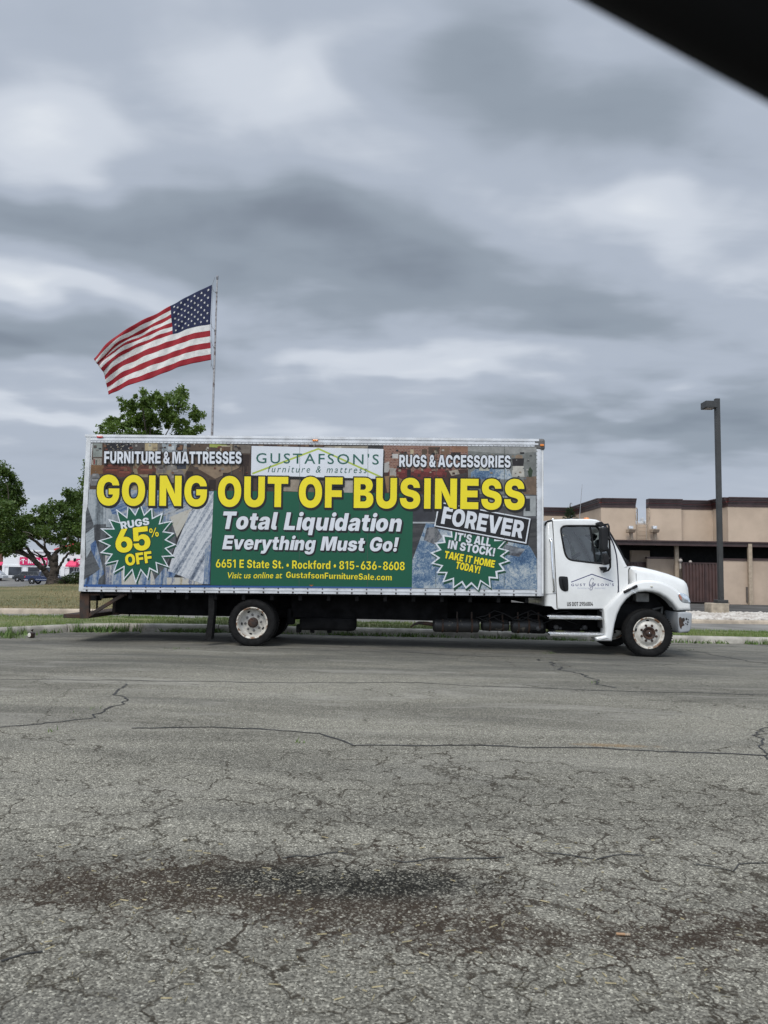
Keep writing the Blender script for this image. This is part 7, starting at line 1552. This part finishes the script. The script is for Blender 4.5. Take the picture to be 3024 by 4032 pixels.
# ================================================================== vehicles parked or passing far left
M_TYREF = mat('far_tyre', (.014, .014, .014), .8); M_RIMF = mat('alloy_rim', (.60, .60, .61), .3, .6)
def car(name, label, Y, xa, xb, body, cabin, wins, wheels, R_, col, zg, width=1.85, roof_m=None, lamps=(), group='cars far left', trim=()):
    """side-on vehicle between photo columns xa..xb; outlines in metres along and above the ground"""
    x0 = w4(xa, 1500, Y).x; m = mat(name + '_paint', col, .25, .2, var=.05, coat=.6)
    t_ = thing(name, label, 'car' if 'truck' not in name else 'pickup truck', (x0, Y + width / 2, zg), group)
    T_ = lambda pts: [(x0 + x, zg + z) for x, z in pts]
    mb_ = MB(); mb_.prism(T_(body), Y, Y + width); bo = mb_.build('body', m, t_, bevel=.05)
    mb_ = MB(); cb = T_(cabin); xm_ = sum(c[0] for c in cb) / len(cb)
    n_ = len(cb); lo = min(c[1] for c in cb); hi = max(c[1] for c in cb); ins = lambda z: .16 * (z - lo) / (hi - lo)
    vs = [(c[0], Y + .03 + ins(c[1]), c[1]) for c in cb] + [(c[0], Y + width - .03 - ins(c[1]), c[1]) for c in cb]; tri = tessellate_polygon([[Vector((c[0], c[1], 0)) for c in cb]])
    mb_.add(vs, [tuple(q) for q in tri] + [tuple(i + n_ for i in q) for q in tri] + [(i, (i + 1) % n_, n_ + (i + 1) % n_, n_ + i) for i in range(n_)]); mb_.build('cabin', m, t_, bevel=.04)
    for wpoly in wins:
        mb_ = MB(); q = T_(wpoly); mb_.add([(c[0], Y + .015 + ins(c[1]), c[1]) for c in q], [tuple(v_) for v_ in tessellate_polygon([[Vector((c[0], c[1], 0)) for c in q]])]); mb_.build('window', M_DKGLASS, t_, recalc=False)
    for wx in wheels:
        for yy in (Y + .08, Y + width - .08):
            mb_ = MB(); mb_.lathe([(R_ * .6, -.10), (R_ * .9, -.11), (R_, -.06), (R_, .10)], (x0 + wx, yy, zg + R_), 'Y', 24); wl_ = mb_.build('wheel', M_TYREF, t_); mb_ = MB(); mb_.lathe([(R_ * .62, -.095), (R_ * .55, -.07), (R_ * .3, -.085), (.001, -.09)], (x0 + wx, yy, zg + R_), 'Y', 18); mb_.build('rim', M_RIMF, wl_)
            if yy < Y + .5: mb_ = MB(); mb_.lathe([(R_ + .05, -.006), (.01, -.005)], (x0 + wx, Y, zg + R_), 'Y', 22); mb_.build('wheel_arch', M_BLACK, t_, recalc=False)
    for (pts, mm, nm) in lamps:
        mb_ = MB(); mb_.prism(T_(pts), Y - .01, Y + .2); mb_.build(nm, mm, t_)
    return t_
zl_ = gz(-30) + dip(100)
car('pickup_truck', 'dark blue pickup truck with chrome wheels driving behind the leaning trunk', 103.0, 264, 720,
    [(.0, .55), (.02, 1.12), (2.2, 1.12), (2.25, 1.08), (4.0, 1.10), (5.2, 1.02), (5.6, .9), (5.65, .45), (.1, .42)], [(1.75, 1.08), (1.95, 1.72), (3.3, 1.74), (4.1, 1.08)], [[(2.05, 1.14), (2.12, 1.62), (2.65, 1.64), (2.65, 1.14)], [(2.75, 1.14), (2.75, 1.64), (3.22, 1.64), (3.75, 1.14)]], (1.0, 4.55), .40, (.010, .022, .070), zl_, 1.95,
    lamps=[([(-.02, .85), (.10, .85), (.10, 1.08), (-.02, 1.08)], M_RED, 'tail_light'), ([(-.1, .5), (.45, .5), (.45, .6), (-.1, .6)], M_CHROME, 'bumper'), ([(1.5, .62), (4.0, .62), (4.0, .665), (1.5, .665)], M_CHROME, 'side_trim')])
car('sport_utility_vehicle', 'dark sport utility vehicle parked in front of the shop window', 124.0, 128, 300,
    [(.0, .5), (.02, .95), (.35, 1.08), (1.1, 1.12), (4.3, 1.12), (4.4, .55), (4.3, .38), (.1, .38)], [(.85, 1.08), (1.45, 1.66), (3.9, 1.68), (4.35, 1.1)], [[(1.2, 1.14), (1.55, 1.56), (2.35, 1.6), (2.35, 1.14)], [(2.45, 1.14), (2.45, 1.6), (3.3, 1.6), (3.3, 1.14)], [(3.4, 1.14), (3.4, 1.6), (3.8, 1.58), (4.1, 1.14)]], (.85, 3.5), .38, (.018, .022, .026), zl_,
    lamps=[([(0, .82), (.3, .86), (.3, .96), (.02, .94)], mat('clear_lamp', (.5, .5, .5), .2), 'headlight')])
car('grey_van', 'grey van parked behind the juniper, half hidden by the truck box', 120.0, 724, 900,
    [(.0, .5), (.0, 1.0), (.5, 1.15), (4.6, 1.2), (4.7, .45), (.1, .4)], [(.3, 1.12), (.75, 1.78), (4.3, 1.82), (4.6, 1.15)], [[(.7, 1.2), (.95, 1.68), (1.8, 1.7), (1.8, 1.2)], [(1.9, 1.2), (1.9, 1.7), (3.0, 1.7), (3.0, 1.2)]], (.9, 3.7), .36, (.13, .14, .145), zl_)
car('silver_sedan', 'pale silver sedan between the tree trunk and the grey van', 118.0, 628, 740,
    [(.0, .45), (.0, .85), (.9, .95), (3.6, .98), (4.4, .88), (4.4, .4), (.1, .36)], [(.8, .92), (1.5, 1.38), (2.9, 1.4), (3.7, .96)], [[(1.1, .98), (1.55, 1.32), (2.2, 1.33), (2.2, .98)], [(2.3, .98), (2.3, 1.33), (2.85, 1.32), (3.4, .98)]], (.85, 3.5), .33, (.48, .50, .52), zl_)
car('silver_hatchback', 'silver car parked before the brown building, partly out of view', 126.0, -485, 20,
    [(.0, .5), (.0, 1.0), (1, 1.08), (7.2, 1.1), (7.7, .9), (7.7, .5), (.1, .4)], [(2.4, 1.05), (3.2, 1.75), (6.4, 1.78), (7.3, 1.1)], [[(4.4, 1.14), (4.4, 1.66), (6.3, 1.68), (6.9, 1.14)]], (1.2, 6.2), .42, (.42, .44, .46), zl_)
# ================================================================== litter by the kerb
M_BOT = mat('brown_bottle_glass', (.025, .014, .009), .12, var=.2, coat=.5)
gp_ = ground_pt(*r4(333, 2108)); bt = thing('square_bottle', 'small square brown glass bottle with a round white label standing near the kerb', 'bottle', tuple(gp_))
mb = MB(); x, y, z = gp_; mb.box((x - .056, y, z), (x + .056, y + .07, z + .105)); bo = mb.build('bottle', M_BOT, bt, bevel=.018)
mb = MB(); mb.lathe([(.034, .10), (.024, .112), (.019, .12), (.019, .14), (.024, .142), (.024, .158), (.001, .16)], (x + .004, y + .035, z), 'Z', 20); mb.build('neck', M_BOT, bt)
mb = MB(); mb.lathe([(.032, 0), (.001, -.001)], (0, 0, 0), 'Y', 24); lb = mb.build('label', mat('paper_label', (.68, .65, .58), .7), bo, recalc=False); lb.parent = None; lb.location = (x - .028, y - .001, z + .055); lb.scale = (.9, 1, 1.2); lb.parent = bo; lb.matrix_parent_inverse = wm(bo).inverted()
def crumple(name, label, cat, u, v, s_, col, seed):
    p = ground_pt(u, v); bm = bmesh.new(); bmesh.ops.create_icosphere(bm, subdivisions=3, radius=1)
    for q in bm.verts: n_ = mnoise.noise(q.co * 1.7 + Vector((seed, 0, 0))) * .5 + mnoise.noise(q.co * 4 + Vector((0, seed, 0))) * .25; q.co *= (1 + n_); q.co = Vector((q.co.x * s_[0], q.co.y * s_[1], q.co.z * s_[2] + s_[2] * .75))
    me = bpy.data.meshes.new(name); bm.to_mesh(me); bm.free(); me.materials.append(mat(name + '_paper', col, .6, var=.1, scale=20)); o_ = link(name, me); o_.location = p; tag(o_, label, cat)
crumple('crumpled_cup', 'flattened white paper cup lying at the foot of the kerb', 'litter', *r4(885, 2036), (.055, .035, .022), (.55, .56, .55), 3)
crumple('paper_scrap', 'small round white scrap among the weeds by the kerb', 'litter', *r4(775, 2005), (.022, .022, .024), (.70, .70, .68), 8)
p = ground_pt(1345 * k, 2022 * k); cb = thing('cigarette_end', 'tan cigarette end lying on the asphalt near the camera', 'litter', tuple(p))
mb = MB(); mb.tube([(p.x - .022, p.y + .003, p.z + .006), (p.x + .008, p.y, p.z + .006)], .0045, 10); mb.build('filter', mat('tan_filter', (.40, .24, .13), .7), cb); mb = MB(); mb.tube([(p.x + .0082, p.y, p.z + .006), (p.x + .026, p.y - .002, p.z + .006)], .0043, 10); mb.build('stub', mat('burnt_paper', (.46, .36, .26), .8, var=.3, scale=90), cb)
# straws and grit on the stain
N = 420; us = rng.uniform(100, 2950, N); vs_ = rng.uniform(3300, 3950, N); P = np.array([ground_pt(a, b)[:] for a, b in zip(us, vs_)]); P[:, 2] += .004; ang = rng.uniform(0, 6.28, N); ln_ = rng.uniform(.004, .02, N); D_ = np.stack([np.cos(ang) * ln_, np.sin(ang) * ln_, 0 * ang], 1); W_ = np.stack([-np.sin(ang), np.cos(ang), 0 * ang], 1) * .0011; Z_ = np.array([0, 0, .003])
o = quadmesh('dry_straw', np.stack([P - D_ - W_, P - D_ + W_ + Z_, P + D_ + W_ + Z_, P + D_ - W_], 1).reshape(-1, 3), 4, mat('straw', (.32, .27, .15), .8, var=.3, scale=30)); stuff(o, 'scattered bits of dry grass stalk on the asphalt')
# ================================================================== window frame of the car the photo is taken from
a, b = at(2258, -20, .22), at(3060, 428, .22); d_ = (b - a).normalized(); vw = (a + b) / 2 - Vector((0, 0, CAM_H)); vw.normalize(); upv = d_.cross(vw).normalized()
if upv.z < 0: upv = -upv
prof = [(0, -.012), (.004, -.02), (.015, -.024), (.12, -.024), (.13, -.018), (.13, .02), (.012, .024), (.003, .016)]; mb = MB(); n_ = len(prof); vs = []
for i in range(9):
    t_ = -.35 + (b - a).length * 0 + i * .14; sag = .012 * ((t_ - .06) / .4) ** 2; base = a + d_ * t_
    for u_, v_ in prof: vs.append(base + upv * (u_ - sag) + vw * v_)
mb.add(vs, [(i * n_ + j, (i + 1) * n_ + j, (i + 1) * n_ + (j + 1) % n_, i * n_ + (j + 1) % n_) for i in range(8) for j in range(n_)], 0, True); mb.add(vs[:n_], [tuple(range(n_))]); mb.add(vs[-n_:], [tuple(range(n_))])
wf = mb.build('car_window_frame', mat('black_car_trim', (.006, .006, .0065), .8, spec=.15)); tag(wf, 'black out of focus car window frame crossing the top right corner close by', 'car part')
